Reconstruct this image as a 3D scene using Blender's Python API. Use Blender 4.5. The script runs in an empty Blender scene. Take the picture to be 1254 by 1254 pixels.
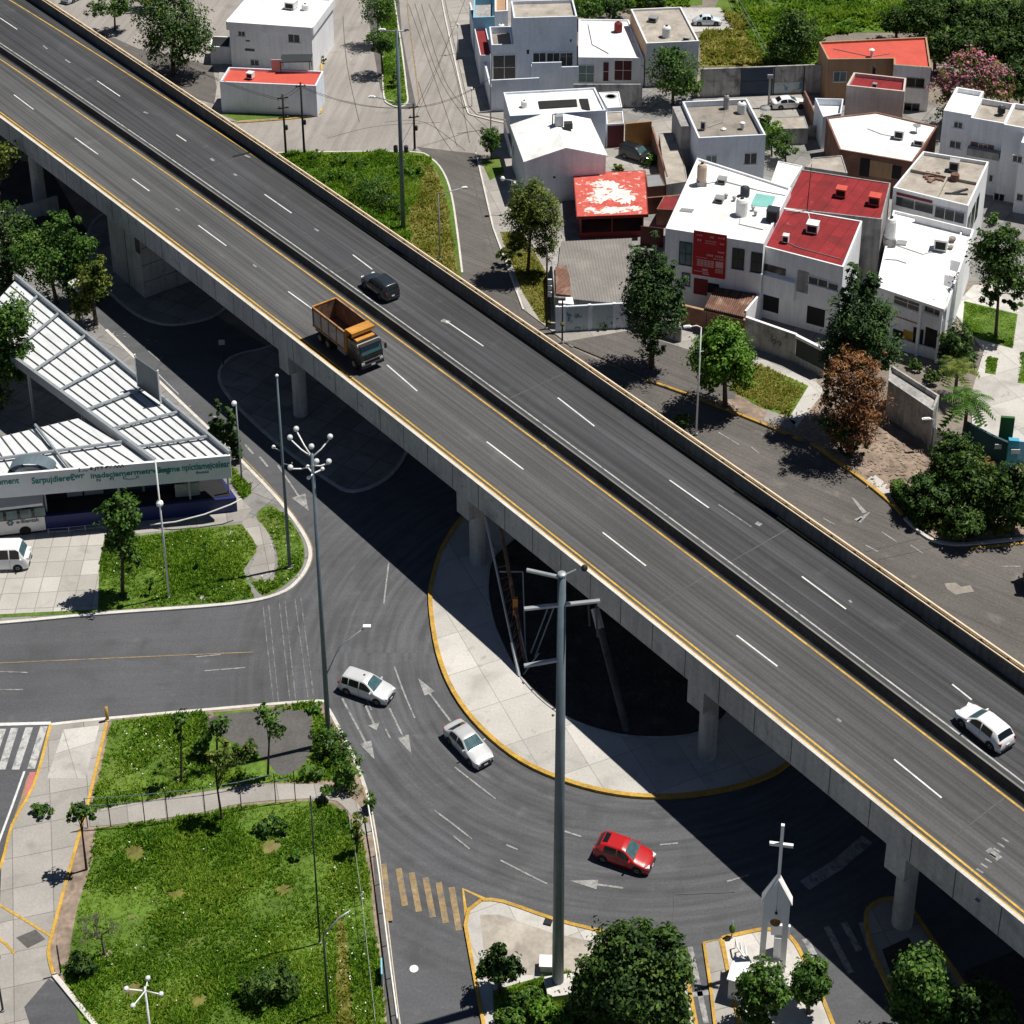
import bpy, math, random
import numpy as np
from mathutils import Vector, Matrix
random.seed(7); RNG = np.random.default_rng(7)
SC = bpy.context.scene
COL = SC.collection
R = math.radians
# ------------------------------------------------------------------ camera model (photo is 1254 px square)
IMG = 1254.0
HZ, ND, CY, CX, CH = -900.0, 5000.0, 100.0, 645.0, 98.8
FPX = math.sqrt((CY-HZ)*(ND-CY)); PIT = math.atan((CY-HZ)/FPX)
def G(u, v, z=0.0):
    a = (u-CX)/FPX; b = (v-CY)/FPX
    t = (CH-z)/(math.sin(PIT)+b*math.cos(PIT))
    return Vector((t*a, t*(math.cos(PIT)-b*math.sin(PIT)), z))
def P(p):
    dz = p[2]-CH
    zc = p[1]*math.cos(PIT)-dz*math.sin(PIT); d = -p[1]*math.sin(PIT)-dz*math.cos(PIT)
    return (CX+FPX*p[0]/zc, CY+FPX*d/zc)
def ZT(u, v, vt):
    g = G(u, v); lo, hi = 0.0, 60.0
    for _ in range(40):
        m = (lo+hi)/2
        if P((g.x, g.y, m))[1] > vt: lo = m
        else: hi = m
    return (lo+hi)/2
def onplane(u, v, p0, n):
    a = (u-CX)/FPX; b = (v-CY)/FPX
    d = Vector((a, math.cos(PIT)-b*math.sin(PIT), -math.sin(PIT)-b*math.cos(PIT)))
    o = Vector((0, 0, CH)); k = (p0-o).dot(n)/d.dot(n)
    return o+d*k
def G2(px, z=0.0): return [G(u, v, z).xy for u, v in px]

# ------------------------------------------------------------------ scene objects
ORG = {}
def tag(o, label=None, cat=None, group=None, kind=None):
    if label: o['label'] = label
    if cat: o['category'] = cat
    if group: o['group'] = group
    if kind: o['kind'] = kind
    return o
def thing(name, label, cat, loc=(0, 0, 0), rz=0.0, group=None):
    o = bpy.data.objects.new(name, None); COL.objects.link(o)
    o.empty_display_size = 0.3
    o.location = loc; o.rotation_euler = (0, 0, rz)
    ORG[o.name] = Vector(loc)
    return tag(o, label, cat, group)
class MB:
    def __init__(s): s.v = []; s.f = []
    def add(s, vs, fs):
        k = len(s.v); s.v.extend([tuple(p) for p in vs]); s.f.extend([tuple(i+k for i in f) for f in fs]); return s
    def quad(s, a, b, c, d): return s.add([a, b, c, d], [(0, 1, 2, 3)])
    def poly(s, pts): return s.add(pts, [tuple(range(len(pts)))])
    def box(s, c, d, rz=0.0):
        x, y, z = d[0]/2, d[1]/2, d[2]/2; cs, sn = math.cos(rz), math.sin(rz)
        vs = []
        for k in (-z, z):
            for i, j in ((-x, -y), (x, -y), (x, y), (-x, y)):
                vs.append((c[0]+i*cs-j*sn, c[1]+i*sn+j*cs, c[2]+k))
        return s.add(vs, [(3, 2, 1, 0), (4, 5, 6, 7), (0, 1, 5, 4), (1, 2, 6, 5), (2, 3, 7, 6), (3, 0, 4, 7)])
    def obox(s, o, ax, ay, az):
        o = Vector(o); ax = Vector(ax); ay = Vector(ay); az = Vector(az)
        vs = [o, o+ax, o+ax+ay, o+ay, o+az, o+ax+az, o+ax+ay+az, o+ay+az]
        fs = [(3, 2, 1, 0), (4, 5, 6, 7), (0, 1, 5, 4), (1, 2, 6, 5), (2, 3, 7, 6), (3, 0, 4, 7)]
        if ax.cross(ay).dot(az) < 0: fs = [f[::-1] for f in fs]
        return s.add(vs, fs)
    def prism(s, poly, z0, z1, bottom=False):
        poly = [(p[0], p[1]) for p in poly]
        A = sum(poly[i-1][0]*poly[i][1]-poly[i][0]*poly[i-1][1] for i in range(len(poly)))
        if A < 0: poly = poly[::-1]
        n = len(poly)
        z0 = z0 if isinstance(z0, (list, tuple)) else [z0]*n
        vs = [(p[0], p[1], z0[i]) for i, p in enumerate(poly)]+[(p[0], p[1], z1) for p in poly]
        fs = [tuple(range(n, 2*n))]+[(i, (i+1) % n, n+(i+1) % n, n+i) for i in range(n)]
        if bottom: fs.append(tuple(range(n-1, -1, -1)))
        return s.add(vs, fs)
    def ribbon(s, pts, w, z0, z1, closed=False, side=0.0):
        P2 = [Vector((p[0], p[1])) for p in pts]; n = len(P2); L = []; Rr = []
        for i in range(n):
            if closed: a, b = P2[i-1], P2[(i+1) % n]
            else: a, b = P2[max(i-1, 0)], P2[min(i+1, n-1)]
            t = (b-a).normalized(); nr = Vector((-t.y, t.x))
            L.append(P2[i]+nr*(w/2+side)); Rr.append(P2[i]-nr*(w/2-side))
        vs = []
        for i in range(n):
            vs += [(Rr[i].x, Rr[i].y, z0), (L[i].x, L[i].y, z0), (L[i].x, L[i].y, z1), (Rr[i].x, Rr[i].y, z1)]
        fs = []
        for i in range(n if closed else n-1):
            a = 4*i; b = 4*((i+1) % n)
            for k in range(4):
                fs.append((a+k, b+k, b+(k+1) % 4, a+(k+1) % 4)[::-1])
        if not closed: fs += [(3, 2, 1, 0)[::-1], (4*n-4, 4*n-3, 4*n-2, 4*n-1)[::-1]]
        return s.add(vs, fs)
    def strip(s, pts, w, z):
        P2 = [Vector((p[0], p[1])) for p in pts]; n = len(P2); vs = []
        for i in range(n):
            t = (P2[min(i+1, n-1)]-P2[max(i-1, 0)]).normalized(); nr = Vector((-t.y, t.x))*w/2
            a, b = P2[i]-nr, P2[i]+nr
            vs += [(a.x, a.y, z), (b.x, b.y, z)]
        return s.add(vs, [(2*i, 2*i+2, 2*i+3, 2*i+1) for i in range(n-1)])
    def tube(s, pts, r, n=8, cap=True):
        pts = [Vector(p) for p in pts]; m = len(pts)
        rs = r if isinstance(r, (list, tuple)) else [r]*m
        vs = []; prev = None
        for i in range(m):
            t = (pts[min(i+1, m-1)]-pts[max(i-1, 0)]).normalized()
            ref = Vector((0, 0, 1)) if abs(t.z) < .95 else Vector((1, 0, 0))
            if prev is not None: ref = prev
            a = t.cross(ref)
            if a.length < 1e-5: a = t.cross(Vector((0, 1, 0)))
            a.normalize(); b = a.cross(t).normalized(); prev = b
            for k in range(n):
                an = 2*math.pi*k/n
                vs.append(pts[i]+(a*math.cos(an)+b*math.sin(an))*rs[i])
        fs = []
        for i in range(m-1):
            for k in range(n):
                fs.append((i*n+k, (i+1)*n+k, (i+1)*n+(k+1) % n, i*n+(k+1) % n))
        if cap: fs += [tuple(range(n)), tuple(range(m*n-1, (m-1)*n-1, -1))]
        return s.add(vs, fs)
    def cyl(s, c, r, h, n=16, r2=None):
        return s.tube([c, (c[0], c[1], c[2]+h)], [r, r if r2 is None else r2], n)
    def lathe(s, c, prof, n=14):
        vs = []
        for r, z in prof:
            for k in range(n):
                a = 2*math.pi*k/n; vs.append((c[0]+r*math.cos(a), c[1]+r*math.sin(a), c[2]+z))
        m = len(prof)
        fs = [(i*n+k, i*n+(k+1) % n, (i+1)*n+(k+1) % n, (i+1)*n+k) for i in range(m-1) for k in range(n)]
        fs += [tuple(range(n-1, -1, -1)), tuple(range((m-1)*n, m*n))]
        return s.add(vs, fs)
    def ball(s, c, r, n=10, m=6, sz=1.0):
        pr = [(max(r*math.sin(math.pi*i/m), 1e-3), -r*sz*math.cos(math.pi*i/m)) for i in range(m+1)]
        return s.lathe(c, pr, n)
    def build(s, name, mat, parent=None, smooth=False, world=True, label=None):
        me = bpy.data.meshes.new(name)
        vs = s.v
        o = bpy.data.objects.new(name, me); COL.objects.link(o)
        if parent is not None:
            o.parent = parent
            org = ORG.get(parent.name, Vector((0, 0, 0)))
            if world:
                vs = [(p[0]-org.x, p[1]-org.y, p[2]-org.z) for p in vs]
            ORG[o.name] = org
        elif world == 'base':
            pass
        me.from_pydata(vs, [], s.f)
        me.materials.append(mat)
        if smooth: me.polygons.foreach_set('use_smooth', [True]*len(me.polygons))
        me.update()
        if label: o['label'] = label
        return o
def npmesh(name, V, F, mat, parent=None, smooth=False):
    """V (n,3) array, F (m,4) or (m,3) int array: fast mesh"""
    me = bpy.data.meshes.new(name); k = F.shape[1]
    me.vertices.add(len(V)); me.vertices.foreach_set('co', V.astype(np.float32).ravel())
    me.loops.add(F.size); me.loops.foreach_set('vertex_index', F.astype(np.int32).ravel())
    me.polygons.add(len(F)); me.polygons.foreach_set('loop_start', np.arange(0, F.size, k, dtype=np.int32))
    me.update(calc_edges=True)
    if smooth: me.polygons.foreach_set('use_smooth', [True]*len(me.polygons))
    me.materials.append(mat)
    o = bpy.data.objects.new(name, me); COL.objects.link(o)
    if parent is not None: o.parent = parent
    return o
def struct(name, mb, mat): return tag(mb.build(name, mat), kind='structure')
def one(name, mb, mat, label, cat, group=None, smooth=False, base=None):
    """a thing that is one mesh; origin moved to its base"""
    if base is None:
        a = np.array(mb.v); base = (a[:, 0].mean(), a[:, 1].mean(), a[:, 2].min())
    mb.v = [(p[0]-base[0], p[1]-base[1], p[2]-base[2]) for p in mb.v]
    o = mb.build(name, mat, smooth=smooth); o.location = base
    return tag(o, label, cat, group)

# ------------------------------------------------------------------ materials
def _n(nt, t, **kw):
    n = nt.nodes.new(t)
    for k, v in kw.items(): setattr(n, k, v)
    return n
def mat(name, col, rough=.8, var=.12, scale=.6, fine=8.0, finev=.08, bump=0.0, metal=0.0, stain=None, streak=None, tiles=None, spec=.3, coat=0.0, obj=False, radial=None, drip=0.0):
    m = bpy.data.materials.new(name); m.use_nodes = True; nt = m.node_tree
    bs = nt.nodes['Principled BSDF']; L = nt.links.new
    bs.inputs['Roughness'].default_value = rough; bs.inputs['Metallic'].default_value = metal
    bs.inputs['Specular IOR Level'].default_value = spec
    if coat: bs.inputs['Coat Weight'].default_value = coat; bs.inputs['Coat Roughness'].default_value = .06
    if obj: pos = _n(nt, 'ShaderNodeTexCoord').outputs['Object']
    else: pos = _n(nt, 'ShaderNodeNewGeometry').outputs['Position']
    def noise(sc, det=5, vec=None, dist=0.0):
        q = _n(nt, 'ShaderNodeTexNoise'); q.inputs['Scale'].default_value = sc; q.inputs['Detail'].default_value = det
        q.inputs['Distortion'].default_value = dist
        L(vec if vec is not None else pos, q.inputs['Vector']); return q.outputs['Fac']
    def ramp(f, a, b, va=0.0, vb=1.0):
        q = _n(nt, 'ShaderNodeMapRange'); q.inputs[1].default_value = a; q.inputs[2].default_value = b
        q.inputs[3].default_value = va; q.inputs[4].default_value = vb; L(f, q.inputs[0]); return q.outputs[0]
    def mix(f, a, b, mode='MIX'):
        q = _n(nt, 'ShaderNodeMix', data_type='RGBA', blend_type=mode)
        if isinstance(f, float): q.inputs[0].default_value = f
        else: L(f, q.inputs[0])
        for s, x in ((6, a), (7, b)):
            if isinstance(x, tuple): q.inputs[s].default_value = x
            else: L(x, q.inputs[s])
        return q.outputs[2]
    def scaled(f, a, b):   # multiply colour by value f in a..b
        q = _n(nt, 'ShaderNodeVectorMath', operation='SCALE'); return q
    c = (*col, 1.0)
    def mul(colsock, val):
        q = _n(nt, 'ShaderNodeVectorMath', operation='SCALE')
        if isinstance(colsock, tuple): q.inputs[0].default_value = colsock[:3]
        else: L(colsock, q.inputs[0])
        L(val, q.inputs['Scale']); return q.outputs[0]
    cur = mul(c, ramp(noise(scale, 4), .3, .7, 1-var, 1+var))
    if finev: cur = mul(cur, ramp(noise(fine, 3), .3, .7, 1-finev, 1+finev))
    if stain:
        for sc, sS, lo, hi in (stain if isinstance(stain, list) else [stain]):
            cur = mix(ramp(noise(sS, 6, dist=.4), lo, hi), cur, (*sc, 1.0))
    for (an, sa, sl, am) in ([streak] if isinstance(streak, tuple) else (streak or [])):   # (angle, across scale, along scale, amount)
        mp = _n(nt, 'ShaderNodeMapping'); L(pos, mp.inputs['Vector'])
        mp.vector_type = 'TEXTURE'
        mp.inputs['Rotation'].default_value = (0, 0, an); mp.inputs['Scale'].default_value = (1/sl, 1/sa, 1)
        cur = mul(cur, ramp(noise(1.0, 5, mp.outputs['Vector']), .3, .7, 1-am, 1+am))
    if drip:     # rain streaks running down walls
        mp = _n(nt, 'ShaderNodeMapping'); L(pos, mp.inputs['Vector']); mp.inputs['Scale'].default_value = (2.6, 2.6, .22)
        cur = mul(cur, ramp(noise(1.0, 5, mp.outputs['Vector']), .42, .72, 1.0, 1-drip))
    if radial:   # (centre x, centre y, across scale, amount): worn tracks curving round a point
        cx_, cy_, sa, am = radial
        vm = _n(nt, 'ShaderNodeVectorMath', operation='SUBTRACT'); L(pos, vm.inputs[0]); vm.inputs[1].default_value = (cx_, cy_, 0)
        sx = _n(nt, 'ShaderNodeSeparateXYZ'); L(vm.outputs[0], sx.inputs[0])
        cb = _n(nt, 'ShaderNodeCombineXYZ'); L(sx.outputs[0], cb.inputs[0]); L(sx.outputs[1], cb.inputs[1])
        ln = _n(nt, 'ShaderNodeVectorMath', operation='LENGTH'); L(cb.outputs[0], ln.inputs[0])
        at_ = _n(nt, 'ShaderNodeMath', operation='ARCTAN2'); L(sx.outputs[1], at_.inputs[0]); L(sx.outputs[0], at_.inputs[1])
        m1 = _n(nt, 'ShaderNodeMath', operation='MULTIPLY'); L(ln.outputs['Value'], m1.inputs[0]); m1.inputs[1].default_value = sa
        m2 = _n(nt, 'ShaderNodeMath', operation='MULTIPLY'); L(at_.outputs[0], m2.inputs[0]); m2.inputs[1].default_value = 2.2
        c2 = _n(nt, 'ShaderNodeCombineXYZ'); L(m1.outputs[0], c2.inputs[0]); L(m2.outputs[0], c2.inputs[1])
        fd = ramp(ln.outputs['Value'], 22, 36, 1.0, 0.0)
        ns_ = ramp(noise(1.0, 6, c2.outputs[0]), .32, .68, -am, am)
        mm = _n(nt, 'ShaderNodeMath', operation='MULTIPLY_ADD'); L(fd, mm.inputs[0]); L(ns_, mm.inputs[1]); mm.inputs[2].default_value = 1.0
        cur = mul(cur, mm.outputs[0])
    if tiles:    # (angle, sx, sy, joint colour, joint width)
        an, sx, sy, jc, jw = tiles
        mp = _n(nt, 'ShaderNodeMapping'); L(pos, mp.inputs['Vector']); mp.vector_type = 'TEXTURE'
        mp.inputs['Rotation'].default_value = (0, 0, an)
        br = _n(nt, 'ShaderNodeTexBrick'); br.offset = .0
        br.inputs['Scale'].default_value = 1.0; br.inputs['Brick Width'].default_value = sx; br.inputs['Row Height'].default_value = sy
        br.inputs['Mortar Size'].default_value = jw; br.inputs['Bias'].default_value = 0.0
        br.inputs['Color1'].default_value = (.82, .82, .82, 1); br.inputs['Color2'].default_value = (1.08, 1.08, 1.08, 1); br.inputs['Mortar'].default_value = (jc, jc, jc, 1)
        L(mp.outputs['Vector'], br.inputs['Vector'])
        cur = mix(1.0, cur, br.outputs['Color'], 'MULTIPLY')
    L(cur, bs.inputs['Base Color'])
    if bump:
        b = _n(nt, 'ShaderNodeBump'); b.inputs['Strength'].default_value = bump; b.inputs['Distance'].default_value = .05
        L(noise(fine, 5), b.inputs['Height']); L(b.outputs['Normal'], bs.inputs['Normal'])
    return m
def leafmat(name, cols, trans=.25, rough=.6, ns=.55, na=1.8):
    m = bpy.data.materials.new(name); m.use_nodes = True; nt = m.node_tree; L = nt.links.new
    bs = nt.nodes['Principled BSDF']; out = nt.nodes['Material Output']
    g = _n(nt, 'ShaderNodeNewGeometry'); cr = _n(nt, 'ShaderNodeValToRGB')
    e = cr.color_ramp.elements
    while len(e) < len(cols): e.new(.5)
    for i, c in enumerate(cols): e[i].position = i/(len(cols)-1); e[i].color = (*c, 1)
    no = _n(nt, 'ShaderNodeTexNoise'); no.inputs['Scale'].default_value = ns; L(g.outputs['Position'], no.inputs['Vector'])
    ad = _n(nt, 'ShaderNodeMath', operation='MULTIPLY_ADD'); L(no.outputs['Fac'], ad.inputs[0]); ad.inputs[1].default_value = na; ad.inputs[2].default_value = -na/2
    a2 = _n(nt, 'ShaderNodeMath', operation='ADD'); L(ad.outputs[0], a2.inputs[0]); L(g.outputs['Random Per Island'], a2.inputs[1])
    L(a2.outputs[0], cr.inputs['Fac']); L(cr.outputs['Color'], bs.inputs['Base Color'])
    bs.inputs['Roughness'].default_value = rough; bs.inputs['Specular IOR Level'].default_value = .25
    tr = _n(nt, 'ShaderNodeBsdfTranslucent'); L(cr.outputs['Color'], tr.inputs['Color'])
    mx = _n(nt, 'ShaderNodeMixShader'); mx.inputs[0].default_value = trans
    L(bs.outputs[0], mx.inputs[1]); L(tr.outputs[0], mx.inputs[2]); L(mx.outputs[0], out.inputs['Surface'])
    return m

BD = math.atan2(-.777, .629)     # bridge direction
MT = {}
MT['dirt'] = mat('dirt_ground', (.21, .18, .15), var=.25, scale=.15, fine=3, finev=.2, bump=.3, stain=((.12, .11, .10), .25, .5, .75))
_rc = G(770, 800)
MT['asphalt'] = mat('asphalt_road', (.086, .089, .096), .85, var=.12, scale=.12, fine=6, finev=.12, bump=.25, stain=[((.06, .062, .066), .35, .52, .8), ((.13, .13, .132), .8, .62, .85)], streak=(R(4), 1.6, .05, .06), radial=(_rc.x, _rc.y, 2.0, .26))
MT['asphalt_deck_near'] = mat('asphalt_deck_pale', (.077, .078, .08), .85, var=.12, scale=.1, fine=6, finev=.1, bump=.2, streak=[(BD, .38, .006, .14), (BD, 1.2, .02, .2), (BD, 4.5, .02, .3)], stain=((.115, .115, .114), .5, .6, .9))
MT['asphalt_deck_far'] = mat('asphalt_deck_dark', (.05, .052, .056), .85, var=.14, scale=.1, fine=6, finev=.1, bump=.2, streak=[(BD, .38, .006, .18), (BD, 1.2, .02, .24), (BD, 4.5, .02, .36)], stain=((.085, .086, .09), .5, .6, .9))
MT['asphalt_old'] = mat('asphalt_worn_brown', (.112, .103, .096), .9, var=.15, scale=.12, fine=5, finev=.15, bump=.3, streak=[(R(-38), 1.0, .06, .14), (R(-38), 4.0, .08, .14)], stain=[((.085, .08, .076), .4, .55, .8), ((.19, .175, .16), .6, .62, .85)])
MT['street'] = mat('pale_concrete_street', (.275, .255, .235), .9, var=.1, scale=.1, fine=4, finev=.1, bump=.2, streak=(R(83), 1.2, .07, .14), stain=[((.2, .19, .18), .3, .55, .8)])
MT['asphalt_patch'] = mat('asphalt_patch', (.10, .095, .09), .9, var=.15, scale=.5, fine=5, finev=.15, bump=.3)
MT['pave'] = mat('pavement_concrete', (.33, .31, .285), .85, var=.12, scale=.3, fine=6, finev=.08, bump=.15, tiles=(R(15), 2.6, 2.6, .55, .03), stain=((.2, .19, .175), .5, .55, .85))
MT['pave_white'] = mat('pavement_bright', (.48, .46, .43), .85, var=.1, scale=.25, fine=6, finev=.08, bump=.15, tiles=(R(24), 3.4, 4.2, .6, .03), stain=[((.3, .29, .27), .35, .52, .8), ((.22, .22, .21), 1.2, .62, .85)])
MT['tile'] = mat('parking_tiles', (.42, .40, .37), .85, var=.1, scale=.3, fine=6, finev=.06, tiles=(R(4), 1.5, 1.9, .6, .04), stain=((.3, .28, .25), .6, .55, .85))
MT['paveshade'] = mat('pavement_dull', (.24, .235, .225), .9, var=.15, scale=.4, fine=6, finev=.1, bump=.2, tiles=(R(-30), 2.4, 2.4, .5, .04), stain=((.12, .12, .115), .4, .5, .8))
MT['soil'] = mat('soil_with_pit_shade', (.045, .04, .036), .95, var=.3, scale=.6, fine=4, finev=.3, bump=.6, stain=((.09, .08, .07), .8, .6, .8))  # near-black, so the soil colour also carries the shade of the pit
MT['drysoil'] = mat('dry_soil', (.26, .2, .155), .95, var=.2, scale=.5, fine=3, finev=.25, bump=.6, stain=((.14, .11, .085), .9, .5, .75))
MT['lawn'] = mat('lawn_soil', (.085, .15, .02), .95, var=.3, scale=.2, fine=3, finev=.3, bump=.6, stain=[((.12, .14, .03), .16, .52, .8), ((.2, .16, .09), .7, .66, .8)])
MT['lawn_dry'] = mat('lawn_dry', (.13, .13, .03), .95, var=.3, scale=.35, fine=3, finev=.3, bump=.6, stain=((.22, .18, .09), .5, .5, .75))
MT['concrete'] = mat('bridge_concrete', (.43, .43, .415), .85, drip=.22, var=.12, scale=.25, fine=4, finev=.1, bump=.2, stain=[((.27, .265, .255), .5, .5, .8), ((.17, .17, .165), 1.4, .62, .85)])
MT['concrete_dark'] = mat('dark_concrete', (.06, .06, .058), .9, var=.3, scale=.4, fine=3, finev=.2, bump=.2, stain=((.12, .117, .11), .7, .6, .85))  # much darker than the bridge concrete, with slightly paler blotches
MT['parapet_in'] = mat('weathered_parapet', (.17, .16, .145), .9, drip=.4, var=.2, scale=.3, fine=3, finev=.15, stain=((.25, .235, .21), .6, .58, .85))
MT['barrier_cap'] = mat('barrier_cap', (.17, .165, .155), .85, var=.2, scale=.4)
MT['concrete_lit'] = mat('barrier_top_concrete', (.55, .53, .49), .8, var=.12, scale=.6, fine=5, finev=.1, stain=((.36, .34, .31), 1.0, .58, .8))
MT['railcream'] = mat('cream_rail_paint', (.80, .64, .43), .6, var=.12, scale=1.2, fine=9, finev=.08, stain=((.5, .34, .16), .9, .62, .8))
MT['white_worn'] = mat('worn_white_paint', (.165, .165, .168), .8, var=.2, scale=1.5, fine=6, finev=.2, stain=((.095, .097, .1), 1.8, .45, .62))
MT['yellow'] = mat('yellow_paint', (.44, .27, .05), .75, var=.2, scale=1.0, fine=6, finev=.2, stain=((.3, .22, .12), 1.1, .58, .8))
MT['yellow_line'] = mat('yellow_line_paint', (.50, .31, .055), .75, var=.2, scale=.8, fine=5, finev=.2, stain=((.2, .16, .1), .7, .58, .85))
MT['yellow_faded'] = mat('faded_yellow_paint', (.26, .19, .1), .8, var=.2, scale=1.0, fine=5, finev=.2, stain=((.13, .125, .12), 1.3, .5, .7))
MT['white_line'] = mat('white_line_paint', (.62, .62, .60), .7, var=.12, scale=1.0, fine=6, finev=.15, stain=((.3, .3, .3), 1.2, .6, .8))
MT['white_faded'] = mat('faded_white_paint', (.27, .27, .265), .8, var=.2, scale=1.5, fine=6, finev=.2, stain=((.13, .13, .132), 1.8, .5, .68))
MT['white_wall'] = mat('white_house_wall', (.80, .81, .83), .8, drip=.13, var=.05, scale=.3, fine=3, finev=.03, stain=((.5, .49, .47), .45, .62, .95))
MT['white_roof'] = mat('white_roof_coat', (.80, .80, .785), .7, var=.05, scale=.4, fine=4, finev=.04, tiles=(R(-22), 3.2, 5.1, .86, .02), stain=[((.5, .48, .45), .5, .56, .9), ((.34, .32, .3), 1.5, .66, .85)])
MT['grey_wall'] = mat('grey_render_wall', (.36, .35, .34), .9, drip=.35, var=.12, scale=.4, fine=4, finev=.08, bump=.1, stain=((.2, .195, .19), .6, .52, .8))
MT['block_wall'] = mat('stained_block_wall', (.42, .41, .395), .9, drip=.4, var=.15, scale=.5, fine=4, finev=.1, bump=.2, stain=[((.14, .135, .13), .8, .52, .75), ((.45, .44, .42), .5, .6, .85)])
MT['beige_roof'] = mat('weathered_beige_roof', (.36, .325, .28), .9, var=.15, scale=.5, fine=4, finev=.1, bump=.15, stain=[((.2, .175, .15), .6, .5, .78), ((.5, .47, .42), .5, .6, .85)])
MT['brown_roof'] = mat('brown_grey_roof', (.25, .225, .195), .9, var=.15, scale=.5, fine=4, finev=.12, bump=.2, stain=[((.13, .115, .1), .7, .52, .8)])
MT['red_roof'] = mat('red_roof_membrane', (.24, .017, .02), .75, var=.12, scale=.5, fine=4, finev=.08, tiles=(R(-28), 1.25, 40, .62, .05), stain=[((.14, .014, .016), .4, .5, .75), ((.34, .13, .11), 1.2, .66, .85)])
MT['orange_roof'] = mat('orange_red_roof', (.52, .085, .058), .75, var=.1, scale=.5, fine=4, finev=.06, stain=((.45, .08, .06), .5, .55, .85))
MT['peel_roof'] = mat('peeling_red_roof', (.52, .10, .075), .75, var=.12, scale=.6, fine=4, finev=.08, stain=[((.66, .46, .4), 1.6, .6, .63), ((.42, .06, .045), .6, .5, .7)])
MT['dark_red'] = mat('dark_red_paint', (.19, .02, .022), .7, var=.15, scale=.6, fine=4, finev=.1)
MT['maroon'] = mat('maroon_metal', (.085, .016, .02), .6, var=.12, scale=.6, fine=4, finev=.1)
MT['tan_wall'] = mat('tan_wall', (.40, .26, .155), .85, drip=.2, var=.08, scale=.4, fine=3, finev=.05, stain=((.3, .2, .12), .5, .55, .85))
MT['pink_wall'] = mat('pink_beige_wall', (.56, .47, .42), .85, drip=.2, var=.07, scale=.4, fine=3, finev=.05, stain=((.42, .34, .3), .5, .58, .9))
MT['brown_wall'] = mat('brown_brick_wall', (.21, .105, .075), .9, var=.2, scale=.6, fine=6, finev=.15, stain=((.3, .2, .15), .6, .52, .8))
MT['ochre_wall'] = mat('ochre_wall', (.38, .19, .06), .85, var=.15, scale=.6, fine=4, finev=.08)
MT['blue_wall'] = mat('light_blue_wall', (.22, .46, .60), .85, var=.08, scale=.5, fine=4, finev=.05)
MT['white_wall_shade_blue'] = mat('white_wall_with_blue_shade', (.68, .73, .80), .85, drip=.1, var=.05, scale=.4, fine=3, finev=.04, stain=((.5, .53, .58), .5, .58, .9))  # white walls with the bluish tone of shade put into the colour
MT['rust_sheet'] = mat('rusty_sheet', (.16, .085, .06), .75, var=.25, scale=.5, fine=4, finev=.15, streak=(R(60), 3, .12, .3), stain=[((.36, .25, .19), .6, .56, .75)])
MT['shed_sheet'] = mat('grey_corrugated_sheet', (.25, .235, .22), .8, var=.12, scale=.4, fine=4, finev=.1, stain=[((.33, .3, .27), .4, .55, .85)])
MT['glass'] = mat('window_glass', (.012, .017, .022), .18, var=.2, scale=.8, fine=3, finev=0, spec=.6)
MT['glass_teal'] = mat('curtained_glass', (.10, .17, .175), .15, var=.25, scale=1.2, fine=3, finev=0, spec=.6)
MT['dark'] = mat('dark_opening', (.02, .02, .022), .9, var=.2)
MT['black'] = mat('black_plastic', (.018, .018, .02), .5, var=.1)
MT['frame_white'] = mat('white_window_frame', (.7, .7, .68), .5, var=.04)
MT['steel'] = mat('galvanised_steel', (.36, .39, .41), .45, var=.1, scale=.8, fine=4, finev=.05, metal=.35, spec=.5)
MT['bluesteel'] = mat('blue_grey_steel', (.13, .175, .2), .5, var=.12, scale=.7, fine=4, finev=.06, metal=.2, spec=.4, stain=((.17, .24, .28), .5, .55, .85))
MT['darksteel'] = mat('dark_steel', (.04, .045, .05), .6, var=.15, metal=.2)
MT['wood'] = mat('dark_pole_wood', (.035, .028, .022), .85, var=.2, scale=1.5)
MT['lampwhite'] = mat('white_lamp_head', (.82, .82, .80), .4, var=.03)
MT['cable'] = mat('cable_black', (.02, .02, .02), .7, var=.05)
MT['white_paint'] = mat('white_painted_metal', (.76, .77, .77), .5, var=.05, scale=.5, fine=4, finev=.03, stain=((.6, .6, .59), .5, .6, .9))
MT['bark'] = mat('bark', (.075, .055, .04), .95, var=.25, scale=2, fine=8, finev=.2)
MT['bark_pale'] = mat('pale_bark', (.17, .15, .125), .95, var=.2, scale=2, fine=8, finev=.2)
MT['plastic_white'] = mat('white_tank_plastic', (.74, .74, .72), .5, var=.06, fine=3)
MT['plastic_black'] = mat('black_tank_plastic', (.03, .035, .045), .5, var=.1)
MT['plastic_beige'] = mat('beige_tank_plastic', (.52, .38, .29), .6, var=.1)
MT['metal_grey'] = mat('grey_metal', (.30, .31, .32), .5, var=.1, metal=.3)
MT['teal'] = mat('teal_panel', (.20, .46, .42), .6, var=.08)
MT['navy'] = mat('navy_panel', (.018, .026, .13), .45, var=.08, spec=.4)
MT['blue_gate'] = mat('dark_blue_gate', (.03, .05, .085), .6, var=.15)
MT['green_letter'] = mat('green_lettering', (.03, .25, .2), .6, var=.05)
MT['red_banner'] = mat('red_banner_cloth', (.45, .012, .018), .65, var=.12, scale=.6, fine=3, finev=.05)
MT['banner_print'] = mat('banner_print_pale', (.62, .36, .36), .7, var=.1)
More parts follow.
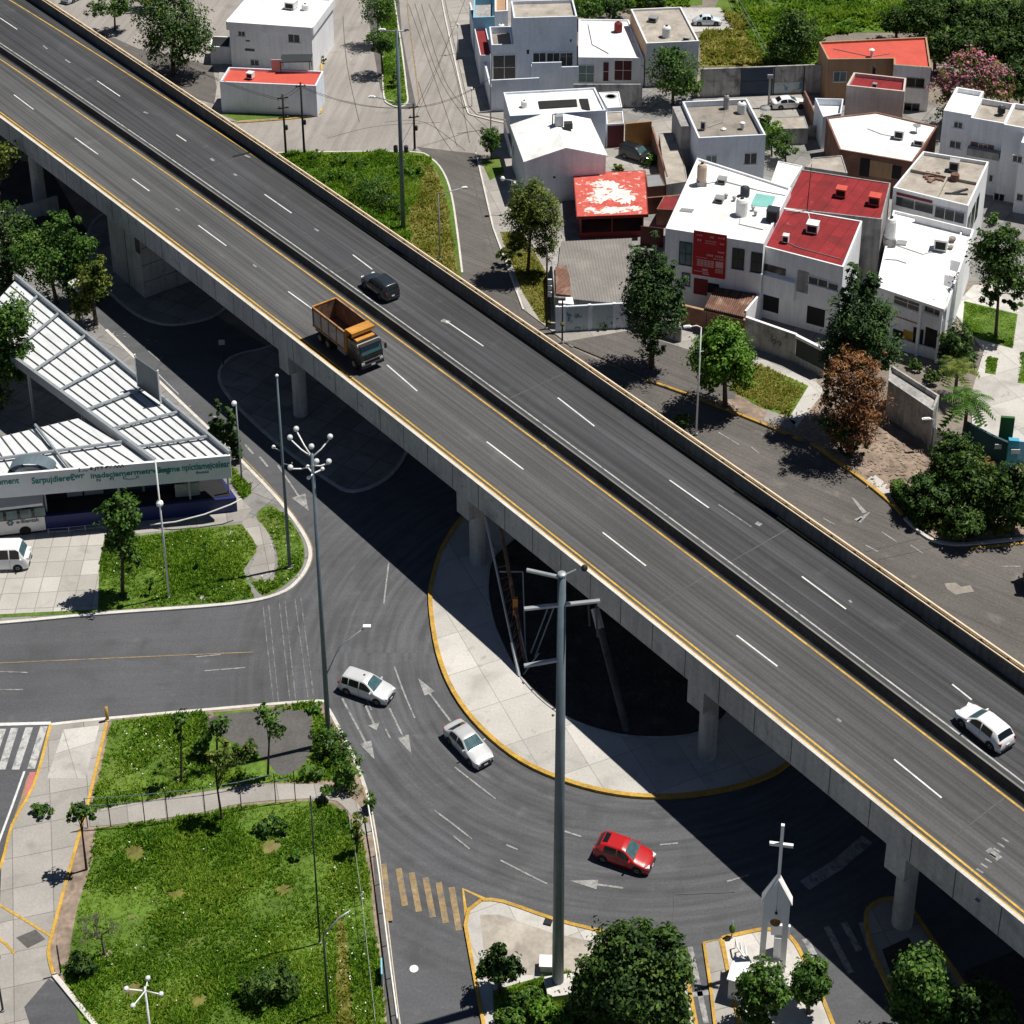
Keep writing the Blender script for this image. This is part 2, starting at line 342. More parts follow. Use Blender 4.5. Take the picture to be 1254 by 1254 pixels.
# ------------------------------------------------------------------ ground, streets, pavements
MT['white_old'] = mat('old_white_paint', (.42, .42, .41), .8, var=.15, scale=1.2, fine=6, finev=.2, stain=((.16, .16, .16), 1.6, .5, .7))
MT['kerb_old'] = mat('worn_yellow_kerb', (.40, .25, .06), .8, var=.2, stain=[((.12, .1, .08), 1.2, .46, .56)])
def smooth(px, n=4, closed=False):
    """Catmull-Rom through pixel points"""
    out = []; m = len(px)
    rng = range(m if closed else m-1)
    for i in rng:
        p0 = px[i-1] if (closed or i > 0) else px[i]
        p1 = px[i]; p2 = px[(i+1) % m]
        p3 = px[(i+2) % m] if (closed or i+2 < m) else p2
        for k in range(n):
            t = k/n
            out.append(tuple(.5*((2*p1[j])+(-p0[j]+p2[j])*t+(2*p0[j]-5*p1[j]+4*p2[j]-p3[j])*t*t+(-p0[j]+3*p1[j]-3*p2[j]+p3[j])*t**3) for j in (0, 1)))
    if not closed: out.append(px[-1])
    return out
def slab(name, px, z1, m, z0=-.02):
    return struct(name, MB().prism(G2(px), z0, z1), MT[m])
def sheet(name, px, z, m):
    return struct(name, MB().poly([(p[0], p[1], z) for p in G2(px)]), MT[m])
def kerb(px, w=.28, h=.17, m='concrete_lit', closed=False, z0=-.02, side=0.0):
    return struct('kerb', MB().ribbon(G2(px), w, z0, h, closed, side), MT[m])

g = MB(); S_ = 2500
g.quad((-S_, -600, 0), (S_, -600, 0), (S_, 5000, 0), (-S_, 5000, 0))
struct('ground', g, MT['dirt'])
sheet('road', [(-900, 250), (120, 300), (420, 480), (700, 640), (1000, 860), (1254, 1010), (1700, 1300), (1700, 1700), (-900, 1700)], .02, 'asphalt')
sheet('road', [(510, 180), (560, 186), (583, 188), (604, 280), (641, 378), (690, 422), (745, 446), (793, 467), (865, 493), (950, 527), (1000, 548), (1060, 592), (1100, 625), (1125, 650), (1145, 664), (1254, 661), (1700, 640), (1700, 1290), (1254, 1000), (1000, 850), (700, 630), (480, 440), (545, 330), (560, 290), (552, 235), (535, 203)], .03, 'asphalt_old')
sheet('street', [(-500, -300), (150, -300), (545, -200), (548, 0), (590, 140), (640, 153), (640, 195), (583, 190), (510, 190), (355, 192), (330, 250), (200, 220), (0, 100), (-500, 0)], .026, 'street')
# darker strips beside the planted street median
sheet('street', [(437, -60), (448, 0), (457, 60), (466, 110), (474, 128), (485, 133), (500, 134), (510, 132), (501, 90), (492, 40), (484, -60)], .032, 'asphalt_patch')
sheet('street', [(60, 30), (120, 38), (170, 60), (260, 80), (270, 130), (150, 95)], .032, 'asphalt_old')

# plaza round the station
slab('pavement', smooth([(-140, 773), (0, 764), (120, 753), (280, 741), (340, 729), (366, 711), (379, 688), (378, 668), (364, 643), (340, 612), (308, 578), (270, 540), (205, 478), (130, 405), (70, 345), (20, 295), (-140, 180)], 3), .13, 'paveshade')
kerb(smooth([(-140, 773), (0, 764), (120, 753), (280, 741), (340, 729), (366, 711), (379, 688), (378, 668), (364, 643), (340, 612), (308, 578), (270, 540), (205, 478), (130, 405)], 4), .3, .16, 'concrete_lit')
kerb(smooth([(352, 722), (370, 706), (381, 688), (381, 668), (366, 641), (342, 609), (310, 574), (280, 545)], 4), .16, .07, 'yellow_faded')
sheet('pavement', [(-140, 655), (0, 650), (130, 653), (121, 752), (0, 757), (-140, 765)], .145, 'tile')
sheet('pavement', [(60, 648), (170, 655), (230, 648), (298, 640), (308, 625), (284, 600), (283, 618), (180, 636), (60, 642)], .148, 'pave')
sheet('lawn', [(122, 690), (129, 656), (166, 658), (230, 650), (297, 643), (318, 672), (298, 700), (312, 734), (280, 739), (120, 750)], .15, 'lawn')
sheet('lawn', smooth([(330, 620), (350, 634), (366, 655), (373, 675), (370, 696), (352, 716), (322, 731), (305, 708), (318, 716), (336, 711), (341, 690), (333, 660), (314, 634)], 3, True), .15, 'lawn')
sheet('lawn', [(283, 572), (306, 597), (308, 606), (298, 614), (284, 592)], .15, 'lawn')
sheet('lawn', [(-140, 768), (0, 758), (120, 752), (118, 748), (0, 754), (-140, 762)], .155, 'lawn')
sheet('path', smooth([(296, 642), (312, 637), (330, 657), (337, 688), (331, 708), (315, 712), (305, 702), (314, 680), (310, 662)], 3, True), .162, 'pave')
pm = MB()
for u, v, r in ((283, 655, 7), (276, 668, 8), (272, 681, 7), (266, 694, 8), (261, 708, 8), (255, 721, 8), (249, 733, 7)):
    c = G(u, v); a0 = random.random()
    pm.poly([(c.x+.045*r*math.cos(a0+k*1.05)*random.uniform(.8, 1.2), c.y+.06*r*math.sin(a0+k*1.05)*random.uniform(.8, 1.2), .17) for k in range(6)])
struct('path', pm, MT['pave'])

# park in the lower left
PARK = smooth([(60, 889), (135, 881), (260, 870), (388, 860), (401, 868), (420, 903), (438, 940), (452, 985), (463, 1050), (474, 1140), (486, 1240), (500, 1340)], 3)
slab('pavement', PARK+[(60, 1400), (116, 1300), (78, 1210), (62, 1180), (60, 1150)], .12, 'drysoil')
kerb(PARK, .26, .15, 'concrete_lit')
kerb([(445, 965), (455, 1000), (464, 1050), (475, 1140), (487, 1240), (498, 1330)], .16, .17, 'yellow_faded', side=-.05)
slab('pavement', [(62, 889), (132, 882), (108, 985), (88, 1058), (63, 1148), (60, 1175), (66, 1196), (110, 1250), (150, 1300), (60, 1400), (-200, 1400), (-200, 1330), (0, 1110), (2, 1060), (15, 1012), (42, 962)], .13, 'pave')
kerb(smooth([(132, 882), (108, 985), (88, 1058), (64, 1146), (60, 1172), (66, 1196)], 3), .22, .19, 'yellow_line')
kerb([(66, 1196), (110, 1250), (150, 1300)], .3, .3, 'concrete_lit')
kerb(smooth([(62, 889), (42, 962), (15, 1012), (2, 1060), (-20, 1100)], 3), .2, .17, 'yellow_line')
kerb(smooth([(-40, 1090), (3, 1112), (62, 1148)], 3), .16, .16, 'yellow_line')
kerb(smooth([(-40, 1135), (0, 1152), (18, 1170)], 3), .16, .16, 'yellow_line')
sheet('pavement', [(78, 895), (122, 890), (105, 955), (58, 955)], .137, 'pave_white')
sheet('road', [(30, 1235), (60, 1200), (72, 1208), (110, 1254), (150, 1300), (60, 1330)], .14, 'asphalt')
sheet('pavement', [(20, 1150), (44, 1140), (56, 1152), (34, 1163)], .14, 'asphalt_patch')
sheet('lawn', [(137, 884), (250, 874), (262, 890), (262, 935), (300, 955), (300, 963), (200, 978), (112, 993)], .14, 'lawn')
sheet('lawn', [(262, 874), (386, 863), (410, 900), (430, 940), (436, 960), (400, 957), (300, 962), (262, 940), (262, 890)], .138, 'lawn')
sheet('pavement', smooth([(252, 884), (300, 873), (372, 872), (383, 900), (374, 935), (345, 952), (322, 930), (275, 905)], 3, True), .146, 'asphalt_patch')
sheet('path', smooth([(110, 996), (200, 980), (300, 965), (372, 962), (410, 966), (440, 988), (455, 1020), (446, 1022), (425, 994), (398, 980), (300, 985), (240, 998), (102, 1015)], 3, True), .15, 'pave')
sheet('lawn', smooth([(100, 1018), (240, 1001), (300, 988), (392, 983), (420, 996), (443, 1030), (452, 1080), (462, 1160), (472, 1260), (478, 1340)], 3)+[(116, 1300), (80, 1205), (72, 1180), (70, 1150), (86, 1075)], .148, 'lawn')
sheet('soil_bed', smooth([(100, 1020), (118, 1020), (112, 1060), (96, 1110), (88, 1150), (84, 1180), (74, 1182), (70, 1150), (86, 1075)], 3, True), .153, 'drysoil')
for q_ in ([(318, 1036), (330, 1030), (344, 1034), (340, 1044), (326, 1048)], [(336, 1090), (350, 1084), (358, 1092), (345, 1100)], [(150, 1210), (172, 1205), (180, 1216), (160, 1224)], [(232, 1225), (250, 1220), (255, 1232), (238, 1238)], [(150, 1040), (176, 1036), (180, 1052), (160, 1058)], [(205, 1095), (222, 1090), (228, 1100), (212, 1106)]):
    sheet('soil_bed', smooth(q_, 3, True), .154, 'lawn_dry')
sheet('lawn', smooth([(414, 1110), (425, 1150), (430, 1200), (436, 1260), (446, 1330), (410, 1330), (408, 1250), (412, 1180)], 3), .158, 'lawn_dry')
# ditch strip between park and road
sheet('pavement', [(457, 1050), (463, 1050), (474, 1140), (485, 1240), (494, 1330), (482, 1330), (472, 1230), (464, 1130)], .15, 'asphalt_patch')

# roundabout island
RB = smooth([(527, 738), (531, 705), (544, 668), (575, 628), (650, 590), (760, 590), (880, 640), (975, 740), (1010, 830), (990, 905), (960, 940), (925, 958), (880, 970), (820, 977), (760, 974), (700, 960), (640, 934), (590, 894), (556, 850), (536, 800)], 4, True)
slab('pavement', RB, .15, 'pave_white')
kerb(RB, .34, .24, 'yellow', True)
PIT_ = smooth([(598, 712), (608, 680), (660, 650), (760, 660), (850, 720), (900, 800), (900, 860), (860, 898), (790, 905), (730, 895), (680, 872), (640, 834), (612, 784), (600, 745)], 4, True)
sheet('soil_bed', PIT_, .158, 'soil')  # flat bed in place of a pit, its shade put into the colour
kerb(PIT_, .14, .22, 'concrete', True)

# south triangle island
TI = smooth([(590, 1104), (616, 1106), (680, 1128), (740, 1143), (800, 1156), (835, 1168)], 3)+[(842, 1200), (852, 1254), (870, 1340), (600, 1340), (592, 1254), (580, 1190), (570, 1135), (574, 1116)]
slab('pavement', TI, .13, 'pave_white')
kerb(TI+[TI[0]], .24, .19, 'yellow')
sheet('pavement', [(588, 1122), (612, 1122), (676, 1144), (735, 1157), (760, 1163), (745, 1190), (640, 1196), (598, 1196), (592, 1160)], .137, 'beige_roof')
sheet('lawn', [(603, 1215), (690, 1190), (740, 1200), (832, 1180), (845, 1254), (862, 1340), (612, 1340)], .142, 'lawn')
sheet('road_marking', [(567, 1089), (593, 1102), (577, 1108), (571, 1122)], .034, 'asphalt_patch')
struct('road_marking', MB().strip(G2([(571, 1122), (567, 1089), (600, 1104)]), .22, .04), MT['yellow_line'])

# bell tower island
BI = smooth([(884, 1151), (905, 1146), (940, 1140), (968, 1150), (986, 1180), (1003, 1215), (1022, 1262), (1050, 1340)], 3)+[(930, 1340), (905, 1254), (890, 1185)]
slab('pavement', BI, .14, 'pave_white')
kerb(BI+[BI[0]], .26, .2, 'yellow')
slab('pavement', [(862, 1156), (882, 1152), (900, 1230), (915, 1340), (885, 1340), (870, 1210)], .12, 'pave')
kerb([(915, 1340), (900, 1230), (882, 1152), (862, 1156), (870, 1210), (885, 1340)], .2, .17, 'yellow')

# islands under the flyover
I4 = smooth([(1060, 1128), (1066, 1112), (1085, 1103), (1110, 1108), (1140, 1150), (1185, 1215), (1230, 1290), (1160, 1300), (1100, 1230), (1072, 1175)], 3, True)
slab('pavement', I4, .15, 'pave'); kerb(I4, .26, .2, 'yellow', True)
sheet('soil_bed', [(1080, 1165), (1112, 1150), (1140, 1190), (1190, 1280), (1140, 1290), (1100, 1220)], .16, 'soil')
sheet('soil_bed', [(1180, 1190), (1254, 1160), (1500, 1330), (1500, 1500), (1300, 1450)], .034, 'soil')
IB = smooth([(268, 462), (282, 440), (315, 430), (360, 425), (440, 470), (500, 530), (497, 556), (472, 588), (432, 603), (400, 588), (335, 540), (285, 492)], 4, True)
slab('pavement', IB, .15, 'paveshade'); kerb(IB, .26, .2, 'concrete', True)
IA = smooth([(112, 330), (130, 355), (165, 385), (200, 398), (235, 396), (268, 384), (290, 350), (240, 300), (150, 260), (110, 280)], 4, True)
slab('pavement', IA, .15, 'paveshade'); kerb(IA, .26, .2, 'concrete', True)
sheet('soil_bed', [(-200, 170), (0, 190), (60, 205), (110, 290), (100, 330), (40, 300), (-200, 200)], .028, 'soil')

# grass triangle behind the flyover
TRI = smooth([(340, 188), (400, 187), (505, 187), (528, 195), (543, 212), (553, 240), (560, 285), (566, 335)], 3)+[(560, 380), (460, 330), (330, 230)]
slab('lawn', TRI, .12, 'lawn'); kerb(TRI[:len(TRI)-3], .22, .16, 'concrete_lit')
sheet('lawn', smooth([(505, 200), (530, 205), (545, 240), (552, 290), (560, 345), (530, 345), (505, 310), (498, 270), (512, 240)], 3, True), .128, 'lawn_dry')
# street median
MED = smooth([(452, -60), (462, 0), (468, 60), (470, 118), (478, 129), (490, 132), (499, 126), (498, 110), (492, 60), (483, 0), (478, -60)], 3)
slab('lawn', MED, .13, 'lawn'); kerb(MED, .2, .17, 'concrete_lit')
kerb([(496, -40), (500, 20), (508, 80), (514, 128)], .15, .06, 'yellow_faded')
# pavements of the upper streets
slab('pavement', [(538, -60), (545, 0), (560, 70), (574, 130), (584, 141), (640, 152), (660, 60), (600, -60)], .12, 'pave')
kerb(smooth([(534, -60), (541, 0), (556, 70), (571, 132), (583, 143), (640, 156)], 3), .2, .16, 'concrete_lit')
slab('pavement', [(378, -60), (386, 0), (391, 90), (393, 130), (380, 143), (290, 150), (262, 146), (262, 130), (270, 80)], .12, 'pave')
kerb(smooth([(384, -60), (391, 0), (394, 90), (394, 128), (382, 143), (290, 151)], 3), .2, .16, 'yellow_line')
sheet('lawn', [(268, 140), (378, 138), (376, 143), (290, 149)], .135, 'lawn')
slab('pavement', [(583, 188), (604, 280), (641, 380), (665, 398), (700, 426), (770, 410), (845, 432), (930, 470), (1000, 500), (1000, 430), (830, 395), (690, 290), (640, 195), (640, 175), (583, 178)], .12, 'pave')
kerb([(583, 188), (604, 280), (641, 380)], .2, .16, 'concrete_lit')
sheet('lawn', [(588, 196), (612, 194), (618, 212), (600, 222)], .135, 'lawn')
sheet('lawn', [(612, 285), (640, 285), (672, 340), (675, 400), (662, 395), (640, 360)], .135, 'lawn_dry')
sheet('pavement', [(690, 420), (770, 406), (845, 430), (905, 455), (900, 490), (865, 490), (793, 464), (745, 443)], .134, 'asphalt_old')
slab('pavement', [(865, 490), (905, 452), (1000, 480), (1100, 480), (1180, 560), (1254, 560), (1400, 560), (1400, 655), (1254, 657), (1145, 660), (1127, 647), (1100, 622), (1060, 589), (1000, 545), (950, 524)], .125, 'drysoil')
kerb(smooth([(793, 467), (865, 493), (950, 527), (1000, 548)], 4), .32, .24, 'kerb_old')
kerb(smooth([(1000, 548), (1060, 592), (1095, 621), (1105, 632)], 4), .32, .24, 'yellow')
kerb(smooth([(1108, 636), (1125, 652), (1145, 664), (1180, 668), (1254, 661), (1400, 650)], 3), .3, .22, 'concrete_lit')
kerb([(1188, 672), (1254, 666), (1330, 659)], .2, .12, 'yellow')
sheet('lawn', [(893, 478), (905, 447), (935, 445), (992, 472), (968, 512), (930, 500)], .14, 'lawn')
sheet('path', [(900, 444), (935, 442), (1000, 470), (1010, 480), (975, 525), (966, 514), (990, 474), (933, 449), (905, 450)], .146, 'pave_white')
sheet('path', [(1060, 590), (1070, 582), (1096, 602), (1098, 618), (1088, 614)], .14, 'pave_white')
sheet('path', [(940, 503), (975, 518), (968, 528), (935, 516)], .146, 'pave')
# paths and lawns of the gardens on the right
slab('pavement', [(1165, 380), (1192, 350), (1254, 350), (1500, 380), (1500, 560), (1250, 545), (1190, 530), (1190, 480), (1205, 430)], .12, 'pave_white')
slab('lawn', [(1181, 370), (1246, 386), (1240, 428), (1200, 417), (1178, 405)], .15, 'lawn')
slab('lawn', [(1209, 438), (1222, 440), (1219, 460), (1206, 458)], .15, 'lawn')
slab('lawn', [(1254, 430), (1500, 450), (1500, 500), (1246, 470)], .15, 'lawn')
sheet('pavement', [(640, 110), (700, 95), (860, 118), (1000, 110), (1150, 130), (1300, 150), (1300, 345), (1180, 345), (1090, 445), (1010, 440), (900, 405), (765, 400), (690, 330), (640, 230)], .014, 'paveshade')
# rough ground beyond the houses
sheet('lawn', [(858, 82), (1003, 82), (1003, 40), (1150, 40), (1500, 120), (1700, -100), (1500, -400), (900, -400), (880, 0), (858, 40)], .03, 'lawn')
sheet('lawn', [(858, 40), (885, 38), (905, 30), (930, 82), (858, 82)], .036, 'lawn_dry')
sheet('lawn', [(690, -60), (860, -60), (860, 6), (705, 12)], .03, 'lawn')
slab('pavement', [(835, 10), (882, 10), (900, 36), (850, 40)], .1, 'pave_white')
sheet('pavement', [(740, 165), (845, 135), (900, 112), (1010, 112), (1010, 150), (930, 175), (830, 250), (740, 245)], .03, 'pave')

# ------------------------------------------------------------------ painted markings on the ground
def marks(lst, w, m, z=.045):
    mb = MB()
    for seg in lst: mb.strip(G2(seg, 0), w, z)
    return struct('road_marking', mb, MT[m])
def arrow(mb, tail, tip, w=.16, head=.9, hl=1.9, z=.045):
    a = G(*tail).xy; b = G(*tip).xy; t = (b-a).normalized(); n = Vector((-t.y, t.x)); k = b-t*hl
    mb.poly([(*(a-n*w/2), z), (*(k-n*w/2), z), (*(k+n*w/2), z), (*(a+n*w/2), z)])
    mb.poly([(*(k-n*head/2), z), (*b, z), (*(k+n*head/2), z)])
am = MB()
arrow(am, (419, 856), (459, 931)); arrow(am, (477, 868), (504, 924)); arrow(am, (552, 884), (512, 831)); arrow(am, (763, 1088), (697, 1079), head=.8)
arrow(am, (340, 570), (378, 626), head=1.3, hl=2.4); arrow(am, (1055, 635), (1066, 627), head=.7)
arrow(am, (448, 865), (461, 895), head=.9, hl=.7)
struct('road_marking', am, MT['white_faded'])
marks([smooth([(483, 817), (494, 847), (508, 880)]), smooth([(557, 940), (580, 958), (607, 979)]), smooth([(532, 993), (555, 1010), (578, 1028)]), [(555, 1024), (575, 1040)],
       [(690, 1018), (712, 1025)], [(620, 1035), (634, 1041)], [(470, 740), (476, 690)], smooth([(613, 1054), (640, 1068), (670, 1083)]), [(808, 1035), (830, 1033)],
       [(455, 870), (447, 852)], [(472, 893), (478, 905)], [(890, 1080), (917, 1072)]], .13, 'white_faded')
marks([[(322, 742), (335, 862)], [(329, 742), (341, 860)], [(342, 738), (355, 858)], [(349, 737), (362, 857)], [(361, 733), (377, 855)], [(368, 731), (384, 853)]], .1, 'white_worn', .043)
marks([[(0, 823), (34, 824)], [(0, 845), (28, 845)], [(240, 805), (270, 802)], [(250, 822), (300, 818)]], .11, 'white_faded', .044)
marks([[(-60, 815), (100, 808), (310, 799)]], .1, 'yellow_faded', .042)
marks([[(488, 1064), (496, 1110)], [(504, 1069), (513, 1117)], [(521, 1075), (530, 1124)], [(537, 1081), (546, 1131)], [(553, 1087), (562, 1140)]], .42, 'yellow_faded')
marks([[(470, 1060), (478, 1130)]], .35, 'yellow_faded', .17)
marks([[(18, 892), (2, 943)], [(36, 891), (19, 943)], [(54, 890), (38, 942)], [(3, 893), (-14, 944)]], .55, 'white_old', .045)
marks([[(-60, 889), (62, 886)]], .3, 'white_line', .044)
marks([[(30, 945), (14, 990), (-12, 1060)]], .16, 'white_line')
marks([[(38, 950), (30, 978), (22, 1000)]], .5, 'yellow_faded', .044)
mr = MB(); mr.strip(G2([(40, 946), (33, 975)]), .45, .047); struct('road_marking', mr, mat('pink_kerb_paint', (.45, .16, .15), .8, var=.2))
marks([[(985, 1085), (1025, 1060), (1062, 1028)]], .9, 'white_faded')
marks([[(1012, 1135), (1042, 1192)], [(1033, 1130), (1052, 1165)], [(986, 1150), (1005, 1185)], [(1055, 1130), (1075, 1185)]], .45, 'white_faded')
marks([[(845, 1160), (865, 1254)], [(838, 1220), (868, 1216)]], .35, 'white_faded')
marks([[(318, 560), (328, 572)], [(300, 545), (310, 556)], [(182, 430), (196, 442)], [(262, 510), (274, 520)]], .2, 'white_faded')
marks([[(1008, 635), (1022, 643)], [(1080, 652), (1098, 664)], [(1115, 668), (1130, 678)], [(880, 530), (905, 545)], [(920, 548), (930, 556)], [(1226, 694), (1250, 694)], [(1060, 668), (1075, 676)]], .13, 'white_faded', .05)
mb = MB(); mb.poly([(*G(1042, 609).xy, .052), (*G(1046, 611).xy, .052), (*G(1062, 628).xy, .052), (*G(1056, 629).xy, .052)]); struct('road_marking', mb, MT['white_faded'])
sheet('road_marking', [(1156, 715), (1170, 714), (1177, 719), (1188, 717), (1193, 725), (1180, 727), (1170, 729), (1160, 722)], .05, 'brown_roof')
# tar seams and cracks
marks([smooth([(420, 700), (432, 686), (447, 671)]), smooth([(848, 690), (900, 679), (1060, 662)])[0:0] or [(1060, 676), (1125, 660)], [(1075, 686), (1140, 672)], [(826, 1096), (823, 1156)], [(826, 1096), (900, 1093)],
       smooth([(600, 60), (607, 90), (596, 130)])], .06, 'asphalt_patch', .056)
st = MB()
for (a, b, c) in (((500, 5), (530, 90), (560, 180)), ((508, 5), (540, 100), (590, 170)), ((516, 5), (548, 105), (600, 160)), ((525, 5), (555, 80), (575, 175)), ((420, 20), (425, 80), (440, 150)), ((470, 150), (520, 150), (570, 185)), ((400, 170), (460, 155), (540, 150)), ((512, 100), (530, 150), (575, 215)), ((585, 215), (610, 290), (650, 390)), ((575, 200), (598, 290), (640, 395))):
    st.strip(G2(smooth([a, b, c], 5)), .09, .04)
struct('road_marking', st, MT['asphalt_patch'])
# ------------------------------------------------------------------ flyover
DZ = 9.3; PZ = 10.15; PZF = 10.65
B0 = G(0, 144, PZ).xy; B1 = G(1254, 1134, PZ).xy
BT = (B1-B0).normalized(); BN = Vector((-BT.y, BT.x))
def sw(p): d = Vector((p[0], p[1]))-B0; return d.dot(BT), d.dot(BN)
class Line:
    def __init__(s, px, z, deg=2):
        q = np.array([sw(G(u, v, z)) for u, v in px]); s.c = np.polyfit(q[:, 0], q[:, 1], deg); s.a = q[:, 0].min()-3; s.b = q[:, 0].max()+3
    def w(s, x):
        t = min(max(x, s.a), s.b); d = np.polyder(s.c)
        return float(np.polyval(s.c, t)+np.polyval(d, t)*(x-t)*.5)
    def pt(s, x, off=0.0): return B0+BT*x+BN*(s.w(x)+off)
LN = Line([(0, 144), (201, 295), (335, 398), (570, 580), (884, 834), (1102, 1006), (1254, 1134)], PZ)
LF = Line([(55, 0), (278, 144), (420, 243), (531, 321), (670, 415), (850, 538), (1056, 680), (1237, 804)], PZF)
LYM = Line([(0, 72), (167, 187.5), (402, 352), (710, 580), (900, 722), (1047, 834), (1254, 993)], DZ)
LWM = Line([(0, 52), (201, 194), (420, 338), (744, 580), (850, 658), (1050, 804), (1254, 961)], DZ)
LYF = Line([(13, 0), (167, 97), (285, 177.5), (538, 338), (850, 563), (1017, 680), (1188, 804)], DZ)
S0, S1 = -190.0, 300.0
SS = [S0]+[x for x in np.arange(-60, 200, 5.0)]+[240.0, S1]
fly = thing('flyover', 'long concrete flyover with two asphalt carriageways crossing the whole scene on round columns', 'flyover', (B0.x, B0.y, 0))
def bridge_band(la, oa, lb, ob, z0, z1, closed=True):
    mb = MB(); vs = []
    for x in SS:
        a = la.pt(x, oa); b = lb.pt(x, ob)
        vs += [(a.x, a.y, z0), (b.x, b.y, z0), (b.x, b.y, z1), (a.x, a.y, z1)]
    fs = []
    for i in range(len(SS)-1):
        p = 4*i; q = p+4
        for k in range(4): fs.append((p+k, q+k, q+(k+1) % 4, p+(k+1) % 4))
    fs += [(0, 1, 2, 3), tuple(4*len(SS)-4+k for k in (3, 2, 1, 0))]
    return mb.add(vs, fs)
def bridge_sheet(la, oa, lb, ob, z, ss=None):
    mb = MB(); vs = []; ss = ss or SS
    for x in ss:
        a = la.pt(x, oa); b = lb.pt(x, ob); vs += [(a.x, a.y, z), (b.x, b.y, z)]
    return mb.add(vs, [(2*i, 2*i+2, 2*i+3, 2*i+1) for i in range(len(ss)-1)])
bridge_band(LN, .38, LF, -.38, 8.35, DZ-.03).build('deck', MT['concrete'], fly)
bridge_band(LN, .0, LN, .37, 7.75, PZ).build('parapet', MT['concrete'], fly)
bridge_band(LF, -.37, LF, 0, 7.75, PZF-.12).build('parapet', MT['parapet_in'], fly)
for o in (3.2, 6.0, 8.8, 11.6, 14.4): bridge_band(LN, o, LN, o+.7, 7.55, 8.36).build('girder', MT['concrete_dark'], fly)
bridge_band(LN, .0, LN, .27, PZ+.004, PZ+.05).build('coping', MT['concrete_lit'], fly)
bridge_band(LN, .275, LN, .39, PZ-.25, PZ+.04).build('coping_stripe', MT['yellow_line'], fly)
bridge_band(LF, -.38, LF, .02, PZF-.116, PZF-.02).build('coping', MT['railcream'], fly)
# cream pipe rail on the far parapet with short posts
rl = MB()
for off, z in ((-.14, PZF+.16),):
    rl.tube([(*LF.pt(x, off), z) for x in SS[1:-1]], .1, 8)
rail = rl.build('hand_rail', MT['railcream'], fly, smooth=True)
ps = MB()
for x in np.arange(-50, 150, 2.4):
    p = LF.pt(x, -.14); MB().box((p.x, p.y, PZF+.05), (.18, .12, .2), BD).build('rail_post', MT['darksteel'], fly)
# carriageways
LNr = LN
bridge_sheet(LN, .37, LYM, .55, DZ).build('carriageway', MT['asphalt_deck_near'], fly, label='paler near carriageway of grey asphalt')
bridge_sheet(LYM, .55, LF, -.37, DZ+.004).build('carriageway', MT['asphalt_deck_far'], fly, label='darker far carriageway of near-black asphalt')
# median barrier (jersey profile)
mb = MB(); vs = []
for x in SS:
    for o, z in ((-.62, DZ+.006), (-.55, DZ+.1), (-.34, DZ+.38), (-.26, DZ+.8), (-.08, DZ+.8), (.0, DZ+.38), (.12, DZ+.1), (.16, DZ+.006)):
        p = LWM.pt(x, o-1.0); vs.append((p.x, p.y, z))
n = 8
mb.add(vs, [(i*n+k, (i+1)*n+k, (i+1)*n+k+1, i*n+k+1)[::-1] for i in range(len(SS)-1) for k in range(n-1)])
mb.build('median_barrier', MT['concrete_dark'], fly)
bridge_band(LWM, -1.25, LWM, -1.09, DZ+.803, DZ+.83).build('barrier_cap', MT['barrier_cap'], fly)
# painted lines
def bl(line, off, w, z): return bridge_sheet(line, off-w/2, line, off+w/2, z)
ed = MB()
for m_ in (bl(LYM, 0, .15, DZ+.012), bl(LYF, 0, .15, DZ+.012)):
    ed.add(m_.v, m_.f)
m_ = bl(LN, 1.02+.37, .15, DZ+.012); ed.add(m_.v, m_.f)
ed.build('edge_line', MT['yellow_line'], fly, label='yellow edge lines')
bl(LWM, .05, .13, DZ+.014).build('edge_line', MT['white_old'], fly, label='white edge line beside the median barrier')
dm = MB()
def dash(a, b, w=.13):
    p = G(*a, DZ).xy; q = G(*b, DZ).xy; t = (q-p).normalized(); nn = Vector((-t.y, t.x))*w/2
    z = DZ+.013
    MB().quad((*(p-nn), z), (*(q-nn), z), (*(q+nn), z), (*(p+nn), z)).build('lane_dash', MT['white_line'], fly)
for a, b in (((17, 116), (41, 134)), ((92, 169), (120, 189)), ((162, 219), (183, 234)), ((243, 276), (277, 301)), ((353, 357), (382, 378)), ((474, 447), (511, 479)), ((596, 541), (641, 575)), ((738, 652), (791, 693)), ((902, 778), (952, 816)), ((1095, 930), (1153, 977)), ((-60, 62), (-40, 78)),
             ((0, 22), (21, 36)), ((119, 99), (147, 118)), ((216, 165), (228, 173)), ((324, 238), (357, 261)), ((432, 312), (456, 330)), ((546, 393), (592, 424)), ((683, 487), (728, 522)), ((820, 588), (868, 622)), ((982, 706), (1036, 746)), ((1166, 838), (1190, 857)), ((-70, -28), (-50, -15))):
    dash(a, b)
def fdash(a, b, w):
    p = G(*a, DZ).xy; q = G(*b, DZ).xy; t = (q-p).normalized(); nn = Vector((-t.y, t.x))*w/2; z = DZ+.011
    MB().quad((*(p-nn), z), (*(q-nn), z), (*(q+nn), z), (*(p+nn), z)).build('worn_mark', MT['white_faded'], fly)
for k in range(7):
    u, v = 1200+k*5.2, 1066-k*6.3; fdash((u-4, v-2), (u+4, v+3), .12)
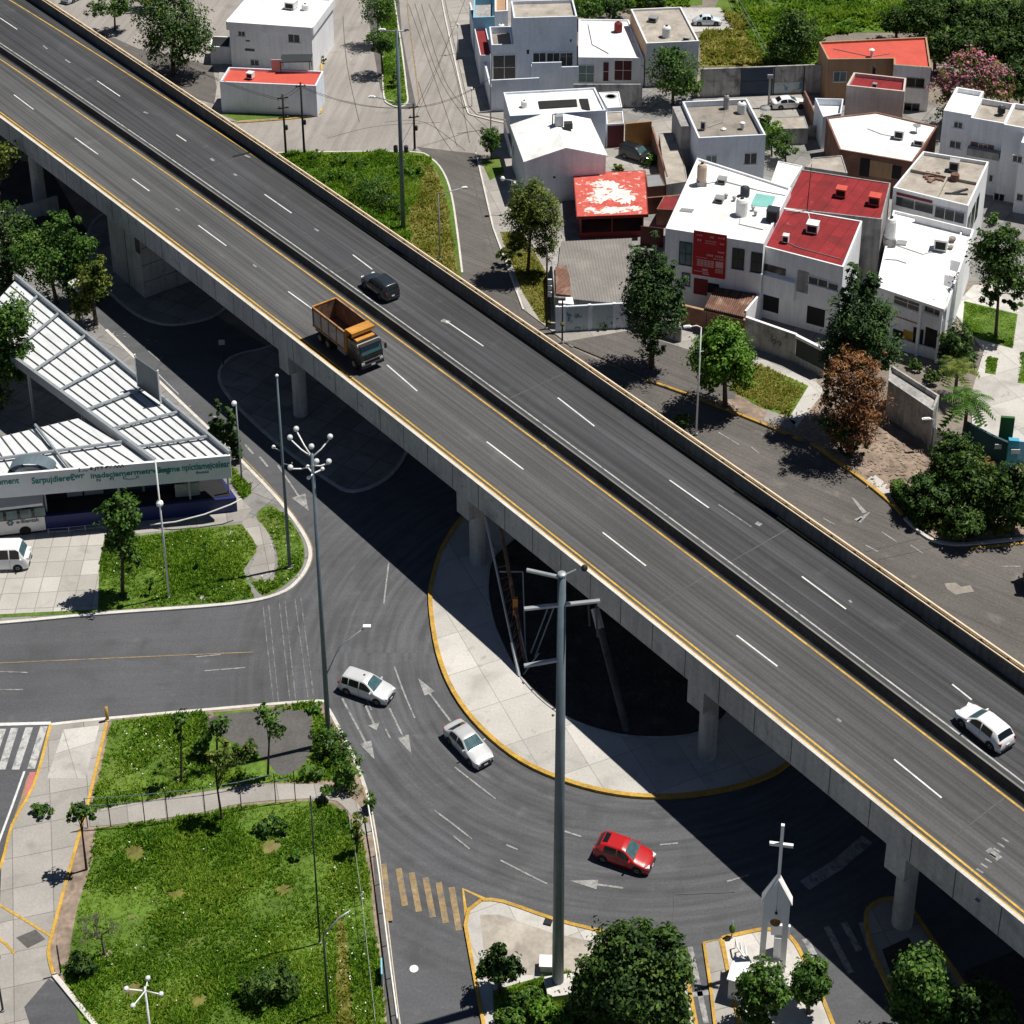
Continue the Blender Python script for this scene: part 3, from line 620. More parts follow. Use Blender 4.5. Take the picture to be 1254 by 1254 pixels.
for a, b, w in (((1210, 1040), (1224, 1052), .5), ((541, 392), (550, 395), .5), ((926, 640), (932, 643), .4), ((53, 56), (58, 60), .2), ((80, 73), (86, 77), .2), ((300, 190), (306, 193), .25), ((258, 194), (262, 197), .3), ((920, 645), (880, 618), .1), ((176, 137), (181, 139), .25), ((286, 213), (290, 215), .25),
                ((1130, 755), (1150, 770), .35), ((1195, 1100), (1200, 1104), .3), ((665, 545), (668, 548), .25), ((1040, 735), (1043, 738), .2), ((385, 280), (390, 283), .25), ((1025, 880), (1030, 884), .2), ((215, 255), (220, 258), .2), ((310, 324), (314, 327), .2)):
    fdash(a, b, w)
jm = 0   # expansion joints and seams across the deck
for x in (24.5, 52, 79.5, 107, 134.5, 162, -3):
    for la, oa, lb, ob in ((LN, .4, LYM, -.2), (LWM, .3, LF, -.4)):
        a = la.pt(x, oa); b = lb.pt(x, ob); t = (b-a).normalized(); nn = Vector((-t.y, t.x))*.045
        MB().quad((*(a-nn), DZ+.009), (*(b-nn), DZ+.009), (*(b+nn), DZ+.009), (*(a+nn), DZ+.009)).build('expansion_joint', MT['asphalt_patch'], fly)
# drain slots along the foot of the far parapet
for u, v, u2, v2 in ((285, 192, 305, 187), (476, 302, 505, 318), (735, 478, 748, 486), (900, 603, 952, 633)):
    a = G(u, v, DZ).xy; b = G(u2, v2, DZ).xy; MB().strip([a, b], .35, DZ+.02).build('drain_grate', MT['black'], fly)
# joint grooves of the near fascia
gm = MB()
for x in np.arange(-60, 190, 3.45):
    p = LN.pt(x, -.004); gm.box((p.x, p.y, 8.95), (.05, .02, 2.3), math.atan2(BT.y, BT.x))
gm.build('fascia_groove', MT['concrete_dark'], fly)
# bents: cap beam + columns
for (u, v) in ((353, 515), (577, 693), (857, 932), (1094, 1140)):
    s_, w_ = sw(G(u, v)); 
    wn = LN.w(s_)
    c = B0+BT*s_+BN*(wn+1.7)
    f_ = B0+BT*s_+BN*(LF.w(s_)-2.2); m2 = (c+f_)/2
    cap = MB()
    a0 = B0+BT*(s_-.8)+BN*(wn+.22); ln = LF.w(s_)-wn-.5
    hh = 5.35
    A = [(0, 6.45), (0, 7.74), (ln, 7.74), (ln, 6.45), (ln-2.6, hh), (2.6, hh)]
    A[0] = (0, 5.5); A[5] = (1.2, hh); A[3] = (ln, 5.5); A[4] = (ln-1.2, hh)
    vs = [(*(a0+BN*w2), z) for w2, z in A]+[(*(a0+BT*1.6+BN*w2), z) for w2, z in A]
    cap.add(vs, [(0, 1, 2, 3, 4, 5), (11, 10, 9, 8, 7, 6)]+[(i, i+6, (i+1) % 6+6, (i+1) % 6) for i in range(6)])
    cap.build('cap_beam', MT['concrete'], fly)
    for q in (c, m2, f_):
        cm = MB().tube([(q.x, q.y, -.02), (q.x, q.y, hh+.02)], .68, 24)
        for z in (1.4, 2.8, 4.2): cm.tube([(q.x, q.y, z), (q.x, q.y, z+.03)], .685, 24, False)
        cm.build('column', MT['concrete'], fly, smooth=False)
# far left column
for (u, v) in ((16, 262),):
    s_, w_ = sw(G(u, v)); c = B0+BT*s_+BN*(LN.w(s_)+1.7)
    f_ = B0+BT*s_+BN*(LF.w(s_)-2.2)
    for q in (c, f_): MB().tube([(q.x, q.y, -.02), (q.x, q.y, 8.34)], .75, 24).build('column', MT['concrete'], fly)
# wall pier (abutment block)
cpt = G(163, 372).xy; s_, _ = sw(cpt)
ab = MB(); w0 = LN.w(s_)+.6; w1 = LF.w(s_)-.8
c4 = [B0+BT*x+BN*w for x, w in ((s_-7.2, w0), (s_, w0), (s_, w1), (s_-7.2, w1))]
ab.prism(c4, -.02, 8.34)
ab.build('wall_pier', MT['concrete'], fly)
gv = MB()
a = B0+BT*(s_-3.4)+BN*(w0-.005); gv.box((a.x, a.y, 4.1), (.12, .03, 8.2), math.atan2(BT.y, BT.x))
a = B0+BT*(s_-.5)+BN*(w0-.03); gv.box((a.x, a.y, 6.4), (.9, .12, 2.0), math.atan2(BT.y, BT.x))
for z in (2, 4, 6):
    a = B0+BT*(s_+.005)+BN*((w0+w1)/2); gv.box((a.x, a.y, z), (.03, w1-w0-.1, .06), math.atan2(BT.y, BT.x))
gv.build('panel_joint', MT['concrete_dark'], fly)
# low retaining wall left of the pier
rw = MB(); a = G(-40, 290).xy; b = G(72, 258).xy
rw.ribbon([a, b], .35, -.02, 1.9)
one('retaining_wall', rw, MT['concrete'], 'low concrete retaining wall in the shade left of the wall pier', 'wall')
# ------------------------------------------------------------------ houses
class Blk:
    """flat-roofed block given by its four parapet corners (world xy), outward faces 0 front,1 right,2 back,3 left"""
    def __init__(s, par, c, z, z0=-.02, wall='white_wall', roof='white_roof', ph=.35, pw=.2, wl=None, rname='roof', wname='wall'):
        s.par = par; s.z = z; s.c = [Vector((p[0], p[1])) for p in c]
        n = len(s.c)
        A = sum(s.c[i-1].x*s.c[i].y-s.c[i].x*s.c[i-1].y for i in range(n))
        if A < 0: raise Exception('cw block')
        ins = []
        for i in range(n):
            a = (s.c[i]-s.c[i-1]).normalized(); b = (s.c[(i+1) % n]-s.c[i]).normalized()
            na = Vector((-a.y, a.x)); nb = Vector((-b.y, b.x)); m = (na+nb); m = m/max(m.dot(na), .35)
            ins.append(s.c[i]+m*pw)
        s.ins = ins
        w = MB()
        vs = [(*p, z0) for p in s.c]+[(*p, z) for p in s.c]+[(*p, z) for p in ins]+[(*p, z-ph-.05) for p in ins]
        fs = []
        for i in range(n):
            j = (i+1) % n
            fs += [(i, j, n+j, n+i), (n+i, n+j, 2*n+j, 2*n+i), (2*n+i, 2*n+j, 3*n+j, 3*n+i)]
        w.add(vs, fs); s.wall = w.build(wname, MT[wall], par, label=wl)
        s.zr = z-ph
        r = MB().poly([(*p, s.zr) for p in ins]); s.roof = r.build(rname, MT[roof], par)
        # thin dark drip stain line / coping edge
        cp = MB()
        for i in range(n):
            j = (i+1) % n
            vs2 = [(*s.c[i], z+.004), (*s.c[j], z+.004), (*ins[j], z+.004), (*ins[i], z+.004)]
        s.n = n
    def face(s, i):
        a, b = s.c[i], s.c[(i+1) % s.n]; t = (b-a).normalized(); return a, b, t, Vector((t.y, -t.x))
    def rng(s, i, u0, v0, u1, v1):
        a, b, t, nn = s.face(i); p0 = Vector((a.x, a.y, 0)); n3 = Vector((nn.x, nn.y, 0))
        A = onplane(u0, v0, p0, n3); C = onplane(u1, v1, p0, n3)
        s0 = (A.xy-a).dot(t); s1 = (C.xy-a).dot(t)
        return min(s0, s1), max(s0, s1), min(A.z, C.z), max(A.z, C.z)
    def win(s, i, u0, v0, u1, v1, glass='glass', nx=2, ny=1, frame='frame_white', sill=True, name='window', fw=.07, label=None):
        a, b, t, nn = s.face(i); s0, s1, z0, z1 = s.rng(i, u0, v0, u1, v1)
        def bx(mb, x0, x1, za, zb, d0, d1):
            o = a+t*x0+nn*d0; mb.obox((o.x, o.y, za), (t*(x1-x0)).to_3d(), (nn*(d1-d0)).to_3d(), (0, 0, zb-za))
        w = MB(); bx(w, s0, s1, z0, z1, -.05, .025)
        W = w.build(name, MT[glass], s.par, label=label)
        if frame:
            f = MB()
            bx(f, s0-fw, s0, z0-fw, z1+fw, -.02, .07); bx(f, s1, s1+fw, z0-fw, z1+fw, -.02, .07)
            bx(f, s0, s1, z1, z1+fw, -.02, .068); bx(f, s0, s1, z0-fw, z0, -.02, .068)
            for k in range(1, nx): x = s0+(s1-s0)*k/nx; bx(f, x-.03, x+.03, z0, z1, 0, .055)
            for k in range(1, ny): zz = z0+(z1-z0)*k/ny; bx(f, s0, s1, zz-.03, zz+.03, 0, .05)
            f.build('frame', MT[frame], W)
        if sill:
            q = MB(); bx(q, s0-.15, s1+.15, z0-fw-.1, z0-fw-.003, -.02, .16); q.build('sill', MT['white_wall'], W)
        return W
    def panel(s, i, u0, v0, u1, v1, m, d=.04, name='panel', label=None):
        a, b, t, nn = s.face(i); s0, s1, z0, z1 = s.rng(i, u0, v0, u1, v1)
        z0 = max(z0, 0.0)
        o = a+t*s0-nn*.03; w = MB().obox((o.x, o.y, z0), (t*(s1-s0)).to_3d(), (nn*(d+.03)).to_3d(), (0, 0, z1-z0))
        return w.build(name, MT[m], s.par, label=label)
def quad(FL, FR, BL, z, BR=None):
    a, b, d = G(*FL, z).xy, G(*FR, z).xy, G(*BL, z).xy
    c = G(*BR, z).xy if BR else b+(d-a)
    return [a, b, c, d]
def rect(FL, FR, BL, z):
    """right-angled version"""
    a, b, d = G(*FL, z).xy, G(*FR, z).xy, G(*BL, z).xy
    t = (b-a).normalized(); n = Vector((-t.y, t.x)); k = (d-a).dot(n)
    return [a, b, b+n*k, a+n*k]
def house(name, label, cat, c, group='houses of the white neighbourhood'):
    x = sum(p[0] for p in c)/len(c); y = sum(p[1] for p in c)/len(c)
    return thing(name, label, cat, (x, y, 0), 0, group)

# --- top left white house and its red-roofed front annex
z = ZT(283, 84, 26); c = rect((280, 26), (381, 33), (284, -10), z)
h = house('house', 'white two-storey house with thick white roof edge behind the bright red annex roof', 'house', c)
b = Blk(h, c, z, ph=.25); mb = MB()
ov = [c[0]+(c[0]-c[2]).normalized()*.25, c[1]+(c[1]-c[3]).normalized()*.25, c[2]+(c[2]-c[0]).normalized()*.25, c[3]+(c[3]-c[1]).normalized()*.25]
n4 = 4; mb = MB()
for i in range(4): mb.ribbon([ov[i], ov[(i+1) % 4]], .3, z-1.15, z+.03+.002*i)
mb.build('roof_edge', MT['white_wall'], h)
b.win(0, 292, 38, 300, 44, nx=2); b.win(0, 353, 41, 367, 52, nx=2); b.win(0, 301, 49, 306, 51, nx=1, frame=None, sill=False); b.win(0, 300, 59, 312, 63, nx=3, frame=None, sill=False); b.win(0, 307, 73, 317, 80, nx=2)
ZR1 = b.zr
c = quad((257, 57), (282, 58), (259, 44), 2.6); k = house('garage', 'small white gate annex with dark roof left of the top left white house', 'garage', c); Blk(k, c, 2.6, roof='dark', ph=.1)
z = ZT(270, 138, 100); c = rect((269, 100), (387, 105), (276, 82), z)
h = house('house', 'low pale blue-white annex with a bright red flat roof by the pale street', 'house', c)
b = Blk(h, c, z, wall='white_wall_shade_blue', roof='orange_roof', ph=.3)
mb = MB(); o = G(343, 90, b.zr)
mb.obox((o.x, o.y, z+1.2), (4.0, .2, 0), (0, 2.4, 0), (0, 0, .12)); 
for dx, dy in ((.1, .1), (3.8, .3), (.1, 2.2), (3.8, 2.3)): mb.cyl((o.x+dx, o.y+dy, b.zr), .05, 1.5, 6)
mb.build('awning', MT['darksteel'], h)
mb = MB(); o = G(333, 88, b.zr); mb.obox((o.x, o.y, b.zr), (1.3, 0, 0), (0, .12, 0), (0, 0, 1.7)); mb.build('shed_wall', MT['pink_wall'], h)

# --- large white house at the upper street corner
z = ZT(707, 106, 20.5); c = rect((629, 22), (707, 20), (624, 1), z)
h = house('house', 'large white house with blank upper wall and three dark square windows by the upper street', 'house', c)
b = Blk(h, c, z, wall='white_wall_shade_blue', roof='beige_roof', ph=.45)
for u in (653, 670, 686): b.win(0, u, 65, u+15, 80, nx=2, fw=.12)
b.win(0, 645, 61, 648, 66, nx=1, frame=None, sill=False); b.win(0, 698, 48, 700, 51, nx=1, frame=None, sill=False)
MAINF = b
zt = ZT(602, 108, 55); a0, b0, t0, n0 = b.face(0)
p = onplane(602, 55, Vector((a0.x, a0.y, 0)), Vector((n0.x, n0.y, 0))); sL = (p.xy-a0).dot(t0)
c2 = [a0+t0*sL, a0-t0*.004, a0-t0*.004-n0*6.2, a0+t0*sL-n0*6.2]
b2 = Blk(h, c2, p.z, wall='white_wall_shade_blue', roof='brown_roof', ph=.9)
b2.win(0, 604, 68, 631, 97, nx=2, ny=2, fw=.14)
mb = MB()   # balcony wall in front
q = a0+t0*((onplane(650, 82, Vector((*a0, 0)), Vector((*n0, 0))).xy-a0).dot(t0))
mb.obox((*(q+n0*1.6), 0), (t0*6.1).to_3d(), (n0*.2).to_3d(), (0, 0, 3.6)); mb.obox((*(q+n0*1.6), 3.6), (t0*3.9).to_3d(), (n0*.2).to_3d(), (0, 0, .7))
mb.obox((*(q+n0*.01), 0), (t0*.2).to_3d(), (n0*1.58).to_3d(), (0, 0, 3.6)); mb.build('balcony_wall', MT['white_wall_shade_blue'], h)
fw_ = MB(); A = G(602, 137).xy; B = G(660, 134).xy; fw_.ribbon([A, B], .22, -.02, ZT(602, 137, 98))
fw_.ribbon([A+Vector((-.05, .25)), G(576, 30).xy], .22, -.02, 3.4)
one('boundary_wall', fw_, MT['white_wall_shade_blue'], 'tall pale wall enclosing the front yard of the white corner house along the pavement', 'wall')
c = [G(603, 66, 4.6).xy+Vector((-1.6, -.0)), G(603, 66, 4.6).xy, G(590, 10, 4.6).xy, G(590, 10, 4.6).xy+Vector((-1.6, 0))]
k = house('shed', 'narrow shed with two dark red roof panels along the upper street', 'shed', c); Blk(k, c, 4.4, wall='white_wall_shade_blue', roof='dark_red', ph=.3, pw=.12)
c = quad((579, 27), (605, 26), (580, 4), 6.0); c = [p_+Vector((0, 1.6)) for p_ in c]
k = house('house', 'light blue house with grey roof terrace at the top edge beside a terracotta roof', 'house', c); Blk(k, c, 6.0, wall='blue_wall', roof='grey_wall', ph=.8)
c = quad((606, 14), (622, 13), (606, -12), 6.6)
k = house('house', 'small house with a terracotta roof squeezed beside the light blue house at the top', 'house', c); Blk(k, c, 6.6, wall='white_wall', roof='tan_wall', ph=.3)
# --- low white house in the middle
z = ZT(707, 104, 70); c = [G(708.5, 70, z).xy, G(789, 71, z).xy, G(770, 24, z).xy, G(708.5, 23, z).xy]
h = house('house', 'low white house with a cream roof and dark red doors between two taller white houses', 'house', c)
b = Blk(h, c, z, ph=.2)
b.win(0, 709, 80, 727, 100, glass='glass_teal', nx=2, ny=2); b.win(0, 739, 76, 745, 99, glass='maroon', nx=1, ny=2, sill=False, name='door'); b.win(0, 753, 74, 773, 98, glass='maroon', nx=2, ny=2, sill=False, name='door')
fw_ = MB(); A = G(702, 131).xy; B = G(786, 131).xy; fw_.ribbon([A, B], .2, -.02, ZT(740, 131, 103))
one('boundary_wall', fw_, MT['block_wall'], 'stained grey front wall of the low white house with dark red doors', 'wall')
ZR3 = b.zr
z = ZT(856, 103, 50); c = rect((791.5, 53), (856, 50), (773.5, 11), z)
h = house('house', 'white box house with terracotta side wall and a white tank on its roof', 'house', c)
b = Blk(h, c, z, roof='beige_roof', ph=.3); ZR4 = b.zr
a, bb, t, nn = b.face(3); mb = MB(); o = a+nn*.004
mb.obox((*(a+nn*.0), 0.1), ((bb-a)*.98).to_3d(), (nn*.03).to_3d(), (0, 0, z-.3)); mb.build('side_cladding', MT['tan_wall'], h)

# --- twin white houses by the frontage road
z = ZT(742, 186, 135); c = quad((624.5, 142), (742, 135), (616.5, 113), z, (728.5, 107))
h = house('house', 'white flat-roofed house with two long dark skylights behind the gabled white house', 'house', c)
b = Blk(h, c, z, wall='white_wall_shade_blue', ph=.25); ZR5 = b.zr
for q4 in ([(659, 125), (706, 122.5), (707, 131), (661, 134)], [(709, 122), (720, 122), (723, 136), (713, 134)]):
    mb = MB().prism(G2(q4, b.zr), b.zr+.002, b.zr+.14); mb.build('skylight', MT['dark'], h)
b.panel(3, 618, 150, 629, 180, 'glass', name='window'); 
z = ZT(643, 250, 198.5); F = G2([(643, 198.5), (742, 191)], z); tt = (F[1]-F[0]).normalized(); nn_ = Vector((-tt.y, tt.x))
Bk = G(628.7, 153.8, z).xy; dd = (Bk-F[0]).dot(nn_)
h = thing('house', 'white house with shallow gabled white roof and blank shade-tinted gable wall facing the flyover', 'house', (F[0].x+3, F[0].y+3, 0), 0, 'houses of the white neighbourhood')
mid = (F[0]+F[1])/2; lo, hi = z, z+6
for _ in range(40):
    m_ = (lo+hi)/2
    if P((mid.x, mid.y, m_))[1] > 181.7: lo = m_
    else: hi = m_
zr = lo
w_ = MB(); p4 = [F[0], F[1], F[1]+nn_*dd, F[0]+nn_*dd]; mb_ = mid+nn_*dd
w_.add([(*p4[0], -.02), (*p4[1], -.02), (*p4[1], z), (*mid, zr), (*p4[0], z), (*p4[3], -.02), (*p4[2], -.02), (*p4[2], z), (*mb_, zr), (*p4[3], z)],
       [(0, 1, 2, 3, 4), (9, 8, 7, 6, 5), (1, 6, 7, 2), (5, 0, 4, 9)])
w_.build('wall', MT['white_wall_shade_blue'], h)
rf = MB(); e = tt*.18; f0 = -nn_*.12; th = .12; sl_ = (zr-z)/((mid-F[0]).length)
for a_, s_g in ((F[0], -1), (F[1], 1)):
    ez = z-.18*sl_+.02
    q = [a_+e*s_g+f0, mid+f0, mid+nn_*(dd+.12), a_+e*s_g+nn_*(dd+.12)]
    zz = [ez, zr+.02, zr+.02, ez]
    if s_g > 0: q = [q[1], q[0], q[3], q[2]]; zz = [zr+.02, ez, ez, zr+.02]
    vs = [(*p, k) for p, k in zip(q, zz)]+[(*p, k+th) for p, k in zip(q, zz)]
    rf.add(vs, [(3, 2, 1, 0), (4, 5, 6, 7), (0, 1, 5, 4), (1, 2, 6, 5), (2, 3, 7, 6), (3, 0, 4, 7)])
rf.build('roof', MT['white_roof'], h)
q = F[0]+tt*(F[1]-F[0]).length*.36-nn_*.012
MB().box((q.x, q.y, 3.2), (.25, .03, .25)).build('vent', MT['dark'], h)
GZ = (F, tt, nn_, dd, z, zr, mid)
MT['peeled'] = mat('peeled_white_coat', (.72, .66, .62), .8, var=.1, stain=[((.55, .16, .12), 1.8, .56, .6)])
# red roofed canopy
z = 3.1; c = [G(706.5, 265.5, z).xy, G(793.5, 262.5, z).xy, G(790, 209, z).xy, G(702, 212.5, z).xy]
h = house('carport', 'red open carport with peeling red and white roof before the gabled white house', 'carport', c)
r = MB(); r.prism(c, z-.16, z); r.build('roof', MT['peel_roof'], h)
rr_ = random.Random(8)
for (f0, g0, a_, b_q) in ((.48, .52, .3, .2), (.5, .12, .34, .09), (.3, .38, .14, .12), (.7, .4, .14, .16), (.42, .72, .2, .1), (.8, .14, .12, .06), (.2, .14, .1, .06)):
    pts_ = []
    for k in range(46):
        an = k/46*2*math.pi; rad = rr_.uniform(.62, 1.12); ff_ = min(max(f0+a_*rad*math.cos(an), .02), .98); gg_ = min(max(g0+b_q*rad*math.sin(an), .02), .98)
        q_ = c[0].lerp(c[1], ff_).lerp(c[3].lerp(c[2], ff_), gg_); pts_.append((q_.x, q_.y, z+.004+.001*len(pts_)/46+.002*f0))
    MB().poly(pts_).build('peeled_patch', MT['peeled'], h)
ed = MB(); ed.ribbon(c, .12, z-.34, z+.03, True); ed.build('fascia', MT['dark_red'], h)
ci = [c[0]*.94+c[2]*.06, c[1]*.94+c[3]*.06, c[2]*.96+c[0]*.04, c[3]*.96+c[1]*.04]
wl = MB(); wl.ribbon([ci[1], ci[2]], .15, -.02, z-.17); wl.ribbon([ci[3], ci[0]], .15, -.02, z-.17); wl.ribbon([ci[2]*.45+ci[1]*.55, ci[3]*.45+ci[0]*.55], .15, -.02, z-.17); wl.ribbon([ci[0], ci[1]], .14, -.02, .75)
wl.build('wall', MT['dark_red'], h)
po = MB(); 
for k in (0, .5, 1): q = ci[0].lerp(ci[1], k); po.box((q.x, q.y, z/2-.1), (.14, .14, z-.2))
po.build('post', MT['dark_red'], h)

# shed with corrugated roof and painted front wall
z = 2.75; c = [G(679, 364, z).xy, G(768, 373, z).xy, G(774, 294, z).xy, G(687, 298, z).xy, G(675, 317, z).xy]
h = house('shed', 'wide low shed with a grey corrugated sheet roof behind a wall painted with murals', 'shed', c)
MB().prism([p_*.985+c[0]*.0+sum((q_ for q_ in c), Vector((0, 0)))*.003 for p_ in c], -.02, z-.1).build('wall', MT['grey_wall'], h)
r = MB(); fr_ = (c[1]-c[0]); N_ = 96; vs = []
bk0, bk1 = c[3], c[2]
for k in range(N_+1):
    f_ = k/N_; a_ = c[0].lerp(c[1], f_); b_ = (c[4] if False else c[3]).lerp(c[2], f_); zz = z+.035*math.cos(k*math.pi)
    vs += [(*a_, zz), (*b_, zz+.25)]
r.add(vs, [(2*k, 2*k+2, 2*k+3, 2*k+1) for k in range(N_)]); r.build('roof', MT['shed_sheet'], h)
pz = z+.13
for q4, m_ in (([(680, 327), (693, 325), (698, 340), (699, 362), (681, 360)], 'rust_sheet'), ([(684, 364), (701, 364), (703, 373), (684, 371)], 'plastic_white')):
    MB().prism(G2(q4, pz+.08), pz-.05, pz+.1).build('roof_patch', MT[m_], h)
mural = mat('mural_paint', (.42, .50, .52), .8, var=.1, scale=.5, stain=[((.12, .2, .34), 1.1, .58, .62), ((.5, .33, .16), 1.4, .63, .66), ((.1, .1, .12), 2.1, .66, .68)])
MT['mural'] = mural
fw_ = thing('boundary_wall', 'front wall of the corrugated shed painted with blue and orange murals', 'wall', (*G(720, 404).xy, 0))
A = G(682, 407).xy; B = G(768, 402).xy; HW = ZT(720, 405, 373.5); nW = Vector(((B-A).y, -(B-A).x)).normalized()
MB().ribbon([A, B], .2, -.02, HW).build('wall', MT['white_wall_shade_blue'], fw_)
for f0, f1 in ((.12, .44), (.5, .79)):
    q0 = A.lerp(B, f0)+nW*.1; q1 = A.lerp(B, f1); 
    MB().obox((*q0, .2), ((B-A)*(f1-f0)).to_3d(), (nW*.02).to_3d(), (0, 0, HW-.25)).build('mural', mural, fw_)
for f0 in (0, .1, .46, .81, 1):
    q0 = A.lerp(B, f0); MB().box((q0.x, q0.y, HW/2), (.3, .3, HW+.1), math.atan2((B-A).y, (B-A).x)).build('pillar', MT['white_wall_shade_blue'], fw_)

# --- courtyard walls and small roofs between the houses
def wallthing(px, hgt, m, label, w=.2, name='boundary_wall', cat='wall'):
    return one(name, MB().ribbon(G2(px), w, -.02, hgt), MT[m], label, cat)
def zbase(u, vb, vt): return ZT(u, vb, vt)
wallthing([(765, 181), (797, 178)], 3.3, 'ochre_wall', 'orange-brown wall at the back of the parking yard behind the dark car')
wallthing([(798, 178), (816, 240)], 2.6, 'brown_wall', 'long brown wall along the right side of the parking yard with the dark car')
c = quad((743, 152), (764, 151), (742, 137), 3.2); h = house('garage', 'little garage with maroon door and beige roof beside the dark parked car', 'garage', c)
b = Blk(h, c, 3.2, wall='white_wall_shade_blue', roof='beige_roof', ph=.15, pw=.12); b.panel(0, 744, 154, 763.5, 187, 'maroon', name='garage_door')
c = quad((735, 130), (762, 130), (727, 110), 3.4); c = [G(744, 132, 3.4).xy, G(762, 131, 3.4).xy, G(758, 112, 3.4).xy, G(733, 113, 3.4).xy]
h = house('shed', 'small white flat shed with a grey ring on its roof beside the skylight house', 'shed', c); Blk(h, c, 3.4, ph=.12, pw=.12)
q = G(748, 118, 3.3); MB().lathe((q.x, q.y, 3.285), [(.75, 0), (.75, .03), (.55, .03), (.55, 0)], 18).build('roof_ring', MT['metal_grey'], h)
c = [G(816, 226, 2.6).xy, G(842, 222, 2.6).xy, G(832, 162, 2.6).xy, G(807, 163, 2.6).xy]
h = house('shed', 'long low shed with patchy grey slab roof between the parking yard and the brown-roofed house', 'shed', c); Blk(h, c, 2.6, wall='grey_wall', roof='beige_roof', ph=.08, pw=.1)
c = [G(793, 229, 2.4).xy, G(815, 227, 2.4).xy, G(808, 213, 2.4).xy, G(791, 214, 2.4).xy]
h = house('shed', 'small shed with a dull blue-grey roof right of the peeling red carport', 'shed', c); Blk(h, c, 2.4, wall='brown_wall', roof='metal_grey', ph=.06, pw=.08)
c = quad((804, 256), (827, 257), (813, 240), 2.2); h = house('shed', 'tiny shed with a maroon roof against the white house with the red banner', 'shed', c); Blk(h, c, 2.2, wall='brown_wall', roof='dark_red', ph=.05, pw=.1)
wallthing([(784, 300), (812, 303)], 2.4, 'maroon', 'maroon fence panel between the red carport and the banner house', .12, 'fence', 'fence')
wallthing([(790, 262), (838, 258)], 2.1, 'brown_wall', 'brown garden wall behind the tiny maroon-roofed shed')

# --- brown-roofed white house
z = 6.2; c = rect((855.5, 169), (938, 165), (841, 124), z)
h = house('house', 'white house with a brown-grey dusty roof and two small windows behind the banner house', 'house', c)
b = Blk(h, c, z, wall='white_wall_shade_blue', roof='brown_roof', ph=.7, pw=.22); ZR7 = b.zr
b.win(0, 865, 191, 877, 202, glass='glass_teal'); b.win(0, 912, 188, 926, 200)
a, bb, t, nn = b.face(3)
MB().obox((*(a+nn*1.2), -.02), ((bb-a)*.55).to_3d(), (-nn*1.19).to_3d(), (0, 0, z-.6)).build('side_wing', MT['grey_wall'], h)
# --- banner house
z = 9.2; c = quad((815, 279.5), (935, 298.5), (854, 193), z, (969, 230))
h = house('house', 'white two-storey house with a tall red printed banner hanging on its front', 'house', c)
b = Blk(h, c, z, ph=.22, pw=.22); ZR8 = b.zr; B8 = b
b.win(0, 833, 296, 846, 325, glass='glass_teal', nx=2, ny=2, frame='darksteel'); b.win(0, 836, 334, 844, 350, glass='glass_teal', nx=2, frame='darksteel'); b.win(0, 898, 304, 910, 330, nx=2, ny=2, frame='darksteel'); b.win(0, 921, 309, 932, 334, nx=2, ny=2, frame='darksteel')
b.panel(0, 850, 340, 866, 362, 'dark_red', name='door'); b.panel(0, 867, 346, 880, 360, 'dark', name='garage_opening')
a, bb, t, nn = b.face(0); ft = [b.rng(0, 850, 274, 891, 279.5), b.rng(0, 848, 334, 888, 340)]
s0 = (ft[0][0]+ft[1][0])/2; s1 = (ft[0][1]+ft[1][1])/2; z1 = b.z+.35; z0 = ft[1][2]-.1
bn = thing('banner', 'tall red banner with pale printed lines hung on the white house front', 'banner', (*(a+t*s0), z0))
o = a+t*s0+nn*.07; MB().obox((*o, z0), (t*(s1-s0)).to_3d(), (nn*.04).to_3d(), (0, 0, z1-z0)).build('cloth', MT['red_banner'], bn)
pr = MB(); W_ = s1-s0; Hh = z1-z0
def bar(x0, x1, y0, y1, d=.115):
    o = a+t*(s0+x0*W_)+nn*d; pr.obox((*o, z0+y0*Hh), (t*(x1-x0)*W_).to_3d(), (nn*.006).to_3d(), (0, 0, (y1-y0)*Hh))
rr = random.Random(3)
for y, x0, x1, hh_, dn in ((.9, .1, .28, .025, 3), (.88, .5, .62, .05, 2), (.9, .75, .95, .03, 3), (.78, .12, .26, .04, 2), (.80, .36, .7, .018, 9), (.75, .36, .68, .018, 8), (.77, .8, .94, .03, 2), (.58, .75, .95, .03, 3), (.47, .42, .62, .045, 5), (.47, .68, .92, .045, 4), (.41, .1, .45, .012, 12), (.42, .62, .95, .02, 6), (.12, .3, .55, .05, 1)):
    for k in range(dn):
        xa = x0+(x1-x0)*k/dn; bar(xa, xa+(x1-x0)/dn*rr.uniform(.5, .85), y, y+hh_)
bar(.7, .93, .24, .38)
for r_ in range(4):
    for k in range(5): bar(.14+k*.105, .14+k*.105+.09, .22+r_*.04, .22+r_*.04+.03)
for r_ in range(3):
    for k in range(3): bar(.70+k*.08, .70+k*.08+.065, .12+r_*.035, .12+r_*.035+.025)
bar(.05, .5, .085, .10); bar(.32, .52, .04, .07)
pr.build('print', MT['banner_print'], bn)
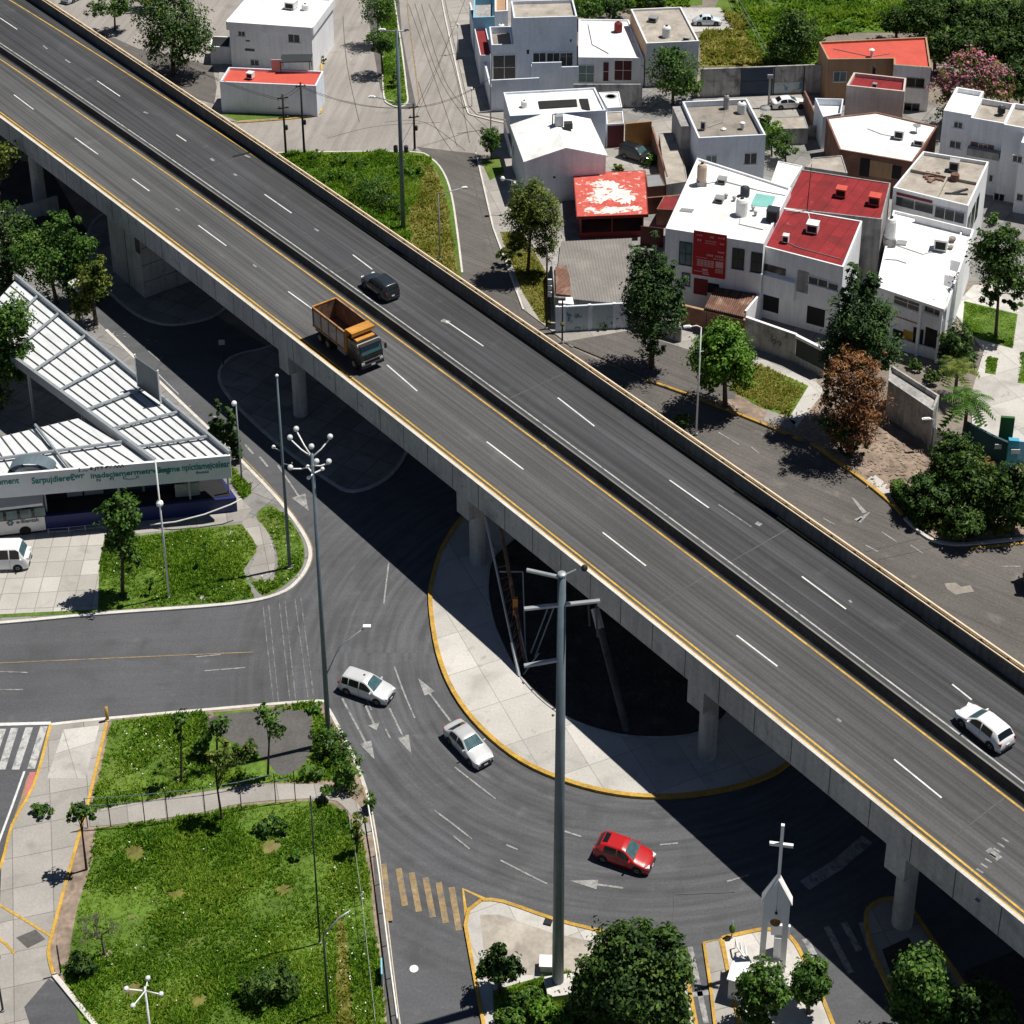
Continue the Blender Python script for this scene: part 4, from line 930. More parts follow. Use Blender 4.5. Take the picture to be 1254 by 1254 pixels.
# rusty carport and brown front wall of the banner house
c = [G(863, 376.5, 3.0).xy, G(911.5, 388, 3.0).xy, G(930, 353, 3.3).xy, G(880, 345, 3.3).xy]
h = house('carport', 'carport with a rusty brown corrugated roof under the red banner house', 'carport', c)
r = MB(); vs = []
for k in range(41):
    a_ = c[0].lerp(c[1], k/40); b_ = c[3].lerp(c[2], k/40); zz = .05*math.cos(k*math.pi); vs += [(*a_, 3.0+zz), (*b_, 3.4+zz)]
r.add(vs, [(2*k, 2*k+2, 2*k+3, 2*k+1) for k in range(40)]); r.build('roof', MT['rust_sheet'], h)
po = MB()
for p_ in (c[0].lerp(c[2], .04), c[1].lerp(c[3], .04), c[2].lerp(c[0], .03), c[3].lerp(c[1], .03)): po.cyl((*p_, -.02), .06, 2.95, 8)
po.build('post', MT['darksteel'], h)
A = G(834, 399).xy; B = G(912, 418).xy
wl = thing('boundary_wall', 'brown front wall with tile coping below the rusty carport', 'wall', (*A.lerp(B, .5), 0))
MB().ribbon([A, B], .2, -.02, 2.45).build('wall', MT['brown_wall'], wl); MB().ribbon([A, B], .32, 2.452, 2.55).build('coping', MT['tan_wall'], wl)
wallthing([(765, 400), (834, 420)], 1.9, 'block_wall', 'low stained wall between the mural wall and the brown wall behind the dark cypress')
A = G(911, 414).xy; B = G(935, 388).xy
wallthing([(911, 415), (936, 384)], 3.3, 'white_wall', 'white side wall dividing the rusty carport from the red-roofed house')
# --- red-roofed white house
z = 8.3; c = quad((935, 301.5), (1033, 327), (957.5, 254), z, (1056, 270.5))
h = house('house', 'white two-storey house with a big dark red flat roof', 'house', c)
b = Blk(h, c, z, roof='red_roof', ph=.1, pw=.18); ZR9 = b.zr; B9 = b
b.win(0, 935, 322, 962, 338, nx=3, frame=None, sill=False); b.win(0, 991, 338, 1013, 352, nx=2); b.win(0, 1015, 346, 1026, 356, nx=1)
b.panel(0, 977, 330, 989, 360, 'grey_wall', .03, name='recess'); b.panel(0, 935, 354, 953, 384, 'dark', name='door'); b.panel(0, 989, 374, 1009, 401, 'dark', name='door')
a, bb, t, nn = b.face(0); s_ = b.rng(0, 936, 345, 975, 352)
MB().obox((*(a+t*s_[0]+nn*.002), 3.1), (t*(s_[1]-s_[0])).to_3d(), (nn*.5).to_3d(), (0, 0, 2.2)).build('balcony', MT['white_wall'], h)
c2 = [G(957.5, 254, z).xy, G(1079.5, 267, z).xy, G(1091, 223.5, z).xy, G(980.6, 206.7, z).xy]
c2[0] = c[3]+(c[3]-c[0]).normalized()*.01; 
d2 = (c[2]-c[3]).normalized(); L2 = (G(1079.5, 267, z).xy-c2[0]).dot(d2); c2[1] = c2[0]+d2*L2; c2[1] = G(1080, 268, z).xy
b_ = Blk(h, [c2[0], c2[1], c2[2], c2[3]], z-.05, roof='red_roof', ph=.1, pw=.15, wall='grey_wall')
A = G(911.5, 423).xy; Bm = G(973, 445).xy; B = G(1008, 463).xy
wl = thing('boundary_wall', 'whitewashed front wall with scrawled graffiti and a dark gate before the red-roofed house', 'wall', (*Bm, 0))
HW = ZT(973, 445, 410); MB().ribbon([A, Bm], .22, -.02, HW).build('wall', MT['block_wall'], wl); MB().ribbon([A, Bm], .3, HW+.002, HW+.09).build('coping', MT['white_wall'], wl)
tB = (B-Bm).normalized(); nB = Vector((tB.y, -tB.x))
MB().ribbon([Bm+tB*.05, B], .2, -.02, 1.0).build('wall', MT['block_wall'], wl); MB().ribbon([Bm+tB*.05, B], .08, 1.0, HW-.3).build('gate', MT['darksteel'], wl)
MB().ribbon([Bm, B], .34, HW-.3, HW).build('lintel', MT['white_wall'], wl)
# graffiti "??"
gf = MB(); tA = (Bm-A).normalized(); nA = Vector((tA.y, -tA.x)); so_ = (Bm-A).length*.56
def gp_(x, zz): q = A+tA*(so_+x)+nA*.125; return (q.x, q.y, zz)
for x0 in (0, .55):
    gf.tube([gp_(x0, 1.75), gp_(x0+.1, 1.95), gp_(x0+.3, 1.95), gp_(x0+.36, 1.75), gp_(x0+.2, 1.55), gp_(x0+.18, 1.4)], .035, 5); gf.tube([gp_(x0+.17, 1.25), gp_(x0+.17, 1.18)], .04, 5)
gf.tube([gp_(-.2, 2.0), gp_(-.12, 2.02)], .03, 5)
gf.build('graffiti', MT['black'], wl)
# --- white parapet house
z = 6.3; c = [G(1074, 346, z).xy, G(1160, 375, z).xy, G(1193, 281, z).xy, G(1094, 257, z).xy]
h = house('house', 'white house with wide white roof, ochre balcony band and porch columns behind the conifer', 'house', c)
b = Blk(h, c, z, ph=.3, pw=.2); ZR10 = b.zr; B10 = b
b.win(0, 1096, 360, 1128, 382, nx=2, ny=2); b.win(0, 1134, 367, 1155, 388, nx=2)
b.panel(0, 1093, 385, 1127, 398, 'ochre_wall', .06, name='balcony_band'); b.panel(0, 1094, 402, 1106, 425, 'dark', name='door'); b.panel(0, 1107, 403, 1118, 418, 'yellow', .08, name='awning_panel'); b.panel(0, 1119, 400, 1129, 428, 'dark', name='door'); b.panel(0, 1134, 400, 1156, 432, 'dark', name='porch_opening')
a, bb, t, nn = b.face(0)
rf_ = MB(); rf_.obox((*(a-t*.4+nn*.002), z-.32), (t*((bb-a).length+.4)).to_3d(), (nn*.7).to_3d(), (0, 0, .3)); rf_.build('roof_overhang', MT['white_roof'], h)
for u in (1131, 1157):
    r_ = b.rng(0, u-1.3, 370, u+1.3, 420); MB().obox((*(a+t*r_[0]+nn*.45), -.02), (t*.28).to_3d(), (nn*.28).to_3d(), (0, 0, z-.3)).build('column', MT['white_wall'], h)
r_ = b.rng(0, 1134, 390, 1156, 400); ra = MB()
for k in range(9): ra.obox((*(a+t*(r_[0]+(r_[1]-r_[0])*k/8)+nn*.4), r_[2]), (t*.04).to_3d(), (nn*.04).to_3d(), (0, 0, .95))
ra.obox((*(a+t*r_[0]+nn*.38), r_[2]+.95), (t*(r_[1]-r_[0])).to_3d(), (nn*.07).to_3d(), (0, 0, .07)); ra.build('balcony_rail', MT['frame_white'], h)
pp = MB(); e0 = c[1].lerp(c[0], .2); e1 = c[2].lerp(c[3], .13); pp.ribbon([e0.lerp(e1, .03), e0.lerp(e1, .97)], .16, b.zr+.001, z-.01); pp.ribbon([c[3].lerp(c[2], .3).lerp(c[0], .06), c[2].lerp(c[3], .02).lerp(c[1], .06)], .18, b.zr+.001, z+.5); pp.build('parapet', MT['white_wall'], h)
sh = MB(); 
for f0 in (.25, .45): q = e0.lerp(e1, f0); sh.prism([q.lerp(c[1].lerp(c[2], f0), .2), q.lerp(c[1].lerp(c[2], f0), .85), q.lerp(c[1].lerp(c[2], f0), .85).lerp(c[1].lerp(c[2], f0+.14), .9), q.lerp(c[1].lerp(c[2], f0), .2).lerp(e0.lerp(e1, f0+.14), .9)], b.zr, b.zr+.02)
sh.build('light_well', MT['metal_grey'], h)
# --- weathered beige roof house
z = 8.2; c = quad((1094, 229.5), (1186, 252), (1130.5, 185), z, (1211, 198))
h = house('house', 'white house with a weathered beige roof split by parapets, rubble and red sheets', 'house', c)
b = Blk(h, c, z, wall='white_wall', roof='beige_roof', ph=.4, pw=.2); ZR11 = b.zr; B11 = b
b.win(0, 1098, 240, 1142, 262, nx=2, frame='frame_white', sill=False); b.panel(0, 1098, 238, 1142, 246, 'dark_red', .09, name='awning'); b.win(0, 1146, 252, 1180, 274, nx=3, sill=False, frame='white_wall_shade_blue')
a, bb, t, nn = b.face(1)
for f0, f1 in ((.06, .2), (.25, .42), (.48, .62)):
    o = a.lerp(bb, f0); MB().obox((*(o-nn*.02), 3.4), ((bb-a)*(f1-f0)).to_3d(), (nn*.06).to_3d(), (0, 0, 3.0)).build('window', MT['glass'], h)
pp = MB(); p0 = c[0].lerp(c[3], .52); p1 = c[1].lerp(c[2], .52); pp.ribbon([p0.lerp(p1, .03), p0.lerp(p1, .96)], .16, b.zr+.001, z-.05); q0 = c[0].lerp(c[1], .58); q1 = p0.lerp(p1, .55); pp.ribbon([q0.lerp(q1, .05), q0.lerp(q1, .97)], .16, b.zr+.001, z-.02); pp.build('parapet', MT['beige_roof'], h)
# --- white roof over brown walls
z = 4.6; c = [G(1028, 183, z).xy, G(1118, 198.5, z).xy, G(1148, 154.5, z).xy, G(1073, 137, z).xy, G(1012, 144, z).xy]
h = house('house', 'brown-walled house with a wide bright white roof and cooling units', 'house', c)
b = Blk(h, c, z, wall='brown_wall', roof='white_roof', ph=.15, pw=.2); ZR12 = b.zr
b.panel(0, 1054, 193, 1064, 217, 'dark', name='door'); b.panel(0, 1093, 202, 1103, 220, 'dark', name='door'); b.panel(0, 1065, 196, 1092, 220, 'tan_wall', .02, name='wall_panel')
c = [G(1008, 143, 4.4).xy, G(1030, 139, 4.4).xy, G(1033, 121, 4.4).xy, G(998, 120, 4.4).xy]; h = house('house', 'little roof yard with bluish white walls left of the bright white roof', 'house', c); Blk(h, c, 4.4, wall='white_wall_shade_blue', roof='white_roof', ph=.9, pw=.15)
# --- tan house with orange-red roof
z = 6.2; c = [G(1014, 72.5, z).xy, G(1094.5, 71.5, z).xy, G(1094.5, 79, z).xy, G(1140.5, 82.5, z).xy, G(1135, 45, z).xy, G(1003, 51, z).xy]
h = house('house', 'tan house with a bright orange-red flat roof and stepped front near the trees', 'house', c)
b = Blk(h, c, z, wall='tan_wall', roof='orange_roof', ph=.3, pw=.22); ZR13 = b.zr
b.win(0, 1021.5, 88, 1035.5, 99, glass='glass_teal'); b.win(2, 1111, 95, 1131, 107, nx=2, ny=1); b.win(2, 1108, 126, 1125, 138, nx=2)
a, bb, t, nn = b.face(2); MB().obox((*(a+t*.02), -.02), (t*((bb-a).length-.04)).to_3d(), (nn*.02).to_3d(), (0, 0, z-.0)).build('front_render', MT['white_wall'], h)
for i in (2,): b.win(i, 1111, 95, 1131, 107, nx=2, ny=1); b.win(i, 1108, 126, 1125, 138, nx=2)
z = 6.0; c = quad((1036.5, 104.5), (1108, 112), (1045.5, 88.5), z, (1110, 95.5))
h = house('house', 'pink-beige house with a sunken dark red roof in front of the tan house', 'house', c)
b = Blk(h, c, z, wall='pink_wall', roof='red_roof', ph=.5, pw=.25); ZR14 = b.zr
# --- big white apartment house at the right edge
z = 9.5
def q95(u, v): return G(u, v, 9.5).xy
a_, b_, d_ = q95(1155.5, 135), q95(1190, 141), q95(1176, 107)
t_ = (b_-a_).normalized(); n_ = Vector((-t_.y, t_.x)); dep = (d_-a_).dot(n_); W0 = (b_-a_).length
h = thing('apartment_building', 'large white apartment building with stepped front and small windows at the right edge', 'building', (a_.x+6, a_.y+2, 0), 0)
def lc(x, y): return a_+t_*x+n_*y
c = [lc(0, 0), lc(W0, 0), lc(W0, dep), lc(0, dep)]; b1 = Blk(h, c, z, ph=.6, pw=.25, wall='white_wall')
W1 = W0+3.9; c = [lc(W0+.01, -.5), lc(W1, -.5), lc(W1, dep*.75), lc(W0+.01, dep*.75)]; b2 = Blk(h, c, z-.1, roof='beige_roof', ph=.7, pw=.2)
W2 = W1+2.4; c = [lc(W1+.01, -1.3), lc(W2, -1.3), lc(W2, dep*.7), lc(W1+.01, dep*.7)]; b3 = Blk(h, c, z+.15, roof='beige_roof', ph=.6, pw=.2)
W3 = W2+9; c = [lc(W2+.01, -3.6), lc(W3, -3.6), lc(W3, dep), lc(W2+.01, dep)]; b4 = Blk(h, c, z-.6, ph=.4, pw=.2)
b1.win(0, 1169, 149, 1178, 157, nx=2); b1.win(0, 1164, 172, 1176, 182, nx=2); b2.panel(0, 1189, 173, 1216, 190, 'brown_wall', .03, name='balcony_recess'); b2.win(0, 1199, 176, 1208, 189, glass='glass', nx=2, sill=False)
b4.win(0, 1241, 190, 1251, 199, nx=2); b3.win(0, 1218, 236, 1229, 247, nx=2)
b4.win(0, 1246, 237, 1252, 246, nx=1); b2.win(0, 1212, 214, 1215, 222, nx=1)
a, bb, t, nn = b2.face(0); MB().obox((*(a+t*.1+nn*.01), 5.0), (t*((bb-a).length-.2)).to_3d(), (nn*.9).to_3d(), (0, 0, .9)).build('balcony', MT['grey_wall'], h)
# small grey roof left of the red roof and white lean-to
z = 6.6; c = [G(965, 232, z).xy, G(942, 229, z).xy, G(953, 197, z).xy, G(983, 203, z).xy]; c = [c[1], c[0], c[3], c[2]]
h = house('house', 'small white roof wing wedged between the banner house and the dark red roof', 'house', c); Blk(h, c, z, ph=.1, pw=.12)
z = 5.4; c = [G(985, 204, z).xy, G(1038, 212, z).xy, G(1031, 190, z).xy, G(996, 193, z).xy]
h = house('shed', 'grey flat shed roof just behind the dark red roof', 'shed', c); Blk(h, c, z, wall='grey_wall', roof='beige_roof', ph=.1, pw=.12)
# --- walls round the back yards
A = G(857, 119).xy; B = G(1006, 113).xy; HW = ZT(906, 116, 81.5)
wl = thing('boundary_wall', 'long stained concrete wall with a dark blue double gate below the rough grass field', 'wall', (*A.lerp(B, .5), 0))
MB().ribbon([A, B], .25, -.02, HW).build('wall', MT['block_wall'], wl); nW = Vector(((B-A).y, -(B-A).x)).normalized()
def onw(f0, f1, z0, z1, m, nm, d=.03):
    q = A.lerp(B, f0)+nW*.125; return MB().obox((*q, z0), ((B-A)*(f1-f0)).to_3d(), (nW*d).to_3d(), (0, 0, z1-z0)).build(nm, MT[m], wl)
onw(.335, .59, .05, HW-.1, 'blue_gate', 'gate'); onw(.335, .59, HW*.5, HW*.5+.06, 'darksteel', 'gate_bar', .06); onw(.60, .83, .2, 1.7, 'mural', 'mural')
for f0 in (.325, .595, .84): onw(f0, f0+.008, 0, HW, 'darksteel', 'post', .05)
wallthing([(1004, 176), (988, 140), (984, 132)], 2.4, 'brown_wall', 'short brown garden wall left of the brown-walled house')
wallthing([(935, 170), (1003, 168)], 1.6, 'block_wall', 'low yard wall behind the green yard trees')
c = [G(945, 158, 2.2).xy, G(990, 157, 2.2).xy, G(985, 142, 2.2).xy, G(940, 144, 2.2).xy]
h = house('shed', 'low grey roofed shed below the white car in the back yard', 'shed', c); Blk(h, c, 2.2, wall='grey_wall', roof='beige_roof', ph=.06, pw=.1)
# long white garage wall by the dry patch
z = ZT(1141, 549, 503); c = [G(1088, 466, z).xy, G(1143, 503, z).xy, G(1150.5, 484, z).xy, G(1090, 446, z).xy]
h = house('outbuilding', 'long narrow white outbuilding with sunken flat top beside the dry patch of soil', 'outbuilding', c); Blk(h, c, z, ph=.5, pw=.2, wall='block_wall', roof='grey_wall')
wallthing([(1141, 551), (1175, 577)], 2.6, 'white_wall', 'white garden wall continuing from the long narrow outbuilding towards the palm')
wallthing([(1100, 428), (1160, 444)], 1.2, 'white_wall', 'low white porch wall before the house with porch columns')
# teal entrance wall at the right edge
e = thing('entrance_wall', 'dark teal entrance wall with green board and bright blue pillar beside the corner garden', 'wall', (*G(1228, 566).xy, 0))
q = G(1212, 562).xy; q2 = G(1232, 571).xy
MB().ribbon([G(1180, 545).xy, q, q2], .25, -.02, 2.6).build('wall', mat('dark_teal', (.03, .08, .1), .7, var=.1), e)
MB().box((*G(1228, 560).xy, 2.7), (1.2, .3, 3.4), R(-8)).build('board', mat('green_board', (.03, .12, .04), .7, var=.1), e)
MB().box((*G(1237, 574).xy, 1.6), (.9, .5, 3.2), R(-8)).build('pillar', mat('bright_blue', (.06, .33, .5), .6, var=.1), e)
MB().ribbon([G(1236, 566).xy, G(1300, 572).xy], .2, -.02, 2.4).build('wall', MT['blue_wall'], e)
for p_ in (G(1221, 567), ): MB().box((p_.x, p_.y-.15, 1.9), (.9, .06, .5)).build('notice', MT['frame_white'], e)
MB().box((*G(1240, 577).xy+Vector((0, -.1)), 2.2), (.8, .06, .45)).build('notice', MT['frame_white'], e)

# ------------------------------------------------------------------ things standing on the roofs
def tank(u, v, z, r, hgt, m, label, base=None):
    p = G(u, v, z); t = thing('water_tank', label, 'water tank', (p.x, p.y, z), 0, 'water tanks on the roofs'); zz = z
    if base:
        MB().box((p.x, p.y, z+base/2), (r*2.0, r*2.0, base)).build('stand', MT['grey_wall'], t); zz += base
    MB().lathe((p.x, p.y, zz), [(r*.96, 0), (r, .05), (r, hgt*.4), (r*.97, hgt*.42), (r, hgt*.45), (r, hgt*.8), (r*.75, hgt*.92), (r*.3, hgt*.96)], 16).build('barrel', MT[m], t, smooth=False)
    MB().cyl((p.x, p.y, zz+hgt*.95), r*.3, hgt*.09, 12).build('lid', MT['plastic_black' if m != 'plastic_black' else 'metal_grey'], t)
    return t
def cooler(u, v, z, s, hgt, m, label, rz=-.35, name='cooling_unit', cat='cooling unit'):
    p = G(u, v, z); t = thing(name, label, cat, (p.x, p.y, z), 0, 'boxes and coolers on the roofs')
    MB().box((p.x, p.y, z+.06), (s*.8, s*.8, .12), rz).build('feet', MT['dark'], t)
    MB().box((p.x, p.y, z+.12+hgt/2), (s, s, hgt), rz).build('casing', MT[m], t)
    MB().box((p.x, p.y, z+.12+hgt+.03), (s*1.08, s*1.08, .06), rz).build('top', MT[m if m != 'white_roof' else 'plastic_white'], t)
    g_ = MB(); cs, sn = math.cos(rz), math.sin(rz)
    for dx, dy in ((0, -1), (-1, 0)):
        g_.box((p.x+(dx*cs-dy*sn)*s*.505, p.y+(dx*sn+dy*cs)*s*.505, z+.12+hgt*.5), (s*.8 if dx == 0 else .03, s*.8 if dy == 0 else .03, hgt*.7), rz)
    g_.build('grille', MT['dark'], t)
    return t
tank(859, 226, ZR8, .52, 2.1, 'plastic_beige', 'tall beige water tank at the back left corner of the banner house roof', .5)
tank(908, 263, ZR8, .62, 2.0, 'plastic_white', 'white water tank in the middle of the banner house roof')
tank(912, 240, ZR8, .5, 1.2, 'plastic_black', 'dark blue-black water tank behind the white tank on the banner house roof')
cooler(946, 270, ZR8, 1.15, 1.2, 'plastic_black', 'black cooler box at the right of the banner house roof')
cooler(884, 224, ZR8, .9, .45, 'metal_grey', 'grey roof fan near the back wall of the banner house roof', name='roof_fan', cat='roof fan')
cooler(881, 247, ZR8, .9, .4, 'metal_grey', 'flat grey unit left of the white tank on the banner house roof')
one('roof_hatch', MB().obox(G(832, 259, ZR8), (1.3, -.3, 0), (.25, .6, 0), (0, 0, .12)), MT['metal_grey'], 'flat grey hatch near the left edge of the banner house roof', 'hatch')
one('roof_sheet', MB().prism(G2([(919, 252), (944, 254.5), (950, 241), (926, 237)], ZR8), ZR8+.01, ZR8+.06), MT['teal'], 'pale teal sheet lying on the banner house roof', 'sheet')
for u, v in ((922, 258), (925, 264), (899, 246), (889, 243)): one('roof_vent', MB().lathe(G(u, v, ZR8), [(.14, 0), (.14, .35), (.22, .36), (.2, .5), (.05, .55)], 8), MT['metal_grey'], 'small grey vent pipe on the banner house roof, one of four near the white tank', 'vent', 'vent pipes on the banner house roof')
cooler(995, 284, ZR9, 1.15, .95, 'plastic_white', 'white cooling box with dark grille in the middle of the red roof')
cooler(962, 297, ZR9, .6, .75, 'plastic_white', 'small white cooling box near the front left of the red roof')
cooler(1030, 240, ZR9, 1.05, .85, 'orange_roof', 'red painted cooling box left of its twin at the back of the red roof')
cooler(1071, 250, ZR9, 1.15, .95, 'orange_roof', 'red painted cooling box near the right edge of the red roof')
p = G(988, 259, ZR9); one('antenna_mast', MB().tube([p, p+Vector((.15, 0, 5.6))], [.06, .03], 6).tube([p+Vector((-.8, -.2, .04)), p+Vector((.7, .2, .04))], .05, 6), MT['darksteel'], 'thin dark antenna mast standing on the red roof', 'antenna')
tank(1089, 300, ZR10, .55, 2.4, 'plastic_white', 'tall white water tank at the left edge of the white parapet roof', .9)
cooler(1152, 305, ZR10, 1.3, 1.2, 'plastic_white', 'large white cooling unit at the right of the white parapet roof')
one('roof_hatch', MB().obox(G(1097, 300, ZR10), (1.0, -.25, 0), (.3, .9, 0), (0, 0, .15)), MT['metal_grey'], 'grey hatch right of the tall tank on the white parapet roof', 'hatch')
for u, v, s in ((1166, 296, .4), (1164, 305, .3)): one('clay_pot', MB().lathe(G(u, v, ZR10), [(s*.6, 0), (s, s*1.1), (s*.8, s*1.3), (s*.5, s*1.2)], 10), MT['brown_roof'], ('larger' if s > .35 else 'smaller')+' brown pot beside the large cooling unit on the white parapet roof', 'pot', 'pots on the white parapet roof')
tank(816, 45, ZR4, .6, 1.6, 'plastic_white', 'white water tank on the box house with terracotta side wall'); cooler(800, 26, ZR4, 1.1, .5, 'metal_grey', 'pale flat unit at the back of the box house roof'); cooler(841, 50, ZR4, .8, .4, 'grey_wall', 'small grey unit at the front right of the box house roof')
tank(757, 39, ZR3, .55, 1.5, 'dark_red', 'dark red water tank on the low white house roof')
tank(908, 138, ZR7, .55, 1.5, 'plastic_white', 'white domed tank at the back right of the brown-grey roof'); tank(889, 133, ZR7, .35, 1.9, 'block_wall', 'slim grey tank at the back of the brown-grey roof'); cooler(861, 159, ZR7, .5, 1.0, 'metal_grey', 'grey slim box at the left of the brown-grey roof'); one('roof_vent', MB().lathe(G(909, 158, ZR7), [(.2, 0), (.2, .5), (.35, .55), (.32, .85), (.1, .95)], 10), MT['plastic_white'], 'round white roof vent at the front of the brown-grey roof', 'vent')
one('debris', MB().lathe(G(886, 159, ZR7), [(.3, 0), (.35, .15), (.1, .3)], 7), MT['plastic_white'], 'white bag lying on the brown-grey roof', 'bag')
cooler(1101, 169, ZR12, 1.1, 1.0, 'plastic_white', 'white cooling unit left of its twin on the bright white roof'); cooler(1125, 177, ZR12, 1.1, .6, 'plastic_white', 'low white cooling unit near the right corner of the bright white roof')
one('satellite_dish', MB().lathe(G(1122, 162, ZR12)+Vector((0, 0, .7)), [(.05, 0), (.35, .08), (.5, .22), (.48, .24)], 12).tube([G(1122, 162, ZR12), G(1122, 162, ZR12)+Vector((0, 0, .75))], .05, 6), MT['metal_grey'], 'grey dish on the bright white roof behind the low unit', 'dish')
one('roof_vent', MB().lathe(G(1067, 62+8, ZR13), [(.16, 0), (.16, 1.0), (.4, 1.05), (.1, 1.25)], 8), MT['plastic_white'], 'white mushroom vent pipe on the orange-red roof', 'vent')
one('roof_vent', MB().lathe(G(1070, 91, ZR14), [(.2, 0), (.2, .9), (.3, 1.0), (.1, 1.2)], 8), MT['dark'], 'dark chimney pipe at the back of the sunken dark red roof', 'vent')
cooler(1168, 209, ZR11, 1.0, 1.1, 'grey_wall', 'grey concrete box on the weathered beige roof')
rb = MB(); rr = random.Random(5)
for k in range(16):
    p = G(1143+rr.uniform(-8, 14), 217+rr.uniform(-6, 6), ZR11); rb.box((p.x, p.y, ZR11+.06), (rr.uniform(.3, 1.0), rr.uniform(.1, .5), rr.uniform(.06, .3)), rr.uniform(0, 3))
tag(one('scrap_heap', rb, MT['rust_sheet'], 'heap of rusty scrap sheets on the weathered beige roof', 'scrap heap'), kind='stuff')
one('barrel', MB().lathe(G(1169, 221, ZR11), [(.45, 0), (.5, .4), (.45, .8), (.1, .82)], 12), MT['rust_sheet'], 'rusty brown barrel on the weathered beige roof', 'barrel')
one('plank_pile', MB().box(G(1171, 238, ZR11)+Vector((0, 0, .08)), (2.4, .25, .12), -.1).box(G(1176, 235, ZR11)+Vector((0, 0, .1)), (2.0, .25, .16), .5), MT['darksteel'], 'dark planks at the front right of the weathered beige roof', 'planks')
F, tt, nn_, dd, z, zr, mid = GZ
q = mid+nn_*dd*.62+tt*.3; t = thing('cooling_unit', 'grey evaporative cooler with its square fan box on the gabled white roof', 'cooling unit', (q.x, q.y, zr), 0, 'boxes and coolers on the roofs')
MB().box((q.x, q.y, zr+.75), (.95, .95, 1.3), .1).build('casing', MT['steel'], t); MB().box((q.x+1.1, q.y-.5, zr+.3), (.95, .85, .7), .1).build('fan_box', MT['darksteel'], t); MB().tube([(q.x-.75, q.y+.3, zr), (q.x-.7, q.y+.3, zr+1.3), (q.x-.3, q.y+.1, zr+1.5)], .09, 6).build('duct', MT['metal_grey'], t)
tank(642, 131, ZR5, .4, .9, 'plastic_white', 'small white tank at the left front of the skylight roof')
p = G(322, 85, 4.2); cooler(307, 96, 4.1, .8, .7, 'plastic_white', 'white sack-like box on the bright red annex roof')
cooler(357, 10, ZR1, 1.4, .9, 'plastic_white', 'white square unit on the roof of the top left white house')
tank(374, 12, ZR1, .5, .9, 'plastic_white', 'low white tank at the right of the top left white roof')
tank(614, 36, 5.0, .4, .8, 'plastic_white', 'small white tank on the roof terrace of the corner house')
cooler(1071, 108, 5.5, .5, .5, 'metal_grey', 'small grey unit by the front edge of the sunken dark red roof')
tank(1226, 138, 9.0, .45, .9, 'plastic_black', 'black water tank on the apartment building roof')
# thin pipes and cables lying on the roofs
def rpipe(pts, z, label, r=.045, m='metal_grey', name='roof_pipe', cat='pipe'):
    q = [G(u, v, z)+Vector((0, 0, .07)) for u, v in pts]
    return one(name, MB().tube(q, r, 5), MT[m], label, cat, 'pipes on the roofs', base=tuple(q[0]-Vector((0, 0, .07))))
rpipe([(908, 262), (905, 275), (935, 282)], ZR8, 'thin grey pipe from the white tank to the right on the banner house roof')
rpipe([(862, 226), (884, 222), (930, 234), (962, 240)], ZR8, 'long grey pipe along the back of the banner house roof')
rpipe([(995, 284), (990, 262), (962, 258)], ZR9, 'pale pipe from the white cooling box to the antenna on the red roof', m='plastic_white')
rpipe([(962, 296), (975, 303), (1030, 318)], ZR9, 'thin grey pipe along the front of the red roof')
rpipe([(1083, 318), (1098, 319), (1110, 323)], ZR10, 'short grey pipe with valves on the white parapet roof')
rpipe([(1152, 306), (1130, 312), (1095, 300)], ZR10, 'thin pipe between cooling unit and tall tank on the white parapet roof')
rpipe([(1101, 169), (1080, 165), (1062, 158)], ZR12, 'thin grey pipe across the bright white roof')
rpipe([(720, 30), (725, 55), (745, 66)], ZR3, 'thin dark pipe down the middle of the low white house roof', m='darksteel')
rpipe([(889, 135), (885, 150), (862, 158)], ZR7, 'thin pipe crossing the brown-grey roof')
rpipe([(1020, 60), (1066, 70), (1090, 66)], ZR13, 'thin grey pipe across the orange-red roof')
# ------------------------------------------------------------------ vehicles
def paint(name, col, rough=.3, metal=0.0): return mat(name, col, rough, var=.03, scale=1.5, fine=6, finev=.0, spec=.5, coat=.6, obj=True, metal=metal)
MT['p_silver'] = paint('silver_paint', (.55, .56, .57), .32, .25); MT['p_silver2'] = paint('pale_silver_paint', (.62, .63, .64), .3, .2)
MT['p_red'] = paint('red_car_paint', (.42, .012, .014)); MT['p_white'] = paint('white_car_paint', (.78, .78, .78)); MT['p_dark'] = paint('dark_grey_car_paint', (.02, .027, .033), .3); MT['p_black'] = paint('black_car_paint', (.008, .009, .01), .35)
MT['p_bluewhite'] = paint('pale_blue_car_paint', (.62, .70, .76)); MT['p_orange'] = mat('orange_truck_paint', (.50, .235, .045), .55, var=.2, scale=1.2, fine=5, finev=.1, stain=((.25, .1, .04), .9, .6, .8), obj=True)
MT['carglass'] = mat('car_glass', (.008, .011, .013), .1, var=0, finev=0, spec=.5); MT['wsglass'] = mat('windscreen_sky_tint', (.055, .11, .125), .08, var=.25, scale=2.5, fine=3, finev=0, spec=.7, obj=True); MT['tyre'] = mat('tyre_rubber', (.018, .018, .018), .85, var=.1, obj=True)  # windscreen colour holds a painted teal reflection of the sky
MT['rim'] = mat('wheel_rim', (.38, .38, .38), .4, var=.05, metal=.5, obj=True); MT['headlamp'] = mat('headlamp_lens', (.75, .78, .8), .1, var=.02, spec=.7); MT['taillamp'] = mat('tail_lamp_lens', (.35, .01, .012), .25, var=.05, spec=.5)
MT['trim'] = mat('dark_trim', (.022, .022, .024), .6, var=.05); MT['plate'] = mat('plate', (.6, .6, .58), .6, var=.03)
